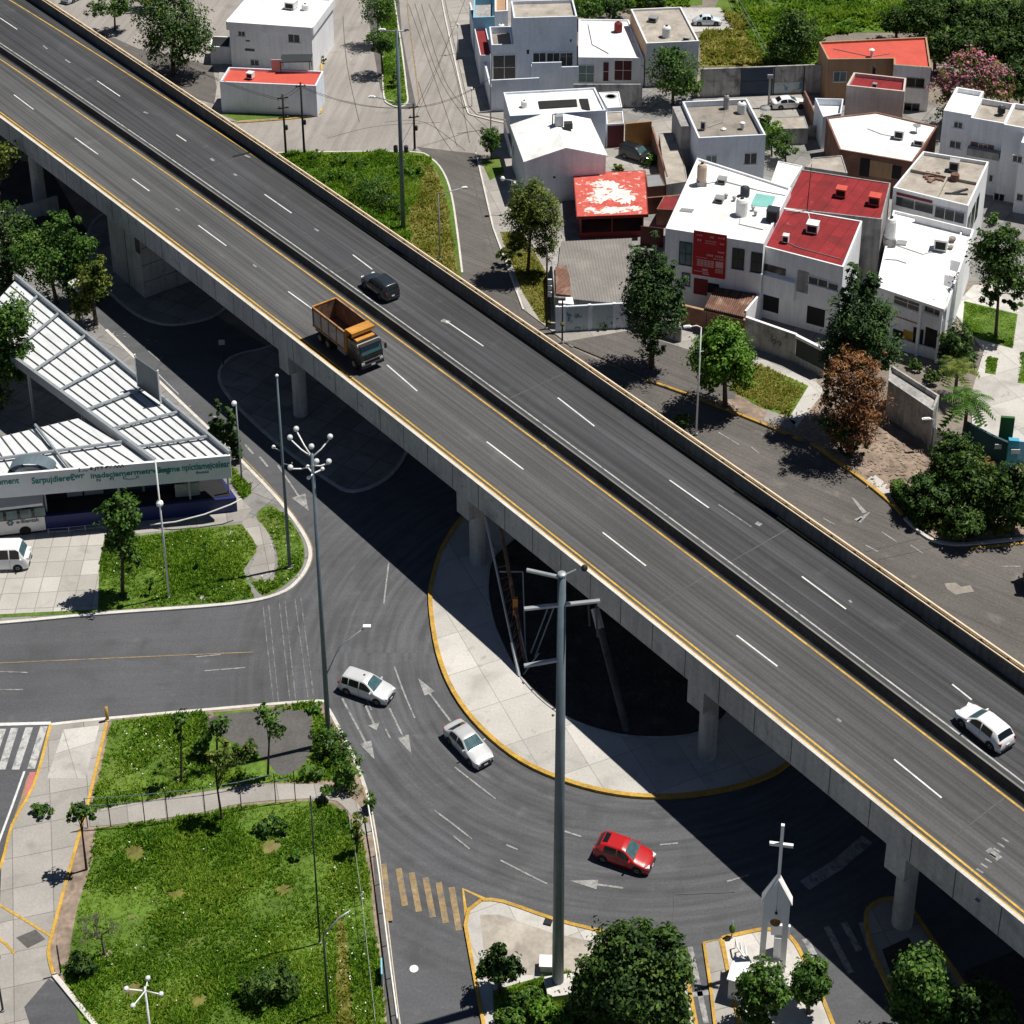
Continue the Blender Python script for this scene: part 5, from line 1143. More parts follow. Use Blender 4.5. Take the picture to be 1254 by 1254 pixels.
MT['binrust'] = mat('rusty_bin_steel', (.2, .12, .08), .8, var=.25, scale=.8, fine=4, finev=.2, obj=True, stain=[((.08, .05, .04), .9, .5, .75), ((.3, .2, .14), .7, .62, .85)])
MT['rustorange'] = mat('rusty_orange_steel', (.38, .20, .09), .75, var=.25, scale=1.2, fine=5, finev=.15, obj=True, stain=((.14, .07, .04), 1.1, .5, .7))
MT['bingrey'] = mat('grey_bin_panel', (.36, .33, .31), .75, var=.15, scale=.9, fine=4, finev=.1, obj=True, stain=((.2, .11, .07), .8, .58, .8))
def interp(pts, x):
    if x <= pts[0][0]: return pts[0][1]
    for (a, b), (c, d) in zip(pts, pts[1:]):
        if x <= c: return b+(d-b)*(x-a)/max(c-a, 1e-6)
    return pts[-1][1]
CARS = {
 'sedan': dict(L=4.45, W=1.72, top=[(0, .60), (.05, .70), (.35, .80), (.95, .92), (1.2, .97), (2.0, 1.39), (2.3, 1.45), (3.0, 1.43), (3.3, 1.36), (3.85, 1.03), (4.25, 1.0), (4.4, .92), (4.45, .6)], belt=.92, ws=(1.25, 2.0), rw=(3.3, 3.82), sd=[(1.55, 2.48), (2.56, 3.42)], ax=(.82, 3.42), wr=.31),
 'mpv': dict(L=4.2, W=1.70, top=[(0, .62), (.05, .74), (.3, .86), (.8, .98), (1.0, 1.04), (1.75, 1.52), (2.05, 1.60), (3.5, 1.59), (3.85, 1.54), (4.08, 1.06), (4.17, .95), (4.2, .6)], belt=.98, ws=(1.06, 1.74), rw=(3.87, 4.06), sd=[(1.35, 2.28), (2.36, 3.2), (3.27, 3.82)], ax=(.78, 3.38), wr=.31),
 'hatch': dict(L=4.0, W=1.74, top=[(0, .60), (.06, .74), (.35, .86), (.85, .97), (1.05, 1.02), (1.75, 1.46), (2.05, 1.54), (3.1, 1.53), (3.5, 1.46), (3.85, 1.04), (3.97, .92), (4.0, .6)], belt=.95, ws=(1.1, 1.74), rw=(3.54, 3.82), sd=[(1.42, 2.25), (2.33, 3.2)], ax=(.78, 3.25), wr=.33),
 'suv': dict(L=4.4, W=1.84, top=[(0, .75), (.06, .94), (.35, 1.06), (1.0, 1.15), (1.25, 1.2), (1.85, 1.7), (2.15, 1.8), (3.9, 1.8), (4.18, 1.74), (4.34, 1.25), (4.39, 1.05), (4.4, .65)], belt=1.12, ws=(1.3, 1.83), rw=(4.2, 4.33), sd=[(1.6, 2.45), (2.53, 3.4), (3.47, 3.88)], ax=(.85, 3.45), wr=.36),
 'beetle': dict(L=4.05, W=1.54, top=[(0, .42), (.1, .62), (.35, .82), (.8, .93), (1.1, .98), (1.2, 1.02), (1.55, 1.40), (1.85, 1.5), (2.4, 1.47), (2.8, 1.36), (3.3, 1.1), (3.7, .82), (3.95, .55), (4.05, .4)], belt=.92, ws=(1.22, 1.54), rw=(2.75, 3.1), sd=[(1.5, 2.1), (2.18, 2.75)], ax=(.8, 3.2), wr=.32),
 'van': dict(L=4.9, W=1.86, top=[(0, .85), (.05, 1.1), (.15, 1.22), (.25, 1.3), (.62, 2.0), (.82, 2.2), (4.6, 2.24), (4.8, 2.05), (4.88, 1.2), (4.9, .6)], belt=1.2, ws=(.28, .62), rw=(4.81, 4.86), sd=[(.62, 1.4), (1.5, 2.9), (3.0, 4.5)], ax=(.85, 3.6), wr=.34),
 'bus': dict(L=9.0, W=2.4, top=[(0, 1.0), (.05, 1.6), (.2, 2.6), (.4, 2.95), (8.7, 2.95), (8.95, 2.7), (9.0, 1.0)], belt=1.3, ws=(.06, .26), rw=(8.9, 8.96), sd=[(.7, 2.4), (2.5, 4.2), (4.3, 6.0), (6.1, 8.3)], ax=(1.9, 6.8), wr=.45),
}
def car(kind, name, label, cat, px_rear, px_front, side, z, pm, roofm=None, group=None, rails=False, centre=None, heading=None):
    S = CARS[kind]; L, W = S['L'], S['W']; ax = S['ax']
    if heading is None:
        a = G(*px_rear, z+S['wr']).xy; b = G(*px_front, z+S['wr']).xy
        t = (b-a).normalized(); n = Vector((-t.y, t.x))
        m = (a+b)/2
        # near wheels are on the right (side=-1) or left (+1) of the car
        c = m-n*side*(W/2-.06)+t*((ax[0]+ax[1])/2-L/2)
    else: c = Vector(centre); t = Vector((math.cos(heading), math.sin(heading)))
    T = thing(name, label, cat, (c.x, c.y, z), math.atan2(t.y, t.x), group)
    zf = .2 if kind != 'bus' else .35
    def ring(xf):
        zt = interp(S['top'], xf); d = min(xf, L-xf)
        pl = 1-.17*max(0, (.55-d)/.55)**2
        wb = W/2*pl; zb = min(S['belt']+.02*(xf/L), zt-.06)
        k = .13 if kind in ('van', 'bus') else (.22 if kind == 'suv' else .36)
        wr = wb*.97-.02-max(0, zt-zb)*k
        return [(0, zf), (wb*.93, zf), (wb, zf+.16), (wb*1.005, (zf+zb)/2), (wb*.995, zb-.13), (wb*.97, zb), (wr+.015, zt-.05), (wr-.08, zt-.008), (wr*.5, zt+.018), (0, zt+.025)]
    xs = sorted(set([p[0] for p in S['top']]+list(np.linspace(0, L, 30))))
    vs = []; fs = []; K = 10
    for xf in xs:
        r = ring(xf); pts = [(y, q) for y, q in r]+[(-y, q) for y, q in r[-2:0:-1]]
        vs += [(L/2-xf, y, q) for y, q in pts]
    M = 2*K-2
    for i in range(len(xs)-1):
        for k in range(M): fs.append((i*M+k, i*M+(k+1) % M, (i+1)*M+(k+1) % M, (i+1)*M+k))
    fs += [tuple(range(M-1, -1, -1)), tuple(range((len(xs)-1)*M, len(xs)*M))]
    B = MB().add(vs, fs).build('body', MT[pm], T, smooth=True, world=False)
    def win(nm, x0, x1, n=8, kind_='top', sgn=1, m='carglass'):
        w = MB(); V = []
        for i in range(n+1):
            xf = x0+(x1-x0)*i/n; r = ring(xf)
            if kind_ == 'top':
                sl = (interp(S['top'], xf+.03)-interp(S['top'], xf-.03))/.06
                nx, nz = sl, 1.0; l = math.hypot(nx, nz); o = .014
                row = [r[6], r[7], r[8], r[9]]
                ys = [(-y*.93, q) for y, q in row]+[(y*.93, q) for y, q in row[-2::-1]]
                V += [(L/2-xf+o*nx/l, y, q+o*nz/l) for y, q in ys]; cols = 7
            else:
                b_, t_ = r[5], r[6]; lo, hi = .05, .95
                V += [(L/2-xf, sgn*(b_[0]+(t_[0]-b_[0])*f+.012), b_[1]+(t_[1]-b_[1])*f+.004) for f in (lo, hi)]; cols = 2
        F = []
        for i in range(n):
            for k in range(cols-1):
                f = (i*cols+k, i*cols+k+1, (i+1)*cols+k+1, (i+1)*cols+k); F.append(f if sgn > 0 else f[::-1])
        w.add(V, F); return w.build(nm, MT[m], T, world=False)
    win('windscreen', *S['ws'], m='wsglass'); win('rear_window', *S['rw'])
    for s_ in (1, -1):
        for x0, x1 in S['sd']: win('side_window', x0, x1, 6, 'side', s_)
    for s_ in (1, -1):
        for a_ in ax:
            x = L/2-a_; r = S['wr']; y = s_*(W/2-.085)
            ar = MB().tube([(x, s_*(W/2-.25), r+.03), (x, s_*(W/2+.006), r+.03)], r+.06, 20).build('wheel_arch', MT['trim'], T, world=False)
            tw = MB(); prof = [(-.1, r*.62), (-.1, r*.94), (-.07, r), (.07, r), (.1, r*.94), (.1, r*.6)]
            nn = 20; V = []
            for dy, rr in prof:
                for k in range(nn): V.append((x+rr*math.cos(2*math.pi*k/nn), y+dy, r+rr*math.sin(2*math.pi*k/nn)))
            F = [(i*nn+k, (i+1)*nn+k, (i+1)*nn+(k+1) % nn, i*nn+(k+1) % nn) for i in range(5) for k in range(nn)]
            wh = tw.add(V, F).build('wheel', MT['tyre'], T, world=False)
            rm = MB().tube([(x, y-.085, r), (x, y+.085, r)], r*.62, 16)
            for k in range(5):
                an = k*1.2566; rm.box((x+r*.36*math.cos(an), y+s_*.088, r+r*.36*math.sin(an)), (.07, .02, .07))
            rm.build('rim', MT['rim'], wh, world=False)
        hx = L/2-.1; y0 = W/2*.66
        zt = interp(S['top'], .2)
        MB().box((L/2-.13, s_*y0, zt-.1), (.3, .3, .14), -s_*.35).build('headlight', MT['headlamp'], T, world=False)
        zt2 = interp(S['top'], L-.08)
        MB().box((-L/2+.11, s_*W/2*.76, min(zt2-.08, S['belt']-.1)), (.2, .2, .2), s_*.35).build('taillight', MT['taillamp'], T, world=False)
        mx = L/2-S['ws'][0]-.22
        MB().box((mx, s_*(W/2+.07), S['belt']+.06), (.1, .2, .13), s_*.1).build('wing_mirror', MT[pm], T, world=False)
    MB().box((L/2-.05, 0, zf+.17), (.2, W*.72, .16)).build('bumper', MT['trim'], T, world=False)
    MB().box((-L/2+.05, 0, zf+.17), (.2, W*.74, .16)).build('bumper', MT['trim'], T, world=False)
    MB().box((L/2-.0, 0, interp(S['top'], 0)-.03), (.08, W*.45, .1)).build('grille', MT['trim'], T, world=False)
    MB().box((L/2+.06, 0, zf+.2), (.02, .32, .11)).build('number_plate', MT['plate'], T, world=False)
    MB().box((-L/2-.01, 0, zf+.45), (.06, .32, .12)).build('number_plate', MT['plate'], T, world=False)
    # door seams and handles
    sm = MB()
    for s_ in (1, -1):
        for x0, x1 in S['sd'][:2]:
            sm.box((L/2-x1-.03, s_*(W/2*1.003), (zf+S['belt'])/2+.04), (.015, .012, S['belt']-zf-.22)); 
    sm.build('door_seam', MT['trim'], T, world=False)
    if rails:
        rl_ = MB(); zt = interp(S['top'], L*.6)
        for s_ in (1, -1): rl_.tube([(L/2-S['ws'][1]-.3, s_*(W/2-.36), zt+.02), (L/2-S['ws'][1]-.4, s_*(W/2-.35), zt+.07), (-L/2+.8, s_*(W/2-.35), zt+.07), (-L/2+.7, s_*(W/2-.36), zt)], .022, 6)
        rl_.build('roof_rail', MT['trim'], T, world=False)
    return T
CG = 'cars driving on the roads'
t = car('mpv', 'minivan', 'silver minivan turning at the junction beside the tall globe lamp mast', 'minivan', (424.5, 847), (461.4, 860), -1, .02, 'p_silver2', group=CG)
MB().lathe((-.2, .1, 1.6), [(.09, 0), (.08, .06), (.02, .08)], 10).build('aerial', MT['black'], t, world=False)
car('sedan', 'sedan', 'silver sedan driving along the yellow kerb of the round island', 'car', (550.5, 907.5), (576, 934.5), -1, .02, 'p_silver', group=CG)
t = car('hatch', 'hatchback', 'bright red hatchback rounding the island towards the flyover shadow', 'car', (738, 1052), (780, 1066.5), -1, .02, 'p_red', group=CG)
MB().box((-1.25, 0, 1.555), (.35, .8, .02)).build('sunroof', MT['carglass'], t, world=False)
car('hatch', 'hatchback', 'white hatchback driving alone on the far carriageway at the right of the flyover', 'car', (1213, 914), (1178, 886), 1, DZ, 'p_white', group=CG)
car('suv', 'suv', 'dark grey sport utility vehicle on the far carriageway beside the dump truck', 'car', (468.5, 366), (444, 348), 1, DZ, 'p_dark', group=CG, rails=True)
car('suv', 'suv', 'black sport utility vehicle parked in the walled yard by the maroon garage', 'car', (765.5, 191.5), (786, 198), -1, .03, 'p_black', group='cars parked in the yards')
car('beetle', 'small_car', 'old rounded white car parked on the slab by the rough grass at the top', 'car', (854.5, 29.5), (878.5, 29.5), -1, .1, 'p_bluewhite', group='cars parked in the yards')
car('sedan', 'sedan', 'white car parked in the back yard before the stained concrete wall', 'car', None, None, 1, .03, 'p_white', group='cars parked in the yards', centre=G(965, 131).xy, heading=R(8))
p = G(16, 698, .34).xy
car('van', 'van', 'white van with dark side windows parked on the paved lot before the station', 'van', None, None, 1, .146, 'p_white', centre=(p.x-1.25, p.y+.85), heading=R(3))
p = G(1249, 712).xy
car('bus', 'bus', 'pale blue and white bus just entering the picture at the right edge', 'bus', None, None, 1, .03, 'p_bluewhite', centre=(p.x+4.7, p.y-.9), heading=R(176))
p = G(88, 6).xy
car('sedan', 'sedan', 'pale blue car parked under trees at the top left corner behind the flyover', 'car', None, None, 1, .03, 'p_bluewhite', group='cars parked in the yards', centre=(p.x, p.y+2), heading=R(60))

# dump truck
a = G(398.2, 417, DZ+.5).xy; b = G(434, 445.5, DZ+.5).xy; t = (b-a).normalized(); n = Vector((-t.y, t.x))
c = (a+b)/2+n*1.12
T = thing('dump_truck', 'orange and black dump truck with a rusty open tipping body on the near carriageway', 'truck', (c.x, c.y, DZ), math.atan2(t.y, t.x))
WB = (b-a).length; xr, xf = -WB/2, WB/2
X0, X1, HW_, ZB, ZT_ = xr-1.75, xf-1.15, 1.25, 1.25, 3.25
MB().box(((X0+xf)/2, 0, .95), (xf-X0+.2, .9, .3)).build('chassis', MT['trim'], T, world=False)
bd = thing  # (body is one open box)
bx = MB(); th = .08
for s_ in (1, -1): bx.box(((X0+X1)/2, s_*(HW_-th/2), (ZB+ZT_)/2), (X1-X0, th, ZT_-ZB))
bx.box((X0+th/2, 0, (ZB+ZT_)/2), (th, 2*HW_-2*th-.004, ZT_-ZB-.05)); bx.box((X1-th/2, 0, (ZB+ZT_)/2+.1), (th, 2*HW_-2*th-.004, ZT_-ZB+.2)); bx.box(((X0+X1)/2, 0, ZB+.05), (X1-X0-2*th-.004, 2*HW_-2*th-.004, .1))
tb = bx.build('tipping_body', MT['binrust'], T, world=False)
for s_ in (1, -1):
    k = 4
    for i in range(k):
        xa = X0+.16+(X1-X0-.3)*i/k; MB().box((xa+(X1-X0-.3)/k/2, s_*(HW_+.012), (ZB+ZT_)/2-.03), ((X1-X0-.3)/k-.16, .02, ZT_-ZB-.5)).build('side_panel', MT['bingrey'], tb, world=False)
    for i in range(k+1):
        xa = X0+.1+(X1-X0-.2)*i/k; MB().box((xa, s_*(HW_+.04), (ZB+ZT_)/2), (.12, .08, ZT_-ZB-.1)).build('rib', MT['rustorange'], tb, world=False)
    MB().box(((X0+X1)/2, s_*(HW_+.02), ZT_+.03), (X1-X0, .14, .1)).build('top_rail', MT['rustorange'], tb, world=False)
    MB().box(((X0+X1)/2, s_*(HW_+.03), ZB+.1), (X1-X0, .1, .18)).build('bottom_rail', MT['rustorange'], tb, world=False)
MB().box((X0+.03, 0, ZT_+.03), (.14, 2*HW_+.0, .09)).build('top_rail', MT['p_orange'], tb, world=False)
hb = MB().box((X1+.04, 0, ZB+1.15), (.1, 2*HW_, 2.3)).box((X1+.55, 0, ZT_+.28), (1.1, 2*HW_-.1, .08)).box((X1+1.06, 0, ZT_+.12), (.06, 2*HW_-.1, .28))
hb.build('headboard', MT['p_orange'], T, world=False)
cabx0, cabx1 = X1+.25, xf+1.15
cb = MB(); prof = [(cabx0, .75), (cabx1-.02, .75), (cabx1+.05, 1.15), (cabx1, 1.75), (cabx1-.32, 2.62), (cabx1-.55, 2.78), (cabx0, 2.82)]
n_ = len(prof); V = [(x, -1.17, z) for x, z in prof]+[(x, 1.17, z) for x, z in prof]
cb.add(V, [tuple(range(n_)), tuple(range(2*n_-1, n_-1, -1))]+[(i, i+n_, (i+1) % n_+n_, (i+1) % n_) for i in range(n_)])
cb.build('cab', MT['p_black'], T, world=False)
MB().box(((cabx0+cabx1)/2-.3, 0, 2.87), (1.0, 1.9, .12)).build('roof_hatch', MT['p_orange'], T, world=False)
ws = MB(); q0 = Vector((cabx1+.012, 0, 1.80)); q1 = Vector((cabx1-.30, 0, 2.58)); nv = Vector((.94, 0, .34))*.012
ws.quad((q0.x+nv.x, -1.03, q0.z+nv.z), (q0.x+nv.x, 1.03, q0.z+nv.z), (q1.x+nv.x, .98, q1.z+nv.z), (q1.x+nv.x, -.98, q1.z+nv.z)); ws.build('windscreen', mat('truck_windscreen', (.03, .075, .075), .1, var=.1, spec=.7), T, world=False)
MB().box((cabx1-.25, 0, 2.70), (.5, 2.2, .06)).build('sun_visor', MT['trim'], T, world=False)
for s_ in (1, -1):
    MB().box((cabx0+.85, s_*1.175, 2.1), (.75, .02, .65)).build('side_window', MT['carglass'], T, world=False)
    MB().box((cabx1+.05, s_*.95, 1.0), (.08, .3, .2)).build('headlight', MT['headlamp'], T, world=False)
    mm = MB().tube([(cabx1-.25, s_*1.15, 2.4), (cabx1+.1, s_*1.42, 2.35), (cabx1+.1, s_*1.42, 1.9)], .025, 5); mm.box((cabx1+.1, s_*1.42, 2.05), (.1, .2, .5)); mm.build('wing_mirror', MT['trim'], T, world=False)
    for x in (xr-.66, xr+.66, xf):
        r = .52; y = s_*1.05; ww = .5 if x < 0 else .3
        wh = MB().tube([(x, y-ww/2, r), (x, y+ww/2, r)], r, 22).build('wheel', MT['tyre'], T, world=False)
        rm = MB().tube([(x, y-ww/2-.01, r), (x, y+ww/2+.01, r)], r*.5, 14); rm.tube([(x, y-ww/2-.05, r), (x, y+ww/2+.05, r)], r*.22, 10); rm.build('rim', MT['rim'], wh, world=False)
    MB().box((xr, s_*1.05, 1.12), (2.6, .55, .05)).build('mudguard', MT['trim'], T, world=False)
    MB().box((.3, s_*.85, .85), (1.3, .5, .5)).build('fuel_tank', MT['metal_grey'], T, world=False)
MB().box((cabx1+.1, 0, .72), (.25, 2.3, .3)).build('bumper', MT['trim'], T, world=False)
MB().box((cabx1+.065, 0, 1.45), (.03, 1.3, .35)).build('grille', MT['trim'], T, world=False)
MB().box((cabx1+.235, 0, .75), (.02, .4, .16)).build('number_plate', MT['plate'], T, world=False)
MB().box((cabx1+.07, 0, 1.2), (.03, 2.0, .07)).build('grille_bar', MT['metal_grey'], T, world=False)
MB().box((cabx1-.1, -1.0, .55), (.3, .3, .2)).build('step', MT['trim'], T, world=False)
# ------------------------------------------------------------------ poles, lamps, wires
def pole(name, label, cat, bu, bv, tv, r0, r1, m, group=None, z0=-.02):
    b = G(bu, bv); z = ZT(bu, bv, tv); t = thing(name, label, cat, (b.x, b.y, 0), 0, group)
    MB().tube([(b.x, b.y, z0), (b.x, b.y, z*.5), (b.x, b.y, z)], [r0, (r0+r1)/2, r1], 12).build('pole', MT[m], t, smooth=True)
    MB().cyl((b.x, b.y, 0), r0*1.7, .25, 10).build('base_plate', MT['concrete'], t)
    return t, Vector((b.x, b.y, z))
def lamp_head(t, p, d, s=.75, m='lampwhite'):
    d = Vector(d).normalized(); mb = MB(); a = math.atan2(d.y, d.x)
    mb.box((p[0]+d.x*s/2, p[1]+d.y*s/2, p[2]), (s, .28, .14), a); mb.box((p[0]+d.x*s/2, p[1]+d.y*s/2, p[2]+.1), (s*.7, .2, .08), a)
    return mb.build('lamp_head', MT[m], t)
def arm(t, pts, r=.045, m='steel', name='arm'): return MB().tube(pts, r, 7).build(name, MT[m], t, smooth=True)
LG = 'street lamps of the junction'
MT['globe'] = mat('lamp_globe', (.6, .62, .63), .35, var=.05)
# globe mast
t, p = pole('lamp_mast', 'very tall dark lamp mast crowned with seven white globe lamps in two tiers', 'lamp mast', 403, 912, 556, .2, .11, 'bluesteel', LG)
for (dx, dy, dz) in ((-1.15, 1.3, 1.0), (-1.5, .6, .8), (0, 0, .5), (1.2, .7, .8), (-1.4, -.7, -.7), (.35, -.5, -.35), (1.1, .1, -.8)):
    e = p+Vector((dx, dy, dz)); k = p+Vector((0, 0, -.6 if dz < 0 else .1))
    if abs(dx) > .1: arm(t, [k+Vector((0, 0, -.35)), k.lerp(e, .5)+Vector((0, 0, -.3)), e], .05, 'lampwhite')
    MB().ball(e+Vector((0, 0, .12)), .2, 12, 8).build('globe', MT['globe'], t, smooth=True)
ag = MB()
for an in (.5, 2.2, 4.4): ag.tube([p+Vector((0, 0, -1.6)), p+Vector((math.cos(an)*.7, math.sin(an)*.7, -1.5))], .05, 6); ag.ball(p+Vector((math.cos(an)*.7, math.sin(an)*.7, -1.45)), .14, 8, 5)
ag.build('bracket', MT['lampwhite'], t)
q = Vector((p.x, p.y, ZT(403, 912, 830))); arm(t, [q, q+Vector((1.1, .3, 2.6)), q+Vector((3.0, .6, 4.1))], .045, 'steel'); MB().box(q+Vector((3.1, .62, 4.15)), (.55, .3, .12)).build('flood_lamp', MT['lampwhite'], t)
# plain masts
t, p = pole('lamp_mast', 'tall plain steel mast on the grassy corner beside the station path', 'lamp mast', 355, 697, 460, .16, .07, 'bluesteel', LG)
MB().ball(p, .14, 8, 5).build('tip', MT['lampwhite'], t); q = p+Vector((0, 0, -7.2)); arm(t, [q, q+Vector((-.6, 0, .3))]); MB().ball(q+Vector((-.65, 0, .42)), .16, 8, 5).build('lamp_head', MT['lampwhite'], t); q = p+Vector((0, 0, -8.4)); arm(t, [q, q+Vector((.7, 0, -.2)), q+Vector((.75, 0, .1))]); 
t, p = pole('street_lamp', 'thin pale lamp post standing in the lawn in front of the station sign', 'street lamp', 207.5, 733, 563, .1, .06, 'white_paint', LG)
q = p+Vector((0, 0, -4.2)); MB().ball(q, .3, 10, 6).build('lamp_head', MT['lampwhite'], t)
t, p = pole('street_lamp', 'thin grey lamp post behind the narrow cypresses by the station corner', 'street lamp', 296.5, 591, 494, .09, .05, 'steel', LG); MB().ball(p+Vector((-.15, 0, 0)), .25, 8, 5).build('lamp_head', MT['lampwhite'], t)
# tall utility mast behind the flyover
t, p = pole('utility_mast', 'tall blue-grey utility mast on the grass triangle behind the flyover', 'mast', 494, 283, 37, .27, .17, 'bluesteel')
arm(t, [p+Vector((-1.3, 0, -.1)), p+Vector((1.0, 0, -.1))], .07); lamp_head(t, p+Vector((-1.2, 0, .05)), (-1, 0, 0)); lamp_head(t, p+Vector((.8, 0, .05)), (1, 0, 0), .5, 'metal_grey')
zz = ZT(494, 283, 128); q = Vector((p.x, p.y, zz)); arm(t, [q+Vector((-.8, 0, 0)), q+Vector((1.2, 0, .1))], .06); zz = ZT(494, 283, 180); q = Vector((p.x, p.y, zz))
for dx in (-.55, .6): MB().lathe(q+Vector((dx, -.2, -.5)), [(.2, 0), (.24, .1), (.24, .7), (.12, .8)], 10).build('transformer', MT['darksteel'], t)
q = Vector((p.x, p.y, ZT(494, 283, 126))); arm(t, [q, q+Vector((-2.6, .4, .5))], .06); lamp_head(t, q+Vector((-2.6, .4, .5)), (-1, .1, 0))
t, p = pole('street_lamp', 'steel street lamp with a long arm at the dry edge of the grass triangle', 'street lamp', 538.7, 319, 238, .1, .07, 'steel', LG); arm(t, [p, p+Vector((1.2, .2, .25)), p+Vector((2.6, .5, .5))], .045); lamp_head(t, p+Vector((2.5, .5, .5)), (1, .2, 0), .6)
WP = []
for u, v, tv, lb, cr in ((350.5, 193, 115.5, 'dark wooden utility pole with three short crossarms left of its twin by the annex', 3), (373, 193, 101, 'slender dark utility pole right of its twin before the bluish annex', 1), (508, 185, 127, 'dark wooden utility pole beside the tall mast at the street junction', 2)):
    t, p = pole('utility_pole', lb, 'utility pole', u, v, tv, .15, .11, 'wood', 'wooden utility poles'); WP.append(p)
    for k in range(cr): q = p+Vector((0, 0, -.5-k*1.3)); MB().box(q, (1.3, .12, .12), .3).build('crossarm', MT['wood'], t); [MB().lathe(q+Vector((.45*w_, .1*w_, .06)), [(.06, 0), (.08, .15), (.03, .2)], 6).build('insulator', MT['metal_grey'], t) for w_ in (1, -1)]
    MB().lathe(p+Vector((.25, -.1, -p.z*.55)), [(.16, 0), (.2, .1), (.2, .55), (.1, .65)], 8).build('transformer', MT['darksteel'], t)
t, p = pole('utility_pole', 'thin dark utility pole with meter boxes beside the grey-roofed shed', 'utility pole', 669.4, 403, 306, .12, .09, 'wood', 'wooden utility poles')
for k in range(3): MB().box(p+Vector((.3, -.05, -3.6-k*.75)), (.42, .2, .5)).build('meter_box', MT['plastic_white'], t)
WP.append(p)
t, p = pole('street_lamp', 'short dark post lamp before the mural wall', 'street lamp', 688.5, 420.5, 367, .09, .07, 'darksteel', LG); MB().box(p+Vector((-.1, 0, .08)), (.8, .35, .18)).build('lamp_head', MT['darksteel'], t); MB().ball(p+Vector((0, -.1, -2.8)), .25, 7, 5).build('ivy_clump', MT['lawn_dry'], t)
t, p = pole('street_lamp', 'slim white street lamp with curved arm before the round green tree', 'street lamp', 852.5, 533, 401, .1, .06, 'white_paint', LG)
arm(t, [p, p+Vector((-.4, 0, .2)), p+Vector((-1.0, -.1, .15))], .05, 'white_paint'); lamp_head(t, p+Vector((-.9, -.1, .15)), (-1, -.1, 0), .7); q = p+Vector((0, 0, -2.6)); arm(t, [q+Vector((-.3, 0, 0)), q+Vector((.35, 0, .1))], .04)
t, p = pole('street_lamp', 'short white street lamp beside the long narrow outbuilding and dry soil', 'street lamp', 1139.4, 552, 514, .09, .07, 'steel', LG); arm(t, [p, p+Vector((-.3, 0, .12))], .05); lamp_head(t, p+Vector((-.3, 0, .1)), (-1, -.1, 0), .8)
t, p = pole('street_lamp', 'small lamp post with two white heads beside the gabled white house', 'street lamp', 627, 262, 221, .08, .06, 'steel', LG); arm(t, [p+Vector((-1.0, 0, .2)), p+Vector((.6, 0, -.1))], .04); MB().ball(p+Vector((-1.05, 0, .25)), .28, 8, 5).build('lamp_head', MT['lampwhite'], t); MB().ball(p+Vector((.3, -.1, -.25)), .18, 8, 5).build('lamp_head', MT['lampwhite'], t)
for u, v, tv in ((561, 66, 30), (578, 131, 109)):
    t, p = pole('street_lamp', 'white post lamp on the shaded pavement by the white corner house' if v > 100 else 'white double-armed post lamp on the upper street pavement', 'street lamp', u, v, tv, .07, .05, 'white_paint', LG); arm(t, [p+Vector((-.9, 0, -.3)), p+Vector((.4, 0, 0))], .04, 'white_paint'); MB().ball(p, .18, 8, 5).build('lamp_head', MT['lampwhite'], t)
t, p = pole('utility_pole', 'thin utility pole at the corner of the white house beside the topiary tree', 'utility pole', 601, 158, 66, .08, .07, 'metal_grey', 'wooden utility poles')
t, p = pole('sign_post', 'short dark sign post on the shaded island under the flyover', 'sign post', 274, 450, 415, .05, .05, 'darksteel'); MB().box(p+Vector((0, -.06, -.35)), (.6, .04, .6)).build('sign_plate', MT['metal_grey'], t)
t, p = pole('street_lamp', 'pale lamp post with four white heads in the bottom left of the park', 'street lamp', 194, 1345, 1209, .09, .06, 'white_paint', LG)
for dx, dy in ((-1.0, -.2), (.1, .5), (1.05, -.55), (-.4, -1.3)): e = p+Vector((dx, dy, .1)); arm(t, [p+Vector((0, 0, -.3)), e], .04, 'white_paint'); MB().lathe(e, [(.07, -.08), (.15, 0), (.14, .1), (.07, .15)], 10).build('lamp_head', MT['globe'], t)
t, p = pole('fence_pole', 'tall dark thin pole standing alone in the middle right of the park lawn', 'pole', 392, 1157, 975, .06, .05, 'darksteel', 'thin park poles')
t, p = pole('street_lamp', 'dark park lamp with a slanting arm in the dry lawn strip', 'street lamp', 402.5, 1245, 1146, .08, .06, 'darksteel', LG); arm(t, [p, p+Vector((.9, .5, .9)), p+Vector((1.6, .8, 1.2))], .045, 'steel'); MB().tube([p, p+Vector((0, 0, 1.4))], .03, 6).build('rod', MT['darksteel'], t)
t, p = pole('sign_post', 'leaning sign post with round pinkish sign at the lower left edge', 'sign post', 4, 1240, 1165, .07, .06, 'darksteel'); MB().tube([p+Vector((.05, -.1, -.3)), p+Vector((.05, -.14, -.3))], .42, 18).build('sign_plate', MT['pink_wall'], t)
t, p = pole('bollard', 'small orange bollard post at the corner of the park pavement', 'bollard', 132, 884, 866, .12, .12, 'yellow')
t, p = pole('fence_pole', 'short dark pole at the corner of the park by the yellow kerb', 'pole', 75, 1195, 1158, .05, .05, 'darksteel', 'thin park poles')
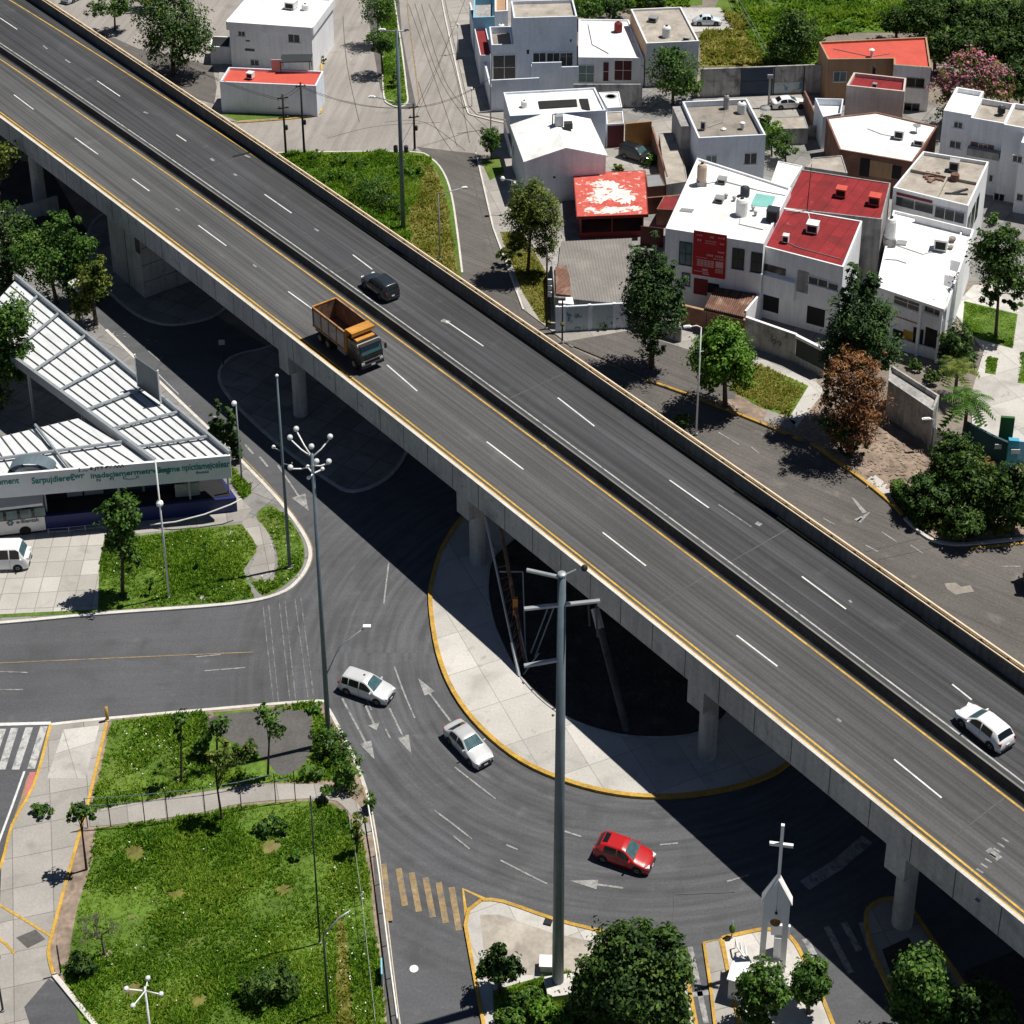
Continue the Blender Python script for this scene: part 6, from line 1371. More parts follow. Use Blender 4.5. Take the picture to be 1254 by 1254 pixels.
# big monopole with crossarms
t, p = pole('power_monopole', 'giant blue-grey steel power pole with tubular crossarms in front of the flyover', 'power pole', 683, 1210, 703, .38, .23, 'bluesteel')
b = G(683, 1214); MB().box((b.x+.2, b.y-.1, .35), (1.9, 1.5, .7), .15).build('footing', MT['concrete_lit'], t)
def carm(z, dx0, dx1, r=.13):
    q = Vector((p.x, p.y, z)); return MB().tube([q+Vector((dx0, -.1*dx0*0, .0)), q+Vector((dx1, 0, .12))], r, 10).build('crossarm', MT['steel'], t)
zA = p.z-.25; q = Vector((p.x, p.y, zA)); MB().tube([q, q+Vector((-1.95, .5, .12))], .12, 10).build('crossarm', MT['steel'], t)
MB().tube([q+Vector((0, 0, .1)), q+Vector((.8, .2, .4))], .05, 6).build('bracket', MT['steel'], t); MB().ball(q+Vector((1.25, .2, .5)), .2, 8, 6).build('insulator', MT['black'], t)
zB = ZT(683, 1210, 742); q = Vector((p.x, p.y, zB)); MB().tube([q+Vector((-2.1, -.25, 0)), q+Vector((2.15, .25, .15))], .13, 10).build('crossarm', MT['steel'], t)
for dx in (1.5, 1.95): MB().tube([q+Vector((dx, .15, 0)), q+Vector((dx+.1, .1, -2.3 if dx > 1.6 else -1.5))], .07, 6).build('insulator', MT['darksteel'], t)
zC = ZT(683, 1210, 810); q = Vector((p.x, p.y, zC)); MB().tube([q+Vector((-2.1, -.3, -.05)), q+Vector((0, 0, .15))], .13, 10).build('crossarm', MT['steel'], t)
MB().ball(p, .27, 10, 6, .5).build('cap', MT['steel'], t)
b = G(671, 1187); u_ = MB().box((b.x, b.y, .4), (.95, .7, .8), -.05).box((b.x, b.y-.1, .84), (1.1, .9, .08), -.05); one('meter_cabinet', u_, MT['plastic_white'], 'white metal cabinet standing behind the giant power pole', 'cabinet')
one('storm_drain', MB().box((*G(671, 1132).xy, .2), (.5, .4, .14), -.3), MT['black'], 'small black drain box on the yellow kerb of the triangular island', 'drain')
# lattice boom leaning against the flyover
base = G(637, 832); top1 = G(594, 633, 7.9); top2 = G(612, 640, 7.9); bs2 = G(644, 812)
t = thing('lattice_boom', 'rusty lattice ladder boom leaning from the island against the flyover edge', 'lattice boom', tuple(base))
MB().tube([base, top1], .09, 6).build('chord', MT['steel'], t); MB().tube([bs2, top2], .16, 6).build('chord', MT['rust_sheet'], t)
for k in range(9):
    f = .08+k*.075; MB().tube([base.lerp(top1, f), bs2.lerp(top2, f+.01)], .05, 5).build('rung', MT['rust_sheet'], t)
MB().tube([base.lerp(top1, .02), base.lerp(top1, .22)], .15, 6).build('sleeve', MT['steel'], t); MB().box(bs2.lerp(top2, .4), (.4, .3, 1.6)).build('bracket', mat('orange_bracket', (.5, .22, .05), .7), t)
br_ = [(G(650, 800, .2), G(672, 742, 3.2)), (G(655, 805, .2), G(678, 745, 3.2)), (G(641, 826, .2), G(660, 800, 1.2)), (bs2, G(640, 700, 4.5)), (G(640, 700, 4.5), G(612, 700, 4.6)), (G(646, 812, .2), G(631, 745, 3.0))]
for p_, q_ in br_: MB().tube([p_, q_], .06, 5).build('brace', MT['steel'], t)
for k in range(7):
    f = .08+k*.075; MB().tube([base.lerp(top1, f), bs2.lerp(top2, f+.075)], .03, 5).build('brace', MT['rust_sheet'], t)
t = thing('leaning_strut', 'long dark concrete strut leaning in the shaded pit under the flyover', 'strut', tuple(G(768, 897))); a_ = G(768, 897); b_ = G(735, 770, 5.0); MB().tube([a_, b_], .28, 8).build('strut', MT['concrete_dark'], t); MB().tube([b_, b_+(b_-a_)*.2], .34, 8).build('sleeve', MT['concrete'], t)
rb = MB(); rr = random.Random(9)
for k in range(140):
    u = rr.uniform(640, 840); v = rr.uniform(790, 890); p_ = G(u, v)
    if (u-740)**2/120**2+(v-800)**2/95**2 < 1: rb.box((p_.x, p_.y, .2), (rr.uniform(.06, .26), rr.uniform(.05, .2), rr.uniform(.03, .14)), rr.uniform(0, 3))
tag(rb.build('rubble', MT['concrete_dark']), 'scattered grey rubble on the shade-darkened soil under the flyover', 'rubble', kind='stuff')
# wires
def wire(a, b, sag, label, r=.025):
    pts = []
    for k in range(15):
        f = k/14; q = Vector(a).lerp(Vector(b), f); q.z -= sag*4*f*(1-f); pts.append(tuple(q))
    mb = MB().tube(pts, r, 5); o = one('overhead_cable', mb, MT['cable'], label, 'cable', 'overhead cables', base=tuple(a)); return o
for dx, sd_n in ((-.4, 'left'), (.4, 'right')):
    wire(WP[0]+Vector((dx, 0, -.4)), WP[1]+Vector((dx*.5, 0, -.4)), .2, 'short black cable on the %s between the two utility poles by the red annex' % sd_n); wire(WP[1]+Vector((dx*.5, 0, -.5)), WP[2]+Vector((dx, 0, -.5)), 1.0, 'long black cable on the %s sagging over the street to the mast-side pole' % sd_n); wire(WP[2]+Vector((dx, 0, -.5)), G(601, 158)+Vector((0, 0, 7)), .8, 'black cable on the %s from the mast-side pole to the white corner house' % sd_n); wire(WP[0]+Vector((dx, 0, -.8)), G(180, 120)+Vector((0, 0, 8)), .9, 'black cable on the %s running left from the three-armed pole past the annex' % sd_n)
wire(WP[2]+Vector((0, 0, -1.0)), G(573, 40)+Vector((0, 0, 6)), .9, 'black cable running up the street from the mast-side utility pole')
# park fence along the path
def fence(pxs, hgt, label, rails, mp, mr, name='fence', r=.035, rr_=.025, group=None):
    base = G(*pxs[0]); t = thing(name, label, 'fence', (base.x, base.y, 0), 0, group)
    pts = [G(u, v) for u, v in pxs]
    for p_ in pts: MB().tube([(p_.x, p_.y, .1), (p_.x, p_.y, hgt)], r, 6).build('post', MT[mp], t)
    for z in rails: MB().tube([(p_.x, p_.y, z) for p_ in pts], rr_, 5).build('rail', MT[mr], t)
    return t
fence([(108, 1016), (136, 1014), (178, 1011), (206, 1008), (252, 1003), (296, 995), (338, 985), (362, 982)], 2.9, 'thin dark green fence of tall posts and wires beside the park path', (2.85, 2.2), 'darksteel', 'bluesteel')
fence([(450, 990), (455, 1020), (460, 1050), (465, 1085), (469, 1120), (474, 1160), (479, 1200), (485, 1245), (491, 1290), (497, 1335)], 1.0, 'low fence with a white top rail along the road side of the park', (1.0,), 'darksteel', 'white_paint', rr_=.055)
fence([(427, 1010), (436, 1060), (443, 1110), (448, 1155), (453, 1200), (458, 1245), (463, 1290)], 1.3, 'thin dark wire fence inside the park parallel to the white rail', (1.25,), 'darksteel', 'steel', rr_=.018)
fence([(893, -10), (905, 16), (920, 42), (934, 68), (942, 82)], 2.0, 'dark wire fence running through the rough grass field at the top', (1.9, 1.0), 'darksteel', 'metal_grey')
sb = MB().box((*G(468, 1200).xy, .7), (.1, 1.2, 1.1), .1); one('blue_board', sb, MT['blue_wall'], 'small bright blue board fixed on the low park fence', 'board')
mh = MB().cyl((*G(507, 1187).xy, .045), .28, .012, 20); one('manhole_cover', mh, MT['plastic_white'], 'small pale round cover in the road beside the park', 'manhole cover')
one('basketball_stand', MB().cyl((*G(941, 131).xy, 0), .14, 4.2, 8).box((*G(941, 131).xy, 4.3), (.7, .3, .5)).lathe((*G(938, 133).xy, 0), [(.9, 0), (.7, .25), (.2, .35)], 12), MT['metal_grey'], 'grey post with a boxy head and dark blue foot in the back yard', 'post')

# ------------------------------------------------------------------ bell tower
b0 = G(945, 1186); tw = thing('bell_tower', 'white bell tower with pointed top, arched opening and tall cross near the bottom', 'bell tower', (b0.x, b0.y, 0))
zs = ZT(935, 1186, 1101); za = ZT(951, 1186, 1074); zc = ZT(951, 1186, 1010)
rz = R(-9); cs, sn = math.cos(rz), math.sin(rz)
def L2W(x, y, z): return (b0.x+x*cs-y*sn, b0.y+x*sn+y*cs, z)
hw = .84; D = .55; li = .50; zi0 = 0; zarc = zs-1.9; arcr = li-.02
out = [(-hw, 0), (-hw*.97, zs), (0, za), (hw*.97, zs), (hw, 0)]
inn = [(li, 0), (li-.05, zarc)]+[((li-.05)*math.cos(an), zarc+(li-.05)*1.1*math.sin(an)) for an in np.linspace(.25, math.pi-.25, 9)]+[(-li+.05, zarc), (-li, 0)]
prof = out+inn; n_ = len(prof)
V = [L2W(x, -D/2, z) for x, z in prof]+[L2W(x, D/2, z) for x, z in prof]
MB().add(V, [tuple(range(n_))[::-1], tuple(range(n_, 2*n_))]+[(i, (i+1) % n_, (i+1) % n_+n_, i+n_) for i in range(n_)]).build('tower', MT['white_wall'], tw)
cp = MB()
for x0, z0_, x1, z1_ in ((-hw*1.04, zs-.05, 0, za+.05), (0, za+.05, hw*1.04, zs-.05)):
    dxz = Vector((z0_-z1_, x1-x0)).normalized()*.09
    if dxz.y < 0: dxz = -dxz
    pts = [(x0, z0_), (x1, z1_), (x1+dxz.x*(0 if x1 == 0 else 1), z1_+dxz.y), (x0+dxz.x*(0 if x0 == 0 else 1), z0_+dxz.y)]
    V = [L2W(x, -D/2-.06, z) for x, z in pts]+[L2W(x, D/2+.06, z) for x, z in pts]; cp.add(V, [(0, 1, 2, 3), (7, 6, 5, 4)]+[(i+4, (i+1) % 4+4, (i+1) % 4, i) for i in range(4)])
cp.build('coping', MT['white_roof'], tw)
cr = thing; X = MB(); X.obox(L2W(-.1, -.1, za), Vector((cs, sn, 0))*.2, Vector((-sn, cs, 0))*.2, (0, 0, zc-za)); zb_ = za+(zc-za)*.6
X.obox(L2W(-.72, -.095, zb_), Vector((cs, sn, 0))*1.44, Vector((-sn, cs, 0))*.19, (0, 0, .2)); X.build('cross', MT['white_roof'], tw)
MB().lathe(Vector(L2W(0, 0, zarc-.1)), [(.34, 0), (.3, .1), (.2, .3), (.16, .5), (.05, .58)], 14).tube([L2W(0, 0, zarc+.45), L2W(0, 0, zarc+1.0)], .04, 6).build('bell', MT['ochre_wall'], tw)
MB().obox(L2W(-.015, -D/2-.01, zarc+1.0), Vector((cs, sn, 0))*.03, Vector((-sn, cs, 0))*.02, (0, 0, za-zarc-1.5)).build('seam', MT['metal_grey'], tw)
MB().ball(Vector(L2W(0, -D/2-.05, zarc+1.05)), .1, 8, 5).build('lantern', MT['darksteel'], tw)
st_ = MB().obox(L2W(.05, .7, 0), Vector((cs, sn, 0))*.8, Vector((-sn, cs, 0))*.8, (0, 0, 1.9)); st_.obox(L2W(-.2, .9, 1.9), Vector((cs, sn, 0))*1.2, Vector((-sn, cs, 0))*.2, (0, 0, .9)); st_.build('altar', MT['white_wall'], tw)
rl_ = thing('stair_rails', 'curved white handrails descending at the left of the bell tower', 'handrails', tuple(G(912, 1172)))
for k in range(3):
    A_ = G(901+k*6, 1150+k*4, .95); B_ = G(926+k*3, 1183+k*3, .95); m_ = A_.lerp(B_, .5)+Vector((-.25, -.15, 0))
    MB().tube([A_, A_.lerp(m_, .5)+Vector((-.1, -.05, 0)), m_, B_.lerp(m_, .5)+Vector((-.06, -.04, 0)), B_], .06, 6).build('rail', MT['white_paint'], rl_, smooth=True)
    for q in (A_, m_, B_): MB().tube([(q.x, q.y, .1), q], .035, 5).build('post', MT['white_paint'], rl_)
one('white_kiosk', MB().box((*G(906, 1215).xy, .9), (1.2, 1.6, 1.8), R(-20)).box((*G(906, 1215).xy, 1.86), (1.4, 1.8, .1), R(-20)), MT['white_wall'], 'white boxy kiosk left of the small trees at the bell tower', 'kiosk')
t, p = pole('bollard', 'thin post wrapped in green at the head of the curved handrails', 'post', 896, 1150, 1128, .05, .04, 'metal_grey'); MB().ball(p+Vector((0, 0, -.7)), .22, 7, 6, 1.6).build('ivy_clump', MT['lawn'], t)

# ------------------------------------------------------------------ station with white ribbed canopy
ZR_, ZF = 6.4, 4.35
def RP(u, v, dz=0): return G(u, v, ZR_+dz)
st = thing('station', 'station with a white ribbed metal canopy, lettered sign band and dark blue base', 'station', tuple(G(170, 600)))
FA = RP(282, 559); FB = RP(-60, 588.5); WT = RP(20, 342)      # right front corner, left front end, far tip of the right wing
IN = RP(190, 566); IW = RP(-34, 402)
right = [FA, WT, IW, IN]
mb = MB()
def rpanel(a, b, c, d, na, nm):
    """ribbed sheet: a->b along the ribs (near edge a..d)"""
    return
ribm = MB(); shm = MB()
shm.prism([p_.xy for p_ in right], ZR_-.14, ZR_); 
L3 = [RP(190, 566.3), RP(95, 509), RP(-60, 546), RP(-60, 588.2)]
left = MB().prism([p_.xy for p_ in L3], ZR_-.46, ZR_-.28)
MT['ribgrey'] = mat('rib_grey', (.09, .1, .105), .6, var=.15)
MT['canopy'] = mat('white_canopy_sheet', (.60, .62, .63), .5, streak=(R(-55), 2.5, .15, .1), var=.06, scale=.5, fine=4, finev=.04, spec=.4, stain=[((.5, .5, .48), .5, .6, .9), ((.55, .42, .36), .9, .7, .9)])
shm.build('canopy', MT['canopy'], st, label='right canopy wing of white sheet'); left.build('canopy', MT['canopy'], st, label='lower left canopy wing of white sheet')
N_ = 7
rb_ = []
for k in range(1, N_):
    f = k/N_; a_ = IN.lerp(FA, f); b_ = IW.lerp(WT, f)
    MB().tube([a_+Vector((0, 0, .05)), b_+Vector((0, 0, .05))], .065, 6).build('rib', MT['ribgrey'], st)
for k, f in enumerate((.085, .21, .345, .49, .635, .77, .88)):
    a_ = IN.lerp(IW, f); b_ = FA.lerp(WT, f); up = Vector((0, 0, .3))
    tr = MB().tube([a_+up, b_+up], .13, 6)
    for q in range(7): c_ = a_.lerp(b_, q/6); tr.tube([c_, c_+up], .06, 5)
    tr.build('truss_beam', MT['steel'], st)
MB().ribbon([FA.xy, WT.xy], .22, ZR_-.5, ZR_+.55).build('edge_beam', MT['steel'], st); MB().ribbon([IN.xy, IW.xy], .3, ZR_-.6, ZR_+.35).build('edge_beam', MT['steel'], st)
for k in range(1, 13):
    f = k/13; a_ = L3[0].lerp(L3[3], f); b_ = L3[1].lerp(L3[2], f); MB().tube([a_+Vector((0, 0, -.22)), b_+Vector((0, 0, -.22))], .055, 5).build('rib', MT['ribgrey'], st)
for f in (.42,): a_ = L3[0].lerp(L3[1], f); b_ = L3[3].lerp(L3[2], f); MB().tube([a_+Vector((0, 0, .05)), b_+Vector((0, 0, .05))], .14, 6).build('truss_beam', MT['steel'], st)
a_ = L3[0].lerp(L3[3], .42); b_ = L3[1].lerp(L3[2], .34); MB().tube([a_+Vector((0, 0, .1)), b_+Vector((0, 0, .1))], .14, 6).build('truss_beam', MT['steel'], st)
# arched roof light
ax_ = RP(36, 578); ar = MB(); pr_ = []
for k in range(13): an = math.pi*k/12; pr_.append((1.9*math.cos(an), 1.05*math.sin(an)))
V = [(ax_.x+x, ax_.y+.1, ZR_-.3+z) for x, z in pr_]+[(ax_.x+x, ax_.y+1.5, ZR_-.3+z) for x, z in pr_]
ar.add(V, [(i, i+1, i+14, i+13)[::-1] for i in range(12)]); ar.build('arched_rooflight', MT['bluesteel'], st)
V = [(ax_.x+x*.72, ax_.y+.05, ZR_-.3+z*.72) for x, z in pr_]; MB().add(V, [tuple(range(13))]).build('rooflight_glass', MT['steel'], st)
# roof screen near the middle of the right edge
q0 = RP(169, 473, .3); q1 = RP(197, 493, .3); sc_ = MB().obox(q0, (q1-q0), Vector((.05, .05, 0)), (0, 0, 3.1)); sc_.build('roof_screen', mat('perforated_screen', (.12, .14, .15), .6, var=.1), st)
for q in (q0, q1): MB().tube([q, q+Vector((0, 0, 3.4))], .08, 6).tube([q+Vector((0, 0, 3.0)), q+Vector((1.4, 1.0, .2))], .05, 5).build('screen_post', MT['lampwhite'], st)
# sign band
ff = MB(); dF = (FA-FB).xy.normalized(); nF = Vector((dF.y, -dF.x))
ff.obox((FB.x, FB.y, ZF), ((FA-FB).xy).to_3d(), (nF*.25).to_3d(), (0, 0, ZR_+.25-ZF)); ff.build('sign_band', MT['white_paint'], st)
rs = MB(); dR = (WT-FA).xy.normalized(); rs.obox((FA.x, FA.y, ZF), (dR*2.5).to_3d(), (-nF*.1).to_3d(), (0, 0, ZR_-.5-ZF)); rs.build('return_panel', MT['white_paint'], st)
def text3d(body, size, m, org, xd, par, name='lettering', zup=True, sx=1.0):
    cu = bpy.data.curves.new(name, 'FONT'); cu.body = body; cu.size = size; cu.extrude = .01; cu.offset = .022*size; cu.space_character = 1.0
    to_ = bpy.data.objects.new(name, cu); COL.objects.link(to_)
    me = bpy.data.meshes.new_from_object(to_.evaluated_get(bpy.context.evaluated_depsgraph_get()))
    bpy.data.objects.remove(to_); bpy.data.curves.remove(cu)
    me.materials.clear(); me.materials.append(MT[m])
    M = Matrix(((xd.x*sx, 0, xd.y, 0), (xd.y*sx, 0, -xd.x, 0), (0, 1, 0, 0), (0, 0, 0, 1)))
    me.transform(M); o = bpy.data.objects.new(name, me); COL.objects.link(o)
    o.parent = par; o.location = Vector(org)-ORG[par.name]; ORG[o.name] = ORG[par.name]
    return o
bpy.context.view_layer.update()
def band(u, v, txt, size, sx=1.0, m='green_letter'):
    q = onplane(u, v, Vector((FB.x, FB.y, 0))+(nF*.27).to_3d(), nF.to_3d()); return text3d(txt, size, m, q, dF, st, sx=sx)
band(-12, 594.5, 'rdement', .8, .85); band(39, 592.5, 'Sarpujdiere€', .85, .8); band(91, 586, 'wr', .75); band(111, 586, 'inadsciamermetrwent', .72, 1.05); band(190, 579.5, 'Gogme', .78, .9); band(223, 576.5, 'npictiamejcelear', .9, .68); band(240, 580.5, 'Eminid', .36, 1.1, 'bluesteel')
band(96, 577, '[ __ E JTT PY /\\/\\/\\', .42, 1.2, 'darksteel'); band(118, 590, 'N     PI     C___n', .42, 1.2, 'bluesteel')
# base: blue hall below the sign band and the white bus-like front on the left
bz = 2.0
A_ = G(291, 628); B_ = G(57, 651.5); dB = (A_-B_).xy.normalized(); nB = Vector((dB.y, -dB.x))
MB().prism([A_.xy, B_.xy, (B_.xy-nB*5.0), (G(268, 598).xy-nB*.3)], -.02, 1.6).build('base', MT['navy'], st)
MB().prism([A_.xy*.97+B_.xy*.03-nB*.3, B_.xy-nB*.3, B_.xy-nB*4.7, G(266, 600).xy-nB*.8], 1.5, 1.62).build('base_floor', MT['dark'], st)
MB().prism([B_.xy.lerp(A_.xy, .72)-nB*2.2, B_.xy-nB*2.2, B_.xy-nB*5.4, A_.xy.lerp(B_.xy, .28)-nB*5.4], -.02, ZF-.02).build('hall', MT['dark'], st)
for f0, f1, z0, z1, m_ in ((.11, .19, 1.85, 2.7, 'steel'), (.2, .3, 1.85, 2.7, 'metal_grey'), (.34, .5, 2.0, 2.9, 'blue_gate'), (.52, .66, 2.0, 2.9, 'navy')):
    q = B_.xy.lerp(A_.xy, f0)-nB*2.195; MB().obox((*q, z0), ((A_-B_).xy*(f1-f0)).to_3d(), (nB*.06).to_3d(), (0, 0, z1-z0)).build('counter_panel', MT[m_], st)
q = G(216, 613, 1.65).xy; MB().box((q.x+.9, q.y+.6, 2.35), (2.1, .1, 1.3), math.atan2(dB.y, dB.x)).build('notice_board', MT['metal_grey'], st); MB().prism([q+Vector((-.1, .7)), q+Vector((1.9, .75)), q+Vector((.9, 3.2)), q+Vector((-.9, 3.2))], 3.0, 3.08).build('ramp', MT['beige_roof'], st)
for u, v in ((282, 622), (150, 640), (235, 630), (60, 645), (-20, 655)): q = G(u, v); MB().tube([(q.x, q.y, 0), (q.x, q.y, ZF+.1)], .09, 8).build('post', MT['steel'], st)
q0 = IW.xy; 
for f in (.1, .4, .7, .95): q = IN.lerp(IW, f); MB().tube([(q.x+.3, q.y+.3, 0), (q.x+.3, q.y+.3, ZR_-.2)], .14, 8).build('post', MT['steel'], st)
for f in (.12, .35, .6, .85): q = FA.lerp(WT, f); MB().tube([(q.x-.4, q.y-.3, 0), (q.x-.4, q.y-.3, ZR_-.2)], .14, 8).build('post', MT['steel'], st)
# parked articulated bus under the band
C_ = G(57, 653); D_ = G(-70, 668); dd_ = (C_-D_).xy.normalized(); nn2 = Vector((dd_.y, -dd_.x))
bu = thing('city_bus', 'white city bus with dark window band parked under the sign band at the left edge', 'bus', tuple(D_.lerp(C_, .5)))
MB().prism([D_.xy, C_.xy, C_.xy-nn2*2.4, D_.xy-nn2*2.4], .35, 3.15).build('body', MT['p_white'], bu)
MB().obox((*(D_.xy+nn2*.002), 1.75), ((C_-D_).xy).to_3d(), (nn2*.012).to_3d(), (0, 0, 1.15)).build('window_band', MT['carglass'], bu)
for k in range(7): q = D_.xy.lerp(C_.xy, .1+k*.135)+nn2*.016; MB().obox((*q, 1.85), (dd_*.9).to_3d(), (nn2*.008).to_3d(), (0, 0, .85)).build('window', MT['glass_teal'], bu)
MB().obox((*(D_.xy+nn2*.002), .2), ((C_-D_).xy).to_3d(), (nn2*.012).to_3d(), (0, 0, .16)).build('skirt', MT['trim'], bu)
def btxt(u, v, s, size, m='bluesteel'): q = onplane(u, v, Vector((D_.x, D_.y, 0))+(nn2*.03).to_3d(), nn2.to_3d()); return text3d(s, size, m, q, dd_, bu)
btxt(20, 641.5, 'e-Blentsk', .5)
fl = MB(); q = onplane(12.5, 640.5, Vector((D_.x, D_.y, 0))+(nn2*.03).to_3d(), nn2.to_3d())
for k in range(6): an = k*math.pi/3; c_ = q+(dd_*.2*math.cos(an)).to_3d()+Vector((0, 0, .2*math.sin(an))); fl.tube([c_, c_+(nn2*.02).to_3d()], .11, 8)
fl.build('flower_emblem', MT['bluesteel'], bu)
for f in (.2, .8): q = D_.xy.lerp(C_.xy, f)-nn2*.05; MB().tube([(q.x, q.y, .5), (*(q+nn2*.1), .5)], .48, 18).build('wheel', MT['tyre'], bu)
# dark plaza under the canopy, bench rail, hose
hs = []
for u, v, z in ((184, 642.5, .5), (215, 639, .9), (250, 630, 1.4), (282, 618, 2.0), (296, 611, 2.2)): hs.append(G(u, v, z))
one('cable', MB().tube(hs, .06, 6), MT['plastic_white'], 'white slack cable hanging in front of the dark blue station base', 'cable')
fence([(60, 657), (85, 655), (105, 653), (130, 650)], .8, 'low metal rail between the paved lot and the station', (.8, .45), 'metal_grey', 'metal_grey')
# big white framed skylight sign in the trees
q = G(97, 352, 4.5); t = thing('roof_frame', 'small white framed panel standing among the trees above the station roof', 'frame', (q.x, q.y, 0)); MB().prism(G2([(84, 347), (100, 338), (112, 347), (96, 357)], 4.5), 4.45, 4.5).build('panel', MT['canopy'], t); MB().ribbon(G2([(84, 347), (100, 338), (112, 347), (96, 357)], 4.5), .12, 4.4, 4.62, True).build('frame', MT['white_paint'], t); MB().tube([(q.x, q.y, 0), (q.x, q.y, 4.46)], .08, 6).build('post', MT['steel'], t)
# ------------------------------------------------------------------ trees, bushes, grass
LM = {
 'dark': leafmat('leaf_dark_green', [(.014, .036, .007), (.03, .075, .012), (.055, .115, .018), (.11, .18, .03)], .25),
 'mid': leafmat('leaf_mid_green', [(.02, .06, .009), (.045, .115, .014), (.085, .18, .024), (.15, .25, .045)], .3),
 'bright': leafmat('leaf_bright_green', [(.035, .10, .008), (.07, .18, .013), (.12, .26, .022), (.21, .34, .05)], .3),
 'olive': leafmat('leaf_olive_green', [(.035, .065, .009), (.085, .13, .017), (.145, .19, .028), (.25, .28, .055)], .3),
 'conifer': leafmat('leaf_conifer', [(.010, .03, .008), (.024, .065, .014), (.046, .10, .02), (.085, .15, .03)], .18),
 'brown': leafmat('leaf_dead_brown', [(.05, .02, .009), (.13, .05, .018), (.23, .10, .032), (.34, .18, .07)], .15),
 'pink': leafmat('blossom_pink', [(.45, .11, .24), (.58, .17, .33), (.66, .27, .42), (.60, .20, .16)], .25),
 'grass': leafmat('grass_blades', [(.04, .115, .006), (.085, .20, .010), (.15, .30, .016), (.23, .38, .028), (.33, .42, .06)], .4, ns=.2, na=1.5),
 'drygrass': leafmat('dry_grass_blades', [(.13, .17, .016), (.26, .28, .035), (.38, .35, .07), (.48, .42, .15)], .35, ns=.3, na=1.5),
}
def leaves(C, size, out, up=.35, asp=.55, jit=.35, rng=RNG):
    """diamond leaves at points C (n,3), with outward dirs out (n,3)"""
    n = len(C); nr = out*(1-up)+np.array([0, 0, up])+rng.normal(0, jit, (n, 3)); nr /= np.linalg.norm(nr, axis=1)[:, None]+1e-9
    a = rng.normal(0, 1, (n, 3)); t = np.cross(nr, a); t /= np.linalg.norm(t, axis=1)[:, None]+1e-9; b = np.cross(nr, t)
    s = size*rng.uniform(.6, 1.35, (n, 1)); h = s*asp
    fold = nr*s*.18
    V = np.stack([C-t*s*.5, C+b*h*.5+fold, C+t*s*.5, C-b*h*.5+fold], 1).reshape(-1, 3)
    F = np.arange(4*n).reshape(n, 4)
    return V, F
def blob_points(bl, n, cl=.33, per=34, shell=.42, rng=RNG):
    """clumpy points in ellipsoids bl [(x,y,z,rx,ry,rz)]"""
    vol = np.array([b[3]*b[4]*b[5] for b in bl])**.72; vol /= vol.sum(); P_ = []; O = []; CC = []
    for b, w_ in zip(bl, vol):
        m = max(4, int(n*w_/per)); d = rng.normal(0, 1, (m, 3)); d /= np.linalg.norm(d, axis=1)[:, None]
        r = rng.uniform(0, 1, (m, 1))**shell*.9
        r *= rng.uniform(.82, 1.1, (m, 1))
        c = d*r; R3 = np.array(b[3:6]); cen = np.array(b[:3])+c*R3
        k = rng.normal(0, 1, (m, per, 3)); k /= np.linalg.norm(k, axis=2)[..., None]
        k *= rng.uniform(0, 1, (m, per, 1))**.45
        sz = cl*min(R3)*rng.uniform(.6, 1.3, (m, 1, 1))
        k2 = k.copy(); k2[..., 2] *= .75
        p = cen[:, None, :]+k2*sz
        o = k*.6+d[:, None, :]*.6
        P_.append(p.reshape(-1, 3)); O.append(o.reshape(-1, 3)); CC.append(cen)
    return np.concatenate(P_), np.concatenate(O), np.concatenate(CC)
def pscale(p):
    zc = p.y*math.cos(PIT)-(p.z-CH)*math.sin(PIT); return FPX/zc, math.atan2(CH-p.z, p.y)
def ell(b, u, v, ru, rv, dy=0.0):
    ru *= 1.14; rv *= 1.14
    p = onplane(u, v, Vector((b.x, b.y+dy, 0)), Vector((0, 1, 0)))
    s, th = pscale(p); rx = ru/s; q = rv/s
    ry = min(rx, .8*q/math.sin(th)); rz = math.sqrt(max(q*q-(ry*math.sin(th))**2, (.3*q)**2))/math.cos(th)
    zc = max(p.z, rz*.55+.1)
    return (p.x, p.y, zc, rx, ry, rz)
def trunk_mb(b, top, r0, limbs, rng, bend=.15, r1f=.45):
    mb = MB(); top = Vector(top); m = Vector(b).lerp(top, .5)+Vector((rng.uniform(-1, 1)*bend, rng.uniform(-1, 1)*bend, 0))
    mb.tube([(b.x, b.y, b.z-.05), tuple(Vector(b).lerp(m, .5)), tuple(m), tuple(top)], [r0*1.25, r0, r0*.8, r0*r1f], 8)
    for l in limbs:
        l = Vector(l); st = Vector(b).lerp(top, rng.uniform(.45, .9)); k = st.lerp(l, .5)+Vector((0, 0, .15*(l-st).length))
        mb.tube([st, k, l], [r0*.45, r0*.28, r0*.1], 5)
    return mb
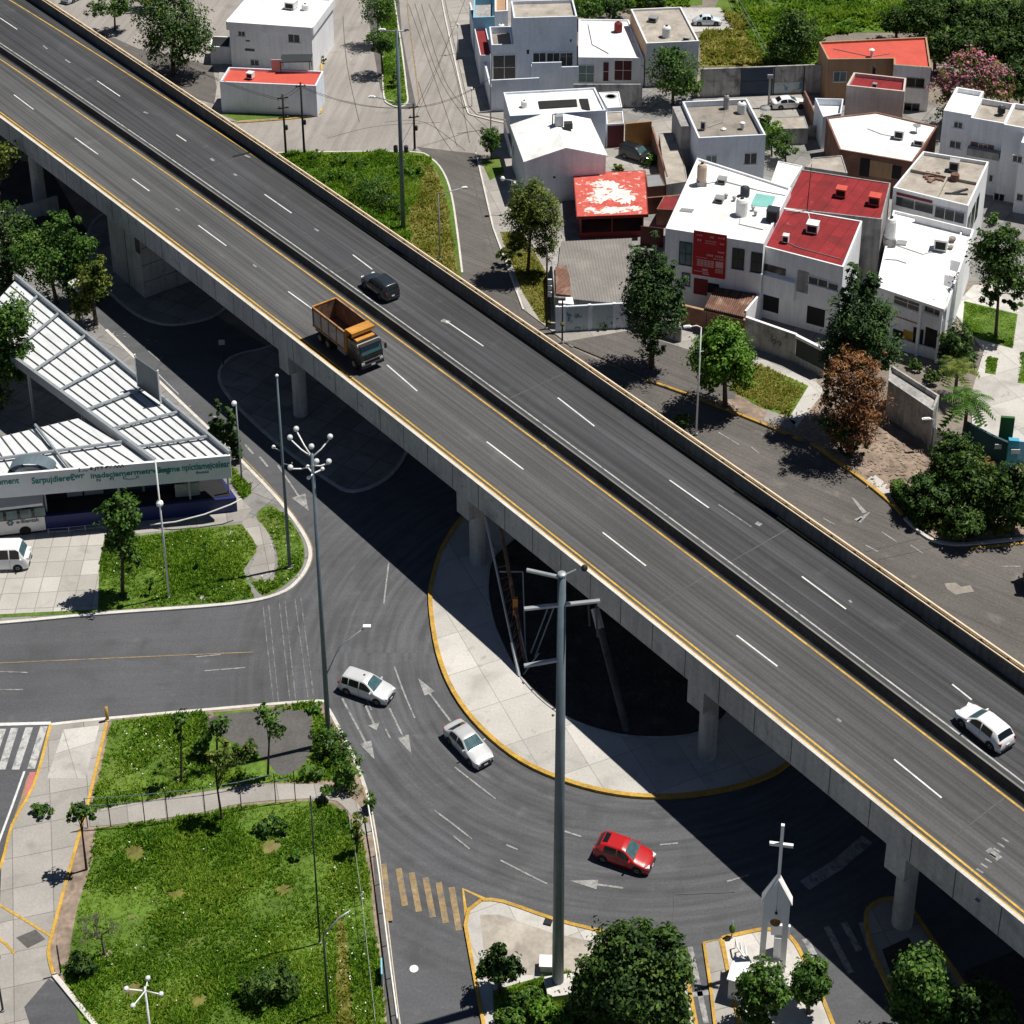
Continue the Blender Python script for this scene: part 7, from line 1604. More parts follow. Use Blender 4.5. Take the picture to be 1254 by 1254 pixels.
def tree(name, label, cat, base, crowns, n, size=.36, lm='mid', bark='bark', r0=.18, group=None, cl=.33, per=34, up=.35, asp=.55, blossom=None, shell=.42, seed=1, zb=0.0, nl=9, loc=None):
    rng = np.random.default_rng(seed); rr = random.Random(seed)
    b = G(*base, zb) if loc is None else Vector(loc)
    T = thing(name, label, cat, tuple(b), 0, group)
    bl = [ell(b, *c) for c in crowns]
    Pn, On, CC = blob_points(bl, n, cl, per, shell, rng)
    keep = Pn[:, 2] > zb+.1; Pn, On = Pn[keep], On[keep]
    V, F = leaves(Pn-np.array(b), size, On, up, asp, rng=rng)
    npmesh('crown', V, F, LM[lm], T)
    if blossom:
        lm2, fr = blossom; top = (On[:, 2] > -.1) & (rng.uniform(0, 1, len(Pn)) < fr); Q = Pn[top]+On[top]*.12
        V, F = leaves(Q-np.array(b), size*1.0, On[top], up, .8, rng=rng); npmesh('blossom', V, F, LM[lm2], T)
    main = max(bl, key=lambda q: q[3]*q[5]); topz = main[2]+main[5]*.25
    idx = rng.choice(len(CC), min(nl, len(CC)), replace=False)
    trunk_mb(b, (main[0], main[1], topz), r0, [CC[i] for i in idx], rr).build('trunk', MT[bark], T)
    return T
GT = 'trees round the junction and the houses'
# --- top left and street trees
tree('broadleaf_tree', 'big dark leafy tree left of the top left white house overhanging the old asphalt', 'tree', (212, 92), [(213, 35, 46, 40), (200, 10, 34, 26), (238, 48, 24, 24), (190, 52, 22, 18), (222, 68, 22, 14)], 9000, .4, 'dark', r0=.3, group=GT, seed=11)
tree('broadleaf_tree', 'small thin tree on the pale ground at the top left corner by the parked car', 'tree', (141, 38), [(140, 8, 24, 15), (120, 10, 16, 12), (152, 2, 15, 12)], 2600, .36, 'mid', r0=.14, group=GT, seed=12)
tree('broadleaf_tree', 'green tree left of the pale street at the very top edge', 'tree', (178, 12), [(178, -6, 18, 14)], 1500, .36, 'olive', r0=.14, group=GT, seed=13)
tree('street_tree', 'rounded green street tree standing on the planted median, nearer of the two', 'tree', (469, 92), [(467, 48, 19, 16), (471, 58, 14, 10)], 2600, .3, 'mid', r0=.14, group='trees on the street median', seed=14)
tree('street_tree', 'taller green street tree on the median further up at the top edge', 'tree', (463, 55), [(461, 10, 21, 22), (472, 2, 14, 14)], 3000, .3, 'mid', r0=.15, group='trees on the street median', seed=15)
tree('shrub', 'slim green shrub at the rounded end of the street median', 'shrub', (482, 108), [(482, 95, 7, 12)], 500, .25, 'mid', r0=.06, seed=16)
tree('topiary_tree', 'small ball-shaped clipped tree at the corner of the frontage road', 'tree', (602, 196), [(600, 170, 15.5, 15)], 2200, .24, 'mid', r0=.1, group=GT, cl=.25, seed=17, shell=.3)
for i, (u, v) in enumerate(((396, 18), (396, 56), (396, 78))): tree('shrub', 'small leafy verge shrub beside the top left white house, '+('topmost', 'middle', 'lowest')[i]+' of three', 'shrub', (u, v), [(u, v-5, 4, 6)], 130, .25, 'olive', r0=.04, group='verge shrubs', seed=18+i, nl=3)
# --- behind the flyover
tree('conifer', 'feathery upright green tree by the frontage road in front of the gabled house', 'tree', (646, 338), [(640, 250, 20, 26), (655, 255, 26, 34), (640, 275, 22, 30), (670, 275, 20, 34), (633, 300, 14, 14), (668, 305, 14, 14), (655, 232, 10, 18)], 13000, .36, 'olive', r0=.16, group=GT, seed=21, up=.6, asp=.35)
tree('shrub', 'low spiky shrub leaning over the kerb of the frontage road', 'shrub', (630, 325), [(622, 312, 12, 9)], 420, .4, 'olive', r0=.05, seed=22, nl=3)
tree('conifer', 'tall dark dense cypress-like tree before the mural shed', 'tree', (798, 452), [(795, 350, 32, 40), (778, 322, 9, 26), (803, 306, 9, 24), (834, 362, 9, 26), (820, 330, 9, 24), (800, 385, 36, 34), (788, 320, 18, 24), (812, 335, 16, 26), (826, 372, 14, 30), (798, 420, 24, 18), (780, 362, 18, 30)], 17000, .36, 'conifer', r0=.24, group=GT, seed=23, up=.6, asp=.35)
tree('broadleaf_tree', 'round bright green tree on the verge in front of the graffiti wall', 'tree', (888, 500), [(885, 432, 38, 36), (868, 440, 22, 26), (906, 448, 22, 26), (884, 408, 24, 18), (870, 468, 16, 12)], 12500, .34, 'bright', r0=.22, group=GT, seed=24)
tree('conifer', 'huge dark conifer in front of the red-roofed house rising above the dead tree', 'tree', (1056, 520), [(1052, 392, 36, 42), (1046, 345, 12, 26), (1064, 352, 10, 22), (1034, 368, 10, 26), (1062, 420, 40, 34), (1030, 415, 24, 34), (1078, 395, 18, 34), (1020, 445, 14, 18), (1066, 346, 12, 18), (1085, 430, 14, 20)], 19000, .38, 'conifer', r0=.3, group=GT, seed=25, up=.6, asp=.35)
tree('dead_tree', 'dying tree with rusty brown drooping foliage below the huge dark conifer', 'tree', (1042, 560), [(1045, 490, 40, 46), (1040, 448, 30, 22), (1066, 470, 20, 34), (1030, 470, 22, 34), (1056, 520, 22, 30), (1036, 535, 18, 18), (1052, 440, 34, 14)], 11000, .38, 'brown', r0=.22, group=GT, seed=26, asp=.28)
tree('shrub', 'dark green scrub under the dying brown tree', 'shrub', (1030, 556), [(1026, 520, 20, 26), (1046, 550, 18, 12), (1012, 480, 10, 26)], 1800, .34, 'conifer', r0=.08, seed=27)
tree('broadleaf_tree', 'green bushy tree in front of the terracotta-sided box house', 'tree', (824, 128), [(826, 88, 30, 28), (815, 70, 14, 16), (840, 105, 22, 16), (826, 62, 8, 10)], 5200, .36, 'mid', r0=.18, group=GT, seed=28)
tree('palm', 'pale green fan leaves beside the bushy tree of the box house', 'plant', (858, 118), [(858, 104, 10, 9)], 260, .5, 'olive', r0=.06, seed=29, asp=.25, nl=3)
tree('broadleaf_tree', 'dark rounded tree standing in the rough grass field above the concrete wall', 'tree', (972, 82), [(970, 45, 32, 30), (955, 60, 20, 18), (988, 55, 20, 22), (972, 24, 18, 14)], 6500, .36, 'dark', r0=.2, group=GT, seed=30)
for i, (u, v, ru, rv, lb, lm) in enumerate(((720, 8, 20, 16, 'leafy green tree at the top edge behind the large white corner house', 'mid'), (752, 4, 22, 16, 'dark tree at the top edge behind the low white house', 'dark'), (800, -8, 26, 14, 'dark tree at the very top beyond the box house roof', 'dark'), (1098, 25, 20, 18, 'small dark tree with pale flowers beside the top right wood', 'dark'))):
    tree('broadleaf_tree', lb, 'tree', (u, v+rv+6), [(u, v, ru, rv), (u+ru*.4, v+rv*.3, ru*.6, rv*.6), (u-ru*.4, v+rv*.2, ru*.6, rv*.6)], 2800, .38, lm, r0=.18, group=GT, seed=40+i)
wood = [(1130, 20, 30, 26), (1165, 10, 30, 28), (1200, 25, 34, 30), (1235, 15, 34, 30), (1180, 55, 30, 24), (1225, 60, 32, 28), (1262, 55, 30, 34), (1145, 58, 18, 18), (1250, 98, 24, 26), (1275, 10, 30, 30)]
for i, (u, v, ru, rv) in enumerate(wood):
    tree('broadleaf_tree', ('leftmost tree of the dark top right wood behind the tan house', 'dark wood tree at the top edge, second from left of the wood', 'dark wood tree at the top edge above the pink tree', 'dark wood tree in the very top right corner', 'dark wood tree directly behind the pink blossoming tree', 'dark wood tree right behind the pink tree and apartment building', 'dark wood tree cut by the right edge, middle of the wood', 'small dark wood tree right of the tan house roof', 'lowest dark wood tree at the right edge above the apartment building', 'dark wood tree beyond the right edge in the top corner')[i], 'tree', (u, v+rv+14), [(u, v, ru, rv), (u+ru*.45, v+rv*.35, ru*.6, rv*.6), (u-ru*.45, v+rv*.3, ru*.6, rv*.6), (u, v-rv*.4, ru*.6, rv*.5)], 4200, .42, 'dark', r0=.22, group='dark wood at the top right', seed=50+i)
tree('flowering_tree', 'pink blossoming tree behind the white apartment building', 'tree', (1192, 158), [(1192, 92, 36, 30), (1165, 108, 24, 24), (1220, 105, 24, 24), (1190, 72, 24, 16), (1162, 128, 16, 14), (1205, 125, 30, 18)], 5200, .36, 'olive', r0=.2, group=GT, blossom=('pink', .62), seed=62)
tree('shrub', 'dark shrub at the foot of the pink blossoming tree', 'shrub', (1160, 152), [(1158, 140, 14, 12)], 600, .34, 'dark', r0=.08, seed=63)
for i, (u, v, ru, rv) in enumerate(((945, 165, 13, 20), (962, 178, 16, 16), (936, 150, 8, 12))): tree('garden_tree', ('bright leafy yard tree right of the brown-grey roof', 'yard tree with feathery crown left of the brown garden wall', 'little yard tree touching the wall of the brown-roofed house')[i], 'tree', (u, v+rv+6), [(u, v, ru, rv), (u-ru*.3, v+rv*.4, ru*.7, rv*.6)], 1500, .3, 'bright' if i == 0 else 'mid', r0=.1, group='trees in the back yards', seed=64+i)
tree('shrub', 'round green bush beside the parked black vehicle in the yard', 'shrub', (797, 204), [(796, 197, 10, 9)], 700, .24, 'mid', r0=.06, seed=68); tree('shrub', 'small potted bush at the foot of the mural wall', 'shrub', (738, 404), [(738, 399, 6, 6)], 260, .2, 'mid', r0=.05, seed=69)
tree('broadleaf_tree', 'open dark-leaved tree on the square lawn at the right edge', 'tree', (1219, 414), [(1222, 320, 32, 32), (1205, 300, 16, 18), (1242, 345, 20, 22), (1232, 295, 22, 16), (1212, 362, 20, 12), (1240, 372, 14, 10)], 5200, .42, 'dark', r0=.16, group=GT, cl=.4, seed=70)
tree('garden_tree', 'dense green garden tree beside the porch house below the square lawn', 'tree', (1172, 450), [(1172, 418, 20, 26), (1160, 438, 14, 14), (1184, 440, 14, 14)], 2600, .36, 'dark', r0=.12, group=GT, seed=71)
tree('shrub', 'slim dark green climber along the side of the porch house', 'shrub', (1160, 402), [(1161, 380, 7, 22)], 600, .3, 'dark', r0=.06, seed=72)
for i, (u, v, ru, rv, lm, lb) in enumerate(((1238, 282, 12, 9, 'dark', 'dark shrub in the small yard below the apartment building'), (1215, 268, 8, 8, 'mid', 'green shrub against the foot of the apartment building'), (1252, 300, 10, 8, 'mid', 'leafy shrub at the right edge below the apartment building'), (1004, 160, 7, 6, 'mid', 'little shrub beside the brown garden wall in the back yard'), (846, 238, 7, 7, 'dark', 'dark potted shrub between the long shed and the banner house'), (757, 205, 6, 5, 'olive', 'yellowish potted plants in front of the parked black vehicle'), (1137, 168, 6, 6, 'olive', 'olive shrub between the bright white roof and the apartment building'), (1085, 435, 14, 10, 'olive', 'yellow-green shrub in front of the porch house'), (1120, 445, 12, 9, 'dark', 'dark shrub in the porch yard behind the long outbuilding'), (1140, 462, 10, 10, 'dark', 'dark leafy shrub beside the shorter olive palm'))):
    tree('shrub', lb, 'shrub', (u, v+rv*.7), [(u, v, ru, rv)], 420, .3, lm, r0=.05, group='yard shrubs', seed=230+i, nl=3, cl=.4)
# --- garden mass at the right
for i, (u, v, ru, rv, lm, lb) in enumerate(((1170, 560, 30, 30, 'dark', 'dense dark tree in the corner garden just below the palm'), (1195, 600, 34, 34, 'dark', 'large dark tree in the middle of the corner garden'), (1135, 605, 30, 24, 'conifer', 'very dark shrubby tree at the left of the corner garden'), (1240, 610, 28, 40, 'dark', 'dark leafy tree at the right edge of the corner garden'), (1180, 640, 24, 20, 'dark', 'dark low tree at the kerb of the corner garden'))):
    tree('garden_tree', lb, 'tree', (u, v+rv+4), [(u, v, ru, rv), (u+ru*.4, v+rv*.3, ru*.65, rv*.65), (u-ru*.4, v+rv*.25, ru*.65, rv*.65), (u, v-rv*.4, ru*.6, rv*.5)], 4600, .4, lm, r0=.18, group='trees of the corner garden', seed=75+i, asp=.4)
for i, (u, v, ru, rv, lm) in enumerate(((1142, 640, 20, 10, 'olive'), (1165, 652, 16, 8, 'bright'), (1225, 645, 18, 10, 'olive'), (1150, 575, 12, 12, 'olive'), (1210, 575, 8, 14, 'brown'))):
    tree('shrub', ('yellow-green spiky shrub at the hedge end of the corner garden', 'bright low shrub at the kerb corner of the garden', 'yellow-green shrub by the kerb near the right edge', 'olive shrub below the palm in the corner garden', 'brownish dry shrub beside the teal entrance wall')[i], 'shrub', (u, v+rv*.6), [(u, v, ru, rv)], 750, .36, lm, r0=.05, group='shrubs of the corner garden', seed=85+i, asp=.3, nl=3)
def hedge(px, w, h, label, seed=3):
    rng = np.random.default_rng(seed); pts = [G(*p).xy for p in px]; Ps = []
    for a, b in zip(pts, pts[1:]):
        L_ = (b-a).length; m = int(L_*w*h*320); t = (b-a)/L_; n = Vector((-t.y, t.x))
        x = rng.uniform(0, L_, m); y = rng.uniform(-w/2, w/2, m); z = rng.uniform(.1, h, m)
        k = rng.integers(0, 3, m); y[k == 0] = np.sign(y[k == 0])*w/2; z[k == 1] = h
        Ps.append(np.stack([a.x+t.x*x+n.x*y, a.y+t.y*x+n.y*y, z], 1))
    Pn = np.concatenate(Ps); b0_ = G(*px[0]); On = rng.normal(0, .5, Pn.shape)+np.array([0, 0, .5])
    T = thing('hedge', label, 'hedge', tuple(b0_)); V, F = leaves(Pn-np.array(b0_), .24, On, rng=rng); npmesh('foliage', V, F, LM['mid'], T)
    MB().ribbon(pts, w*.6, .05, h*.85).build('core', mat('hedge_core', (.012, .02, .008), .95), T)
hedge([(1096, 604), (1112, 628), (1128, 648)], 1.1, 1.5, 'clipped dark green hedge along the kerb of the corner garden')
def palm(base, topv, nf, fl, label, seed, group=None, lm='mid', fan=True):
    rng = random.Random(seed); b = G(*base); z = ZT(base[0], base[1], topv); T = thing('palm_tree', label, 'palm tree', tuple(b), 0, group)
    MB().tube([(0, 0, 0), (.05, 0, z*.5), (0, 0, z)], [.22, .17, .15], 8).build('trunk', MT['bark'], T, world=False)
    V = []; F = []
    for k in range(nf):
        an = k*2.399+rng.uniform(-.2, .2); el = rng.uniform(-.15, 1.1); L_ = fl*rng.uniform(.8, 1.1); prev = None
        d = Vector((math.cos(an), math.sin(an), 0)); sd_ = Vector((-math.sin(an), math.cos(an), 0)); pts = []
        for i in range(7):
            f = i/6; pts.append(Vector((0, 0, z))+d*L_*f*math.cos(el*(1-f*.5))+Vector((0, 0, L_*(math.sin(el)*f-.75*f*f))))
        for i in range(6):
            for s_ in (1, -1):
                for q in range(2):
                    p0 = pts[i].lerp(pts[i+1], q*.5); w_ = L_*.3*(1-abs((i+q*.5)/6-.35)); tip = p0+d*w_*.55+sd_*s_*w_+Vector((0, 0, -.25*w_)); p1 = pts[i].lerp(pts[i+1], q*.5+.4)
                    n_ = len(V); V += [tuple(p0), tuple(p1), tuple(tip)]; F.append((n_, n_+1, n_+2))
    npmesh('crown', np.array(V), np.array(F), LM[lm], T)
palm((1178, 548), 492, 34, 2.7, 'palm tree with broad glossy fan leaves above the corner garden', 91, 'palms of the right gardens')
palm((1168, 490), 452, 26, 2.3, 'shorter olive palm between the porch house and the fan palm', 92, 'palms of the right gardens', 'olive')
# --- left trees by the station
for i, (base, cr, n, lm, lb) in enumerate((
    ((70, 372), [(58, 315, 40, 34), (88, 335, 26, 28), (95, 300, 24, 22), (30, 300, 26, 26), (110, 355, 20, 20), (75, 275, 22, 16), (100, 375, 16, 16)], 9000, 'mid', 'wide airy olive-green tree above the station roof by the wall pier'),
    ((2, 500), [(-8, 420, 34, 46), (12, 385, 26, 26), (18, 440, 22, 30), (-15, 470, 30, 26), (25, 400, 14, 14)], 9500, 'mid', 'large green tree at the left edge overhanging the station canopy'),
    ((118, 398), [(112, 345, 22, 26), (100, 372, 20, 16), (122, 325, 12, 16)], 2600, 'olive', 'thin olive tree between the station roof tip and the wall pier'),
    ((5, 265), [(2, 190, 22, 20), (-10, 210, 22, 22)], 1400, 'olive', 'yellowish leafy tree at the left edge under the flyover edge'),
    ((15, 360), [(0, 285, 34, 36), (15, 325, 24, 22), (-10, 340, 30, 26)], 4500, 'dark', 'dark tree in the shade at the left edge behind the olive tree'))):
    tree('broadleaf_tree', lb, 'tree', base, cr, n, .38, lm, r0=.2, group=GT, seed=100+i, zb=.12, cl=.4)
tree('broadleaf_tree', 'slender green tree at the corner of the station lawn and paved lot', 'tree', (150, 728), [(146, 630, 24, 24), (160, 640, 14, 16), (150, 660, 20, 22), (132, 628, 14, 12), (158, 685, 14, 16), (148, 612, 12, 10)], 4600, .3, 'mid', r0=.14, group=GT, seed=110, zb=.15)
for i, (u, v, ru, rv, bv) in enumerate(((268, 522, 9, 36, 560), (282, 526, 9, 34, 563), (290, 545, 6, 18, 566), (260, 530, 6, 24, 556))):
    tree('cypress', ('narrow dark cypress at the station corner, second from left', 'narrow dark cypress at the station corner, third from left', 'shortest narrow cypress beside the thin lamp post', 'slim cypress at the station corner, leftmost of the four')[i], 'cypress', (u, bv), [(u, v+10, ru, rv*.72), (u, v-8, ru*.7, rv*.66), (u-1, v-rv*.6, ru*.4, rv*.45), (u, v+rv*.2, ru*.9, rv*.6)], 3000, .28, 'conifer', r0=.08, group='narrow cypresses at the station corner', seed=115+i, zb=.13, up=.7, asp=.35, nl=3)
tree('shrub', 'little sapling standing in the station lawn', 'shrub', (252, 694), [(252, 672, 5, 12)], 160, .24, 'bright', r0=.04, seed=121, zb=.15, nl=4); tree('shrub', 'thin dark sapling in the middle of the station lawn', 'shrub', (183, 728), [(184, 712, 5, 12)], 200, .24, 'mid', r0=.04, seed=122, zb=.15, nl=4)
# --- park saplings
for i, (base, cr, n, lm, lb) in enumerate((
    ((106, 1065), [(98, 992, 15, 14), (88, 1003, 9, 7), (112, 998, 10, 8)], 520, 'mid', 'young sapling at the paved edge of the park with sparse round crown'),
    ((272, 1004), [(262, 932, 16, 16), (285, 928, 18, 16), (298, 918, 14, 10), (270, 908, 12, 8)], 640, 'olive', 'crooked young tree with yellowish leaves beside the park path'),
    ((328, 950), [(332, 882, 16, 20), (322, 868, 12, 10), (344, 900, 8, 10)], 620, 'mid', 'sapling with dark leaves on the grey patch of the park'),
    ((222, 958), [(222, 880, 10, 12), (220, 900, 6, 8)], 260, 'mid', 'very thin sapling in the upper park lawn near the road'),
    ((266, 925), [(266, 885, 18, 14), (258, 900, 12, 10)], 420, 'mid', 'sapling with bare twigs left of the grey patch'),
    ((437, 1046), [(437, 1010, 10, 16), (440, 1030, 8, 8)], 260, 'olive', 'wispy sapling in the planting strip near the white rail'),
    ((398, 980), [(396, 968, 10, 8)], 200, 'mid', 'small leafy sapling at the bend of the park path'))):
    tree('sapling', lb, 'sapling', base, cr, n, .3, lm, 'bark', r0=.08, group='saplings in the park', cl=.4, per=14, seed=130+i, zb=.14, nl=12, shell=.6)
t = thing('bare_tree', 'small leafless tree with grey twigs in the park lawn', 'bare tree', tuple(G(129, 1172))); rr = random.Random(4); mb = MB(); b = G(129, 1172)
def branch(p, d, L_, r, k):
    q = p+d*L_; mb.tube([p, q], [r, r*.65], 5, False)
    if k:
        for _ in range(3 if k > 1 else 4): branch(q, (d+Vector((rr.uniform(-.9, .9), rr.uniform(-.9, .9), rr.uniform(.0, .5)))).normalized(), L_*.66, r*.62, k-1)
branch(b, Vector((-.05, 0, 1)), 1.6, .1, 5); mb.build('branches', MT['bark_pale'], t)
mb = MB(); MB().lathe(b, [(.5, .1), (.45, .2), (.1, .22)], 12).build('soil_ring', MT['drysoil'], t)
for i, (u, v, ru, rv, lm, n, lb) in enumerate(((408, 912, 22, 22, 'mid', 900, 'leafy bush at the foot of the globe lamp mast'), (425, 945, 18, 24, 'mid', 900, 'long leafy bush along the kerb at the park corner'), (396, 895, 14, 12, 'bright', 420, 'bright bush behind the globe lamp mast'), (382, 865, 12, 8, 'bright', 300, 'low bush at the kerb of the park corner'), (380, 945, 16, 10, 'mid', 380, 'spreading bush at the edge of the grey patch'), (300, 915, 20, 14, 'mid', 520, 'leafy undergrowth beside the grey patch in the park'), (245, 915, 14, 14, 'mid', 420, 'small dark bush in the upper park lawn'), (453, 980, 8, 14, 'mid', 330, 'round bush leaning over the white rail by the road'), (51, 990, 14, 9, 'mid', 500, 'square patch of clipped green plants in the pavement'), (100, 1180, 26, 18, 'dark', 900, 'dark green bush at the lower left of the park'), (330, 1200, 40, 30, 'dark', 1900, 'broad dark weedy bush in the lower park lawn'), (330, 1010, 26, 14, 'mid', 800, 'dense green weeds beside the park path bend'), (363, 1047, 8, 7, 'bright', 200, 'bright spiky plant in the park lawn'))):
    tree('shrub', lb, 'shrub', (u, v+rv*.7), [(u, v, ru, rv)] if ru < 20 else [(u, v, ru*.8, rv*.8), (u-ru*.5, v+rv*.2, ru*.5, rv*.6), (u+ru*.5, v+rv*.2, ru*.5, rv*.6)], n, .34, lm, r0=.04, group='bushes in the park', seed=150+i, zb=.13, asp=.35, nl=3, cl=.4)
# --- weeds on the grass triangle
for i, (u, v, ru, rv, lm, n, lb) in enumerate(((455, 228, 26, 20, 'mid', 1500, 'large feathery weed bush in the middle of the grass triangle'), (472, 248, 18, 14, 'dark', 700, 'dark weed bush at the lower edge of the grass triangle'), (385, 190, 8, 9, 'mid', 260, 'spiky plant at the left tip of the grass triangle'), (417, 195, 12, 11, 'bright', 420, 'leafy weed by the street edge of the grass triangle'), (430, 215, 18, 12, 'bright', 600, 'bright weed bush left of the feathery one'), (405, 215, 18, 10, 'bright', 500, 'bright low weeds near the flyover rail'), (500, 205, 20, 12, 'bright', 600, 'bright weeds at the foot of the utility mast'), (488, 262, 5, 12, 'dark', 200, 'small dark shrub left of the utility mast'), (445, 200, 16, 9, 'bright', 420, 'bright weeds along the street kerb of the grass triangle'), (835, 512, 11, 9, 'mid', 320, 'small bush growing behind the flyover rail'))):
    tree('shrub', lb, 'shrub', (u, v+rv*.7), [(u, v, ru, rv)], n, .36, lm, r0=.04, group='weeds on the grass triangle' if u < 600 else None, seed=170+i, zb=.11, asp=.3, nl=3, cl=.4)
# --- bottom trees
tree('broadleaf_tree', 'great dense dark green tree at the bottom beside the giant power pole', 'tree', (790, 1262), [(775, 1190, 62, 58), (740, 1200, 34, 44), (812, 1190, 36, 50), (775, 1150, 38, 26), (720, 1225, 24, 30), (800, 1235, 44, 36), (825, 1230, 20, 30)], 24000, .3, 'dark', r0=.3, group=GT, seed=190, zb=.14, cl=.26, per=30)
tree('broadleaf_tree', 'small round dark tree at the left of the triangular island', 'tree', (611, 1216), [(611, 1182, 25, 22), (596, 1188, 14, 12), (626, 1188, 14, 14), (612, 1164, 12, 10)], 3000, .28, 'dark', r0=.12, group=GT, seed=191, zb=.14)
for i, (u, v, ru, rv) in enumerate(((640, 1225, 24, 16), (665, 1240, 22, 18), (705, 1238, 20, 14), (625, 1250, 20, 14), (690, 1255, 26, 16))): tree('shrub', ('leafy shrub beside the small round tree', 'bright shrub in front of the power pole footing', 'shrub between the power pole and the great tree', 'shrub at the bottom edge of the triangular island', 'low bright shrub under the great tree')[i], 'shrub', (u, v+rv*.6), [(u, v, ru, rv)], 1000, .28, 'bright' if i in (1, 4) else 'mid', r0=.05, group='shrubs on the triangular island', seed=193+i, zb=.14, nl=3)
tree('garden_tree', 'round green clipped tree in front of the bell tower, left of its twin', 'tree', (938, 1262), [(938, 1206, 30, 28), (920, 1218, 20, 20), (950, 1220, 22, 18), (930, 1240, 24, 18)], 6500, .26, 'mid', r0=.14, group='trees before the bell tower', seed=200, zb=.14, cl=.28)
tree('garden_tree', 'smaller green tree right of its round twin by the bell tower', 'tree', (990, 1240), [(993, 1196, 24, 24), (985, 1212, 18, 16), (1002, 1210, 14, 14)], 4200, .26, 'mid', r0=.12, group='trees before the bell tower', seed=201, zb=.14, cl=.3)
tree('broadleaf_tree', 'leafy tree in the flyover shadow right of the bell tower island', 'tree', (1132, 1268), [(1128, 1196, 30, 34), (1112, 1215, 24, 24), (1150, 1220, 24, 26), (1120, 1240, 28, 22), (1160, 1245, 26, 20)], 8500, .3, 'mid', r0=.16, group=GT, seed=202)
tree('broadleaf_tree', 'dark leafy tree at the bottom right edge under the flyover', 'tree', (1208, 1280), [(1200, 1225, 28, 26), (1222, 1235, 22, 22), (1185, 1245, 20, 18)], 5600, .3, 'dark', r0=.14, group=GT, seed=203)

# ------------------------------------------------------------------ grass, litter
def inpoly(x, y, poly):
    c = np.zeros(len(x), bool); n = len(poly); j = n-1
    for i in range(n):
        xi, yi = poly[i]; xj, yj = poly[j]
        m = ((yi > y) != (yj > y)) & (x < (xj-xi)*(y-yi)/(yj-yi+1e-12)+xi); c ^= m; j = i
    return c
def vnoise(x, y, s, ph): return (np.sin(x*s+ph)+np.sin(y*s*1.13+ph*2.1)+np.sin((x+y)*s*.71+ph*.7)+np.sin((x-y)*s*1.37+1.3*ph))/4
def grass(label, polys, dens, h, lm, z=.14, seed=1, blades=6, bw=.045, holes=()):
    rng = np.random.default_rng(seed); BX = []
    for px in polys:
        pw = [G(*p).xy for p in px]; a = np.array([[p.x, p.y] for p in pw]); x0, y0 = a.min(0); x1, y1 = a.max(0)
        n = int((x1-x0)*(y1-y0)*dens); x = rng.uniform(x0, x1, n); y = rng.uniform(y0, y1, n); k = inpoly(x, y, pw)
        for hpx in holes: k &= ~inpoly(x, y, [G(*p).xy for p in hpx])
        x, y = x[k], y[k]; d = vnoise(x, y, .55, seed)+.6*vnoise(x, y, 1.7, seed+3); k = rng.uniform(-1.1, .9, len(x)) < d+.35
        BX.append(np.stack([x[k], y[k], np.clip(1+.8*d[k], .45, 2.0)], 1))
    B = np.concatenate(BX); n = len(B)
    an = rng.uniform(0, 2*np.pi, (n, blades)); lean = rng.uniform(.25, 1.0, (n, blades)); hh = h*B[:, 2:3]*rng.uniform(.5, 1.3, (n, blades))
    bx = B[:, 0:1]+rng.normal(0, .06, (n, blades)); by = B[:, 1:2]+rng.normal(0, .06, (n, blades))
    dx, dy = np.cos(an), np.sin(an); w_ = bw*rng.uniform(.7, 1.5, (n, blades))*(1+B[:, 2:3])
    def pt(f, s_): return np.stack([bx+dx*lean*hh*f*f*1.1-dy*w_*s_, by+dy*lean*hh*f*f*1.1+dx*w_*s_, z+hh*(f-.25*f*f*lean)], -1)
    V = np.stack([pt(0, -.5), pt(0, .5), pt(.55, .5), pt(1, 0)], 2).reshape(-1, 3); F = np.arange(len(V)).reshape(-1, 4)
    o = npmesh('grass', V, F, LM[lm]); o['label'] = label; o['category'] = 'grass'; o['kind'] = 'stuff'
PL = [(118, 1016), (240, 1001), (300, 988), (392, 983), (420, 996), (443, 1030), (452, 1080), (462, 1160), (472, 1260), (474, 1275), (122, 1275), (84, 1205), (84, 1180), (90, 1150), (108, 1075)]
DRY = [(414, 1110), (425, 1150), (430, 1200), (436, 1275), (410, 1275), (408, 1250), (412, 1180)]
BARE = [[(318, 1036), (330, 1030), (344, 1034), (340, 1044), (326, 1048)], [(336, 1090), (350, 1084), (358, 1092), (345, 1100)], [(150, 1210), (172, 1205), (180, 1216), (160, 1224)], [(232, 1225), (250, 1220), (255, 1232), (238, 1238)], [(150, 1040), (176, 1036), (180, 1052), (160, 1058)], [(205, 1095), (222, 1090), (228, 1100), (212, 1106)]]
grass('thick green grass and weeds covering the lower park lawn', [PL], 66, .2, 'grass', .14, 1, holes=[DRY]+BARE)
grass('dry yellowish grass strip in the park', [DRY], 40, .18, 'drygrass', .15, 2)
grass('green grass of the upper park lawn', [[(137, 884), (250, 876), (255, 895), (262, 935), (300, 957), (200, 978), (112, 993)], [(262, 935), (330, 952), (430, 952), (436, 958), (300, 960)], [(388, 866), (410, 900), (432, 945), (400, 955), (376, 935), (385, 900)], [(340, 866), (385, 862), (386, 870), (340, 872)]], 45, .24, 'grass', .14, 3)
grass('grass of the station lawn', [[(124, 690), (131, 658), (166, 660), (230, 652), (297, 645), (314, 672), (298, 700), (310, 733), (280, 738), (121, 749)], [(330, 622), (350, 634), (366, 655), (372, 675), (369, 696), (352, 715), (322, 730), (308, 714), (336, 711), (341, 690), (333, 660), (316, 634)], [(283, 574), (306, 597), (307, 605), (298, 612), (285, 592)]], 55, .2, 'grass', .15, 4)
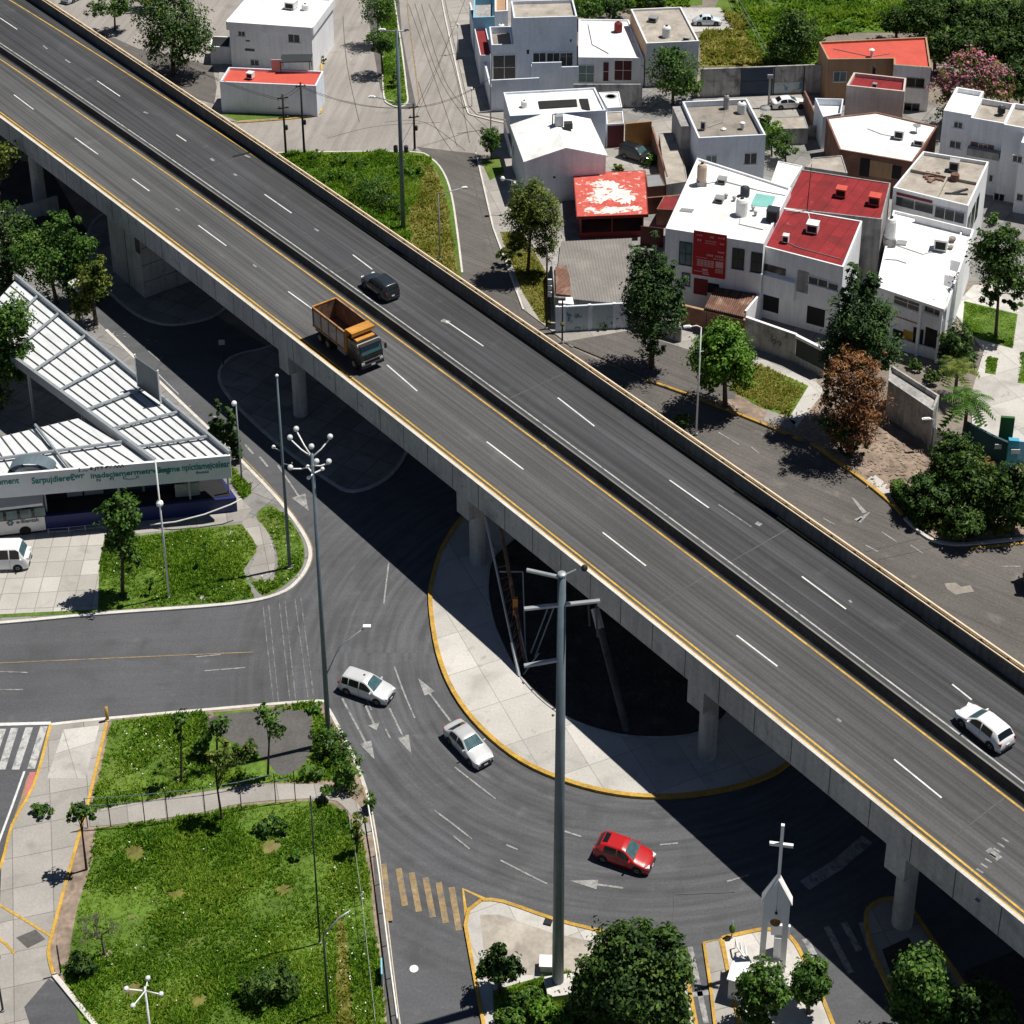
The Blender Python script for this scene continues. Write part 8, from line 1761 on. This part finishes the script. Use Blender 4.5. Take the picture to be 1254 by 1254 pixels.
grass('lush green weeds on the grass triangle behind the flyover', [[(345, 192), (505, 190), (528, 197), (520, 215), (498, 270), (505, 320), (470, 300), (400, 240)]], 40, .5, 'grass', .13, 5, bw=.09)
grass('dry grass on the right of the grass triangle', [[(505, 200), (530, 205), (545, 240), (552, 290), (560, 340), (530, 335), (505, 310), (498, 270), (512, 240)]], 30, .3, 'drygrass', .13, 6, bw=.07)
grass('grass of the street median', [[(462, 0), (468, 60), (471, 118), (480, 128), (492, 130), (497, 122), (490, 60), (482, 0)]], 35, .2, 'grass', .13, 7, bw=.07)
grass('dry grass on the verge before the graffiti wall', [[(895, 478), (906, 450), (934, 448), (988, 474), (966, 510), (930, 498)], [(614, 287), (638, 287), (668, 340), (672, 398), (662, 393), (642, 360)]], 35, .17, 'drygrass', .14, 8)
grass('clipped grass of the right gardens', [[(1182, 372), (1244, 387), (1239, 427), (1200, 415), (1180, 404)], [(1209, 439), (1221, 441), (1218, 459), (1207, 457)], [(1250, 432), (1270, 434), (1270, 470), (1247, 469)]], 60, .1, 'grass', .15, 9)
grass('rough tall green grass of the field beyond the houses', [[(935, 80), (1003, 80), (1003, 45), (1140, 30), (1150, -20), (890, -20), (905, 20)], [(690, -20), (845, -20), (845, 8), (705, 12)]], 9, .7, 'grass', .04, 10, bw=.16)
grass('yellow dry grass of the field by the parked old car', [[(858, 80), (935, 80), (905, 20), (884, 12), (900, 38), (858, 42)]], 12, .65, 'drygrass', .04, 11, bw=.15)
grass('grass between the shrubs of the triangular island', [[(606, 1218), (690, 1192), (740, 1202), (832, 1184), (845, 1270), (612, 1270)]], 50, .22, 'grass', .14, 12)
grass('weeds of the corner garden', [[(1105, 625), (1130, 640), (1145, 656), (1254, 654), (1254, 600), (1200, 560), (1160, 570)]], 22, .35, 'grass', .13, 13, bw=.08)
def litter(name, label, regs, n, m, smin, smax, z, seed):
    rr = random.Random(seed); mb = MB()
    for k in range(n):
        (u0, v0, u1, v1) = regs[k % len(regs)]; p = G(rr.uniform(u0, u1), rr.uniform(v0, v1)); s = rr.uniform(smin, smax); a = rr.uniform(0, 6.3); c, q = math.cos(a)*s, math.sin(a)*s
        mb.poly([(p.x+c, p.y+q, z+rr.uniform(0, .05)), (p.x-q*.6, p.y+c*.6, z+rr.uniform(0, .08)), (p.x-c, p.y-q, z), (p.x+q*.6, p.y-c*.6, z+.02)])
    o = mb.build(name, MT[m]); tag(o, label, name, kind='stuff')
litter('litter', 'white scraps of litter scattered over the park grass', [(130, 1020, 440, 1250), (400, 1060, 450, 1250), (150, 890, 260, 980)], 130, 'plastic_white', .03, .08, .40, 5)
litter('litter', 'white scraps of litter on the station lawn', [(135, 660, 295, 740), (320, 640, 370, 715)], 60, 'plastic_white', .03, .08, .34, 6)
litter('litter', 'scraps of litter and leaves on the road beside the station', [(130, 400, 200, 460), (200, 450, 330, 590)], 40, 'white_faded', .06, .2, .06, 7)
litter('fallen_leaves', 'dry fallen palm leaves on the bare soil patch', [(1062, 520, 1140, 600)], 260, 'drysoil', .1, .35, .16, 8)
litter('litter', 'small debris on the frontage road and verge', [(760, 430, 960, 520), (900, 510, 1200, 700), (590, 200, 640, 380)], 120, 'white_faded', .04, .12, .06, 9)
# ------------------------------------------------------------------ camera, light, world
cam = bpy.data.cameras.new('camera'); co = bpy.data.objects.new('camera', cam); COL.objects.link(co)
co.location = (0, 0, CH); co.rotation_euler = (math.pi/2-PIT, 0, 0)
cam.sensor_width = 36; cam.sensor_fit = 'HORIZONTAL'; cam.lens = 36*FPX/IMG
cam.shift_x = (IMG/2-CX)/IMG; cam.shift_y = -(IMG/2-CY)/IMG
cam.clip_start = 1; cam.clip_end = 20000
SC.camera = co
SUN_EL = R(67.0); sd = Vector((.95, .31)).normalized()      # horizontal direction towards the sun
az = math.atan2(sd.x, sd.y)
sl = bpy.data.lights.new('sun', 'SUN'); so = bpy.data.objects.new('sun', sl); COL.objects.link(so)
sl.energy = 5.0; sl.angle = R(.5); sl.color = (1.0, .955, .88)
to = Vector((sd.x*math.cos(SUN_EL), sd.y*math.cos(SUN_EL), math.sin(SUN_EL)))
so.rotation_euler = (-to).to_track_quat('-Z', 'Y').to_euler(); so.location = to*300
w = bpy.data.worlds.new('World'); SC.world = w; w.use_nodes = True; nt = w.node_tree
sk = nt.nodes.new('ShaderNodeTexSky'); sk.sky_type = 'NISHITA'; sk.sun_disc = False
sk.altitude = 2250; sk.air_density = .65; sk.dust_density = .3; sk.sun_elevation = SUN_EL; sk.sun_rotation = az
nt.links.new(sk.outputs[0], nt.nodes['Background'].inputs['Color']); nt.nodes['Background'].inputs['Strength'].default_value = .052
SC.view_settings.view_transform = 'Standard'; SC.view_settings.look = 'None'; SC.view_settings.exposure = 0.17; SC.view_settings.gamma = 1.0
SC.render.engine = 'CYCLES'
SC.cycles.max_bounces = 5; SC.cycles.diffuse_bounces = 3; SC.cycles.glossy_bounces = 2; SC.cycles.transparent_max_bounces = 4; SC.cycles.transmission_bounces = 2
SC.render.resolution_x = 1024; SC.render.resolution_y = 1024
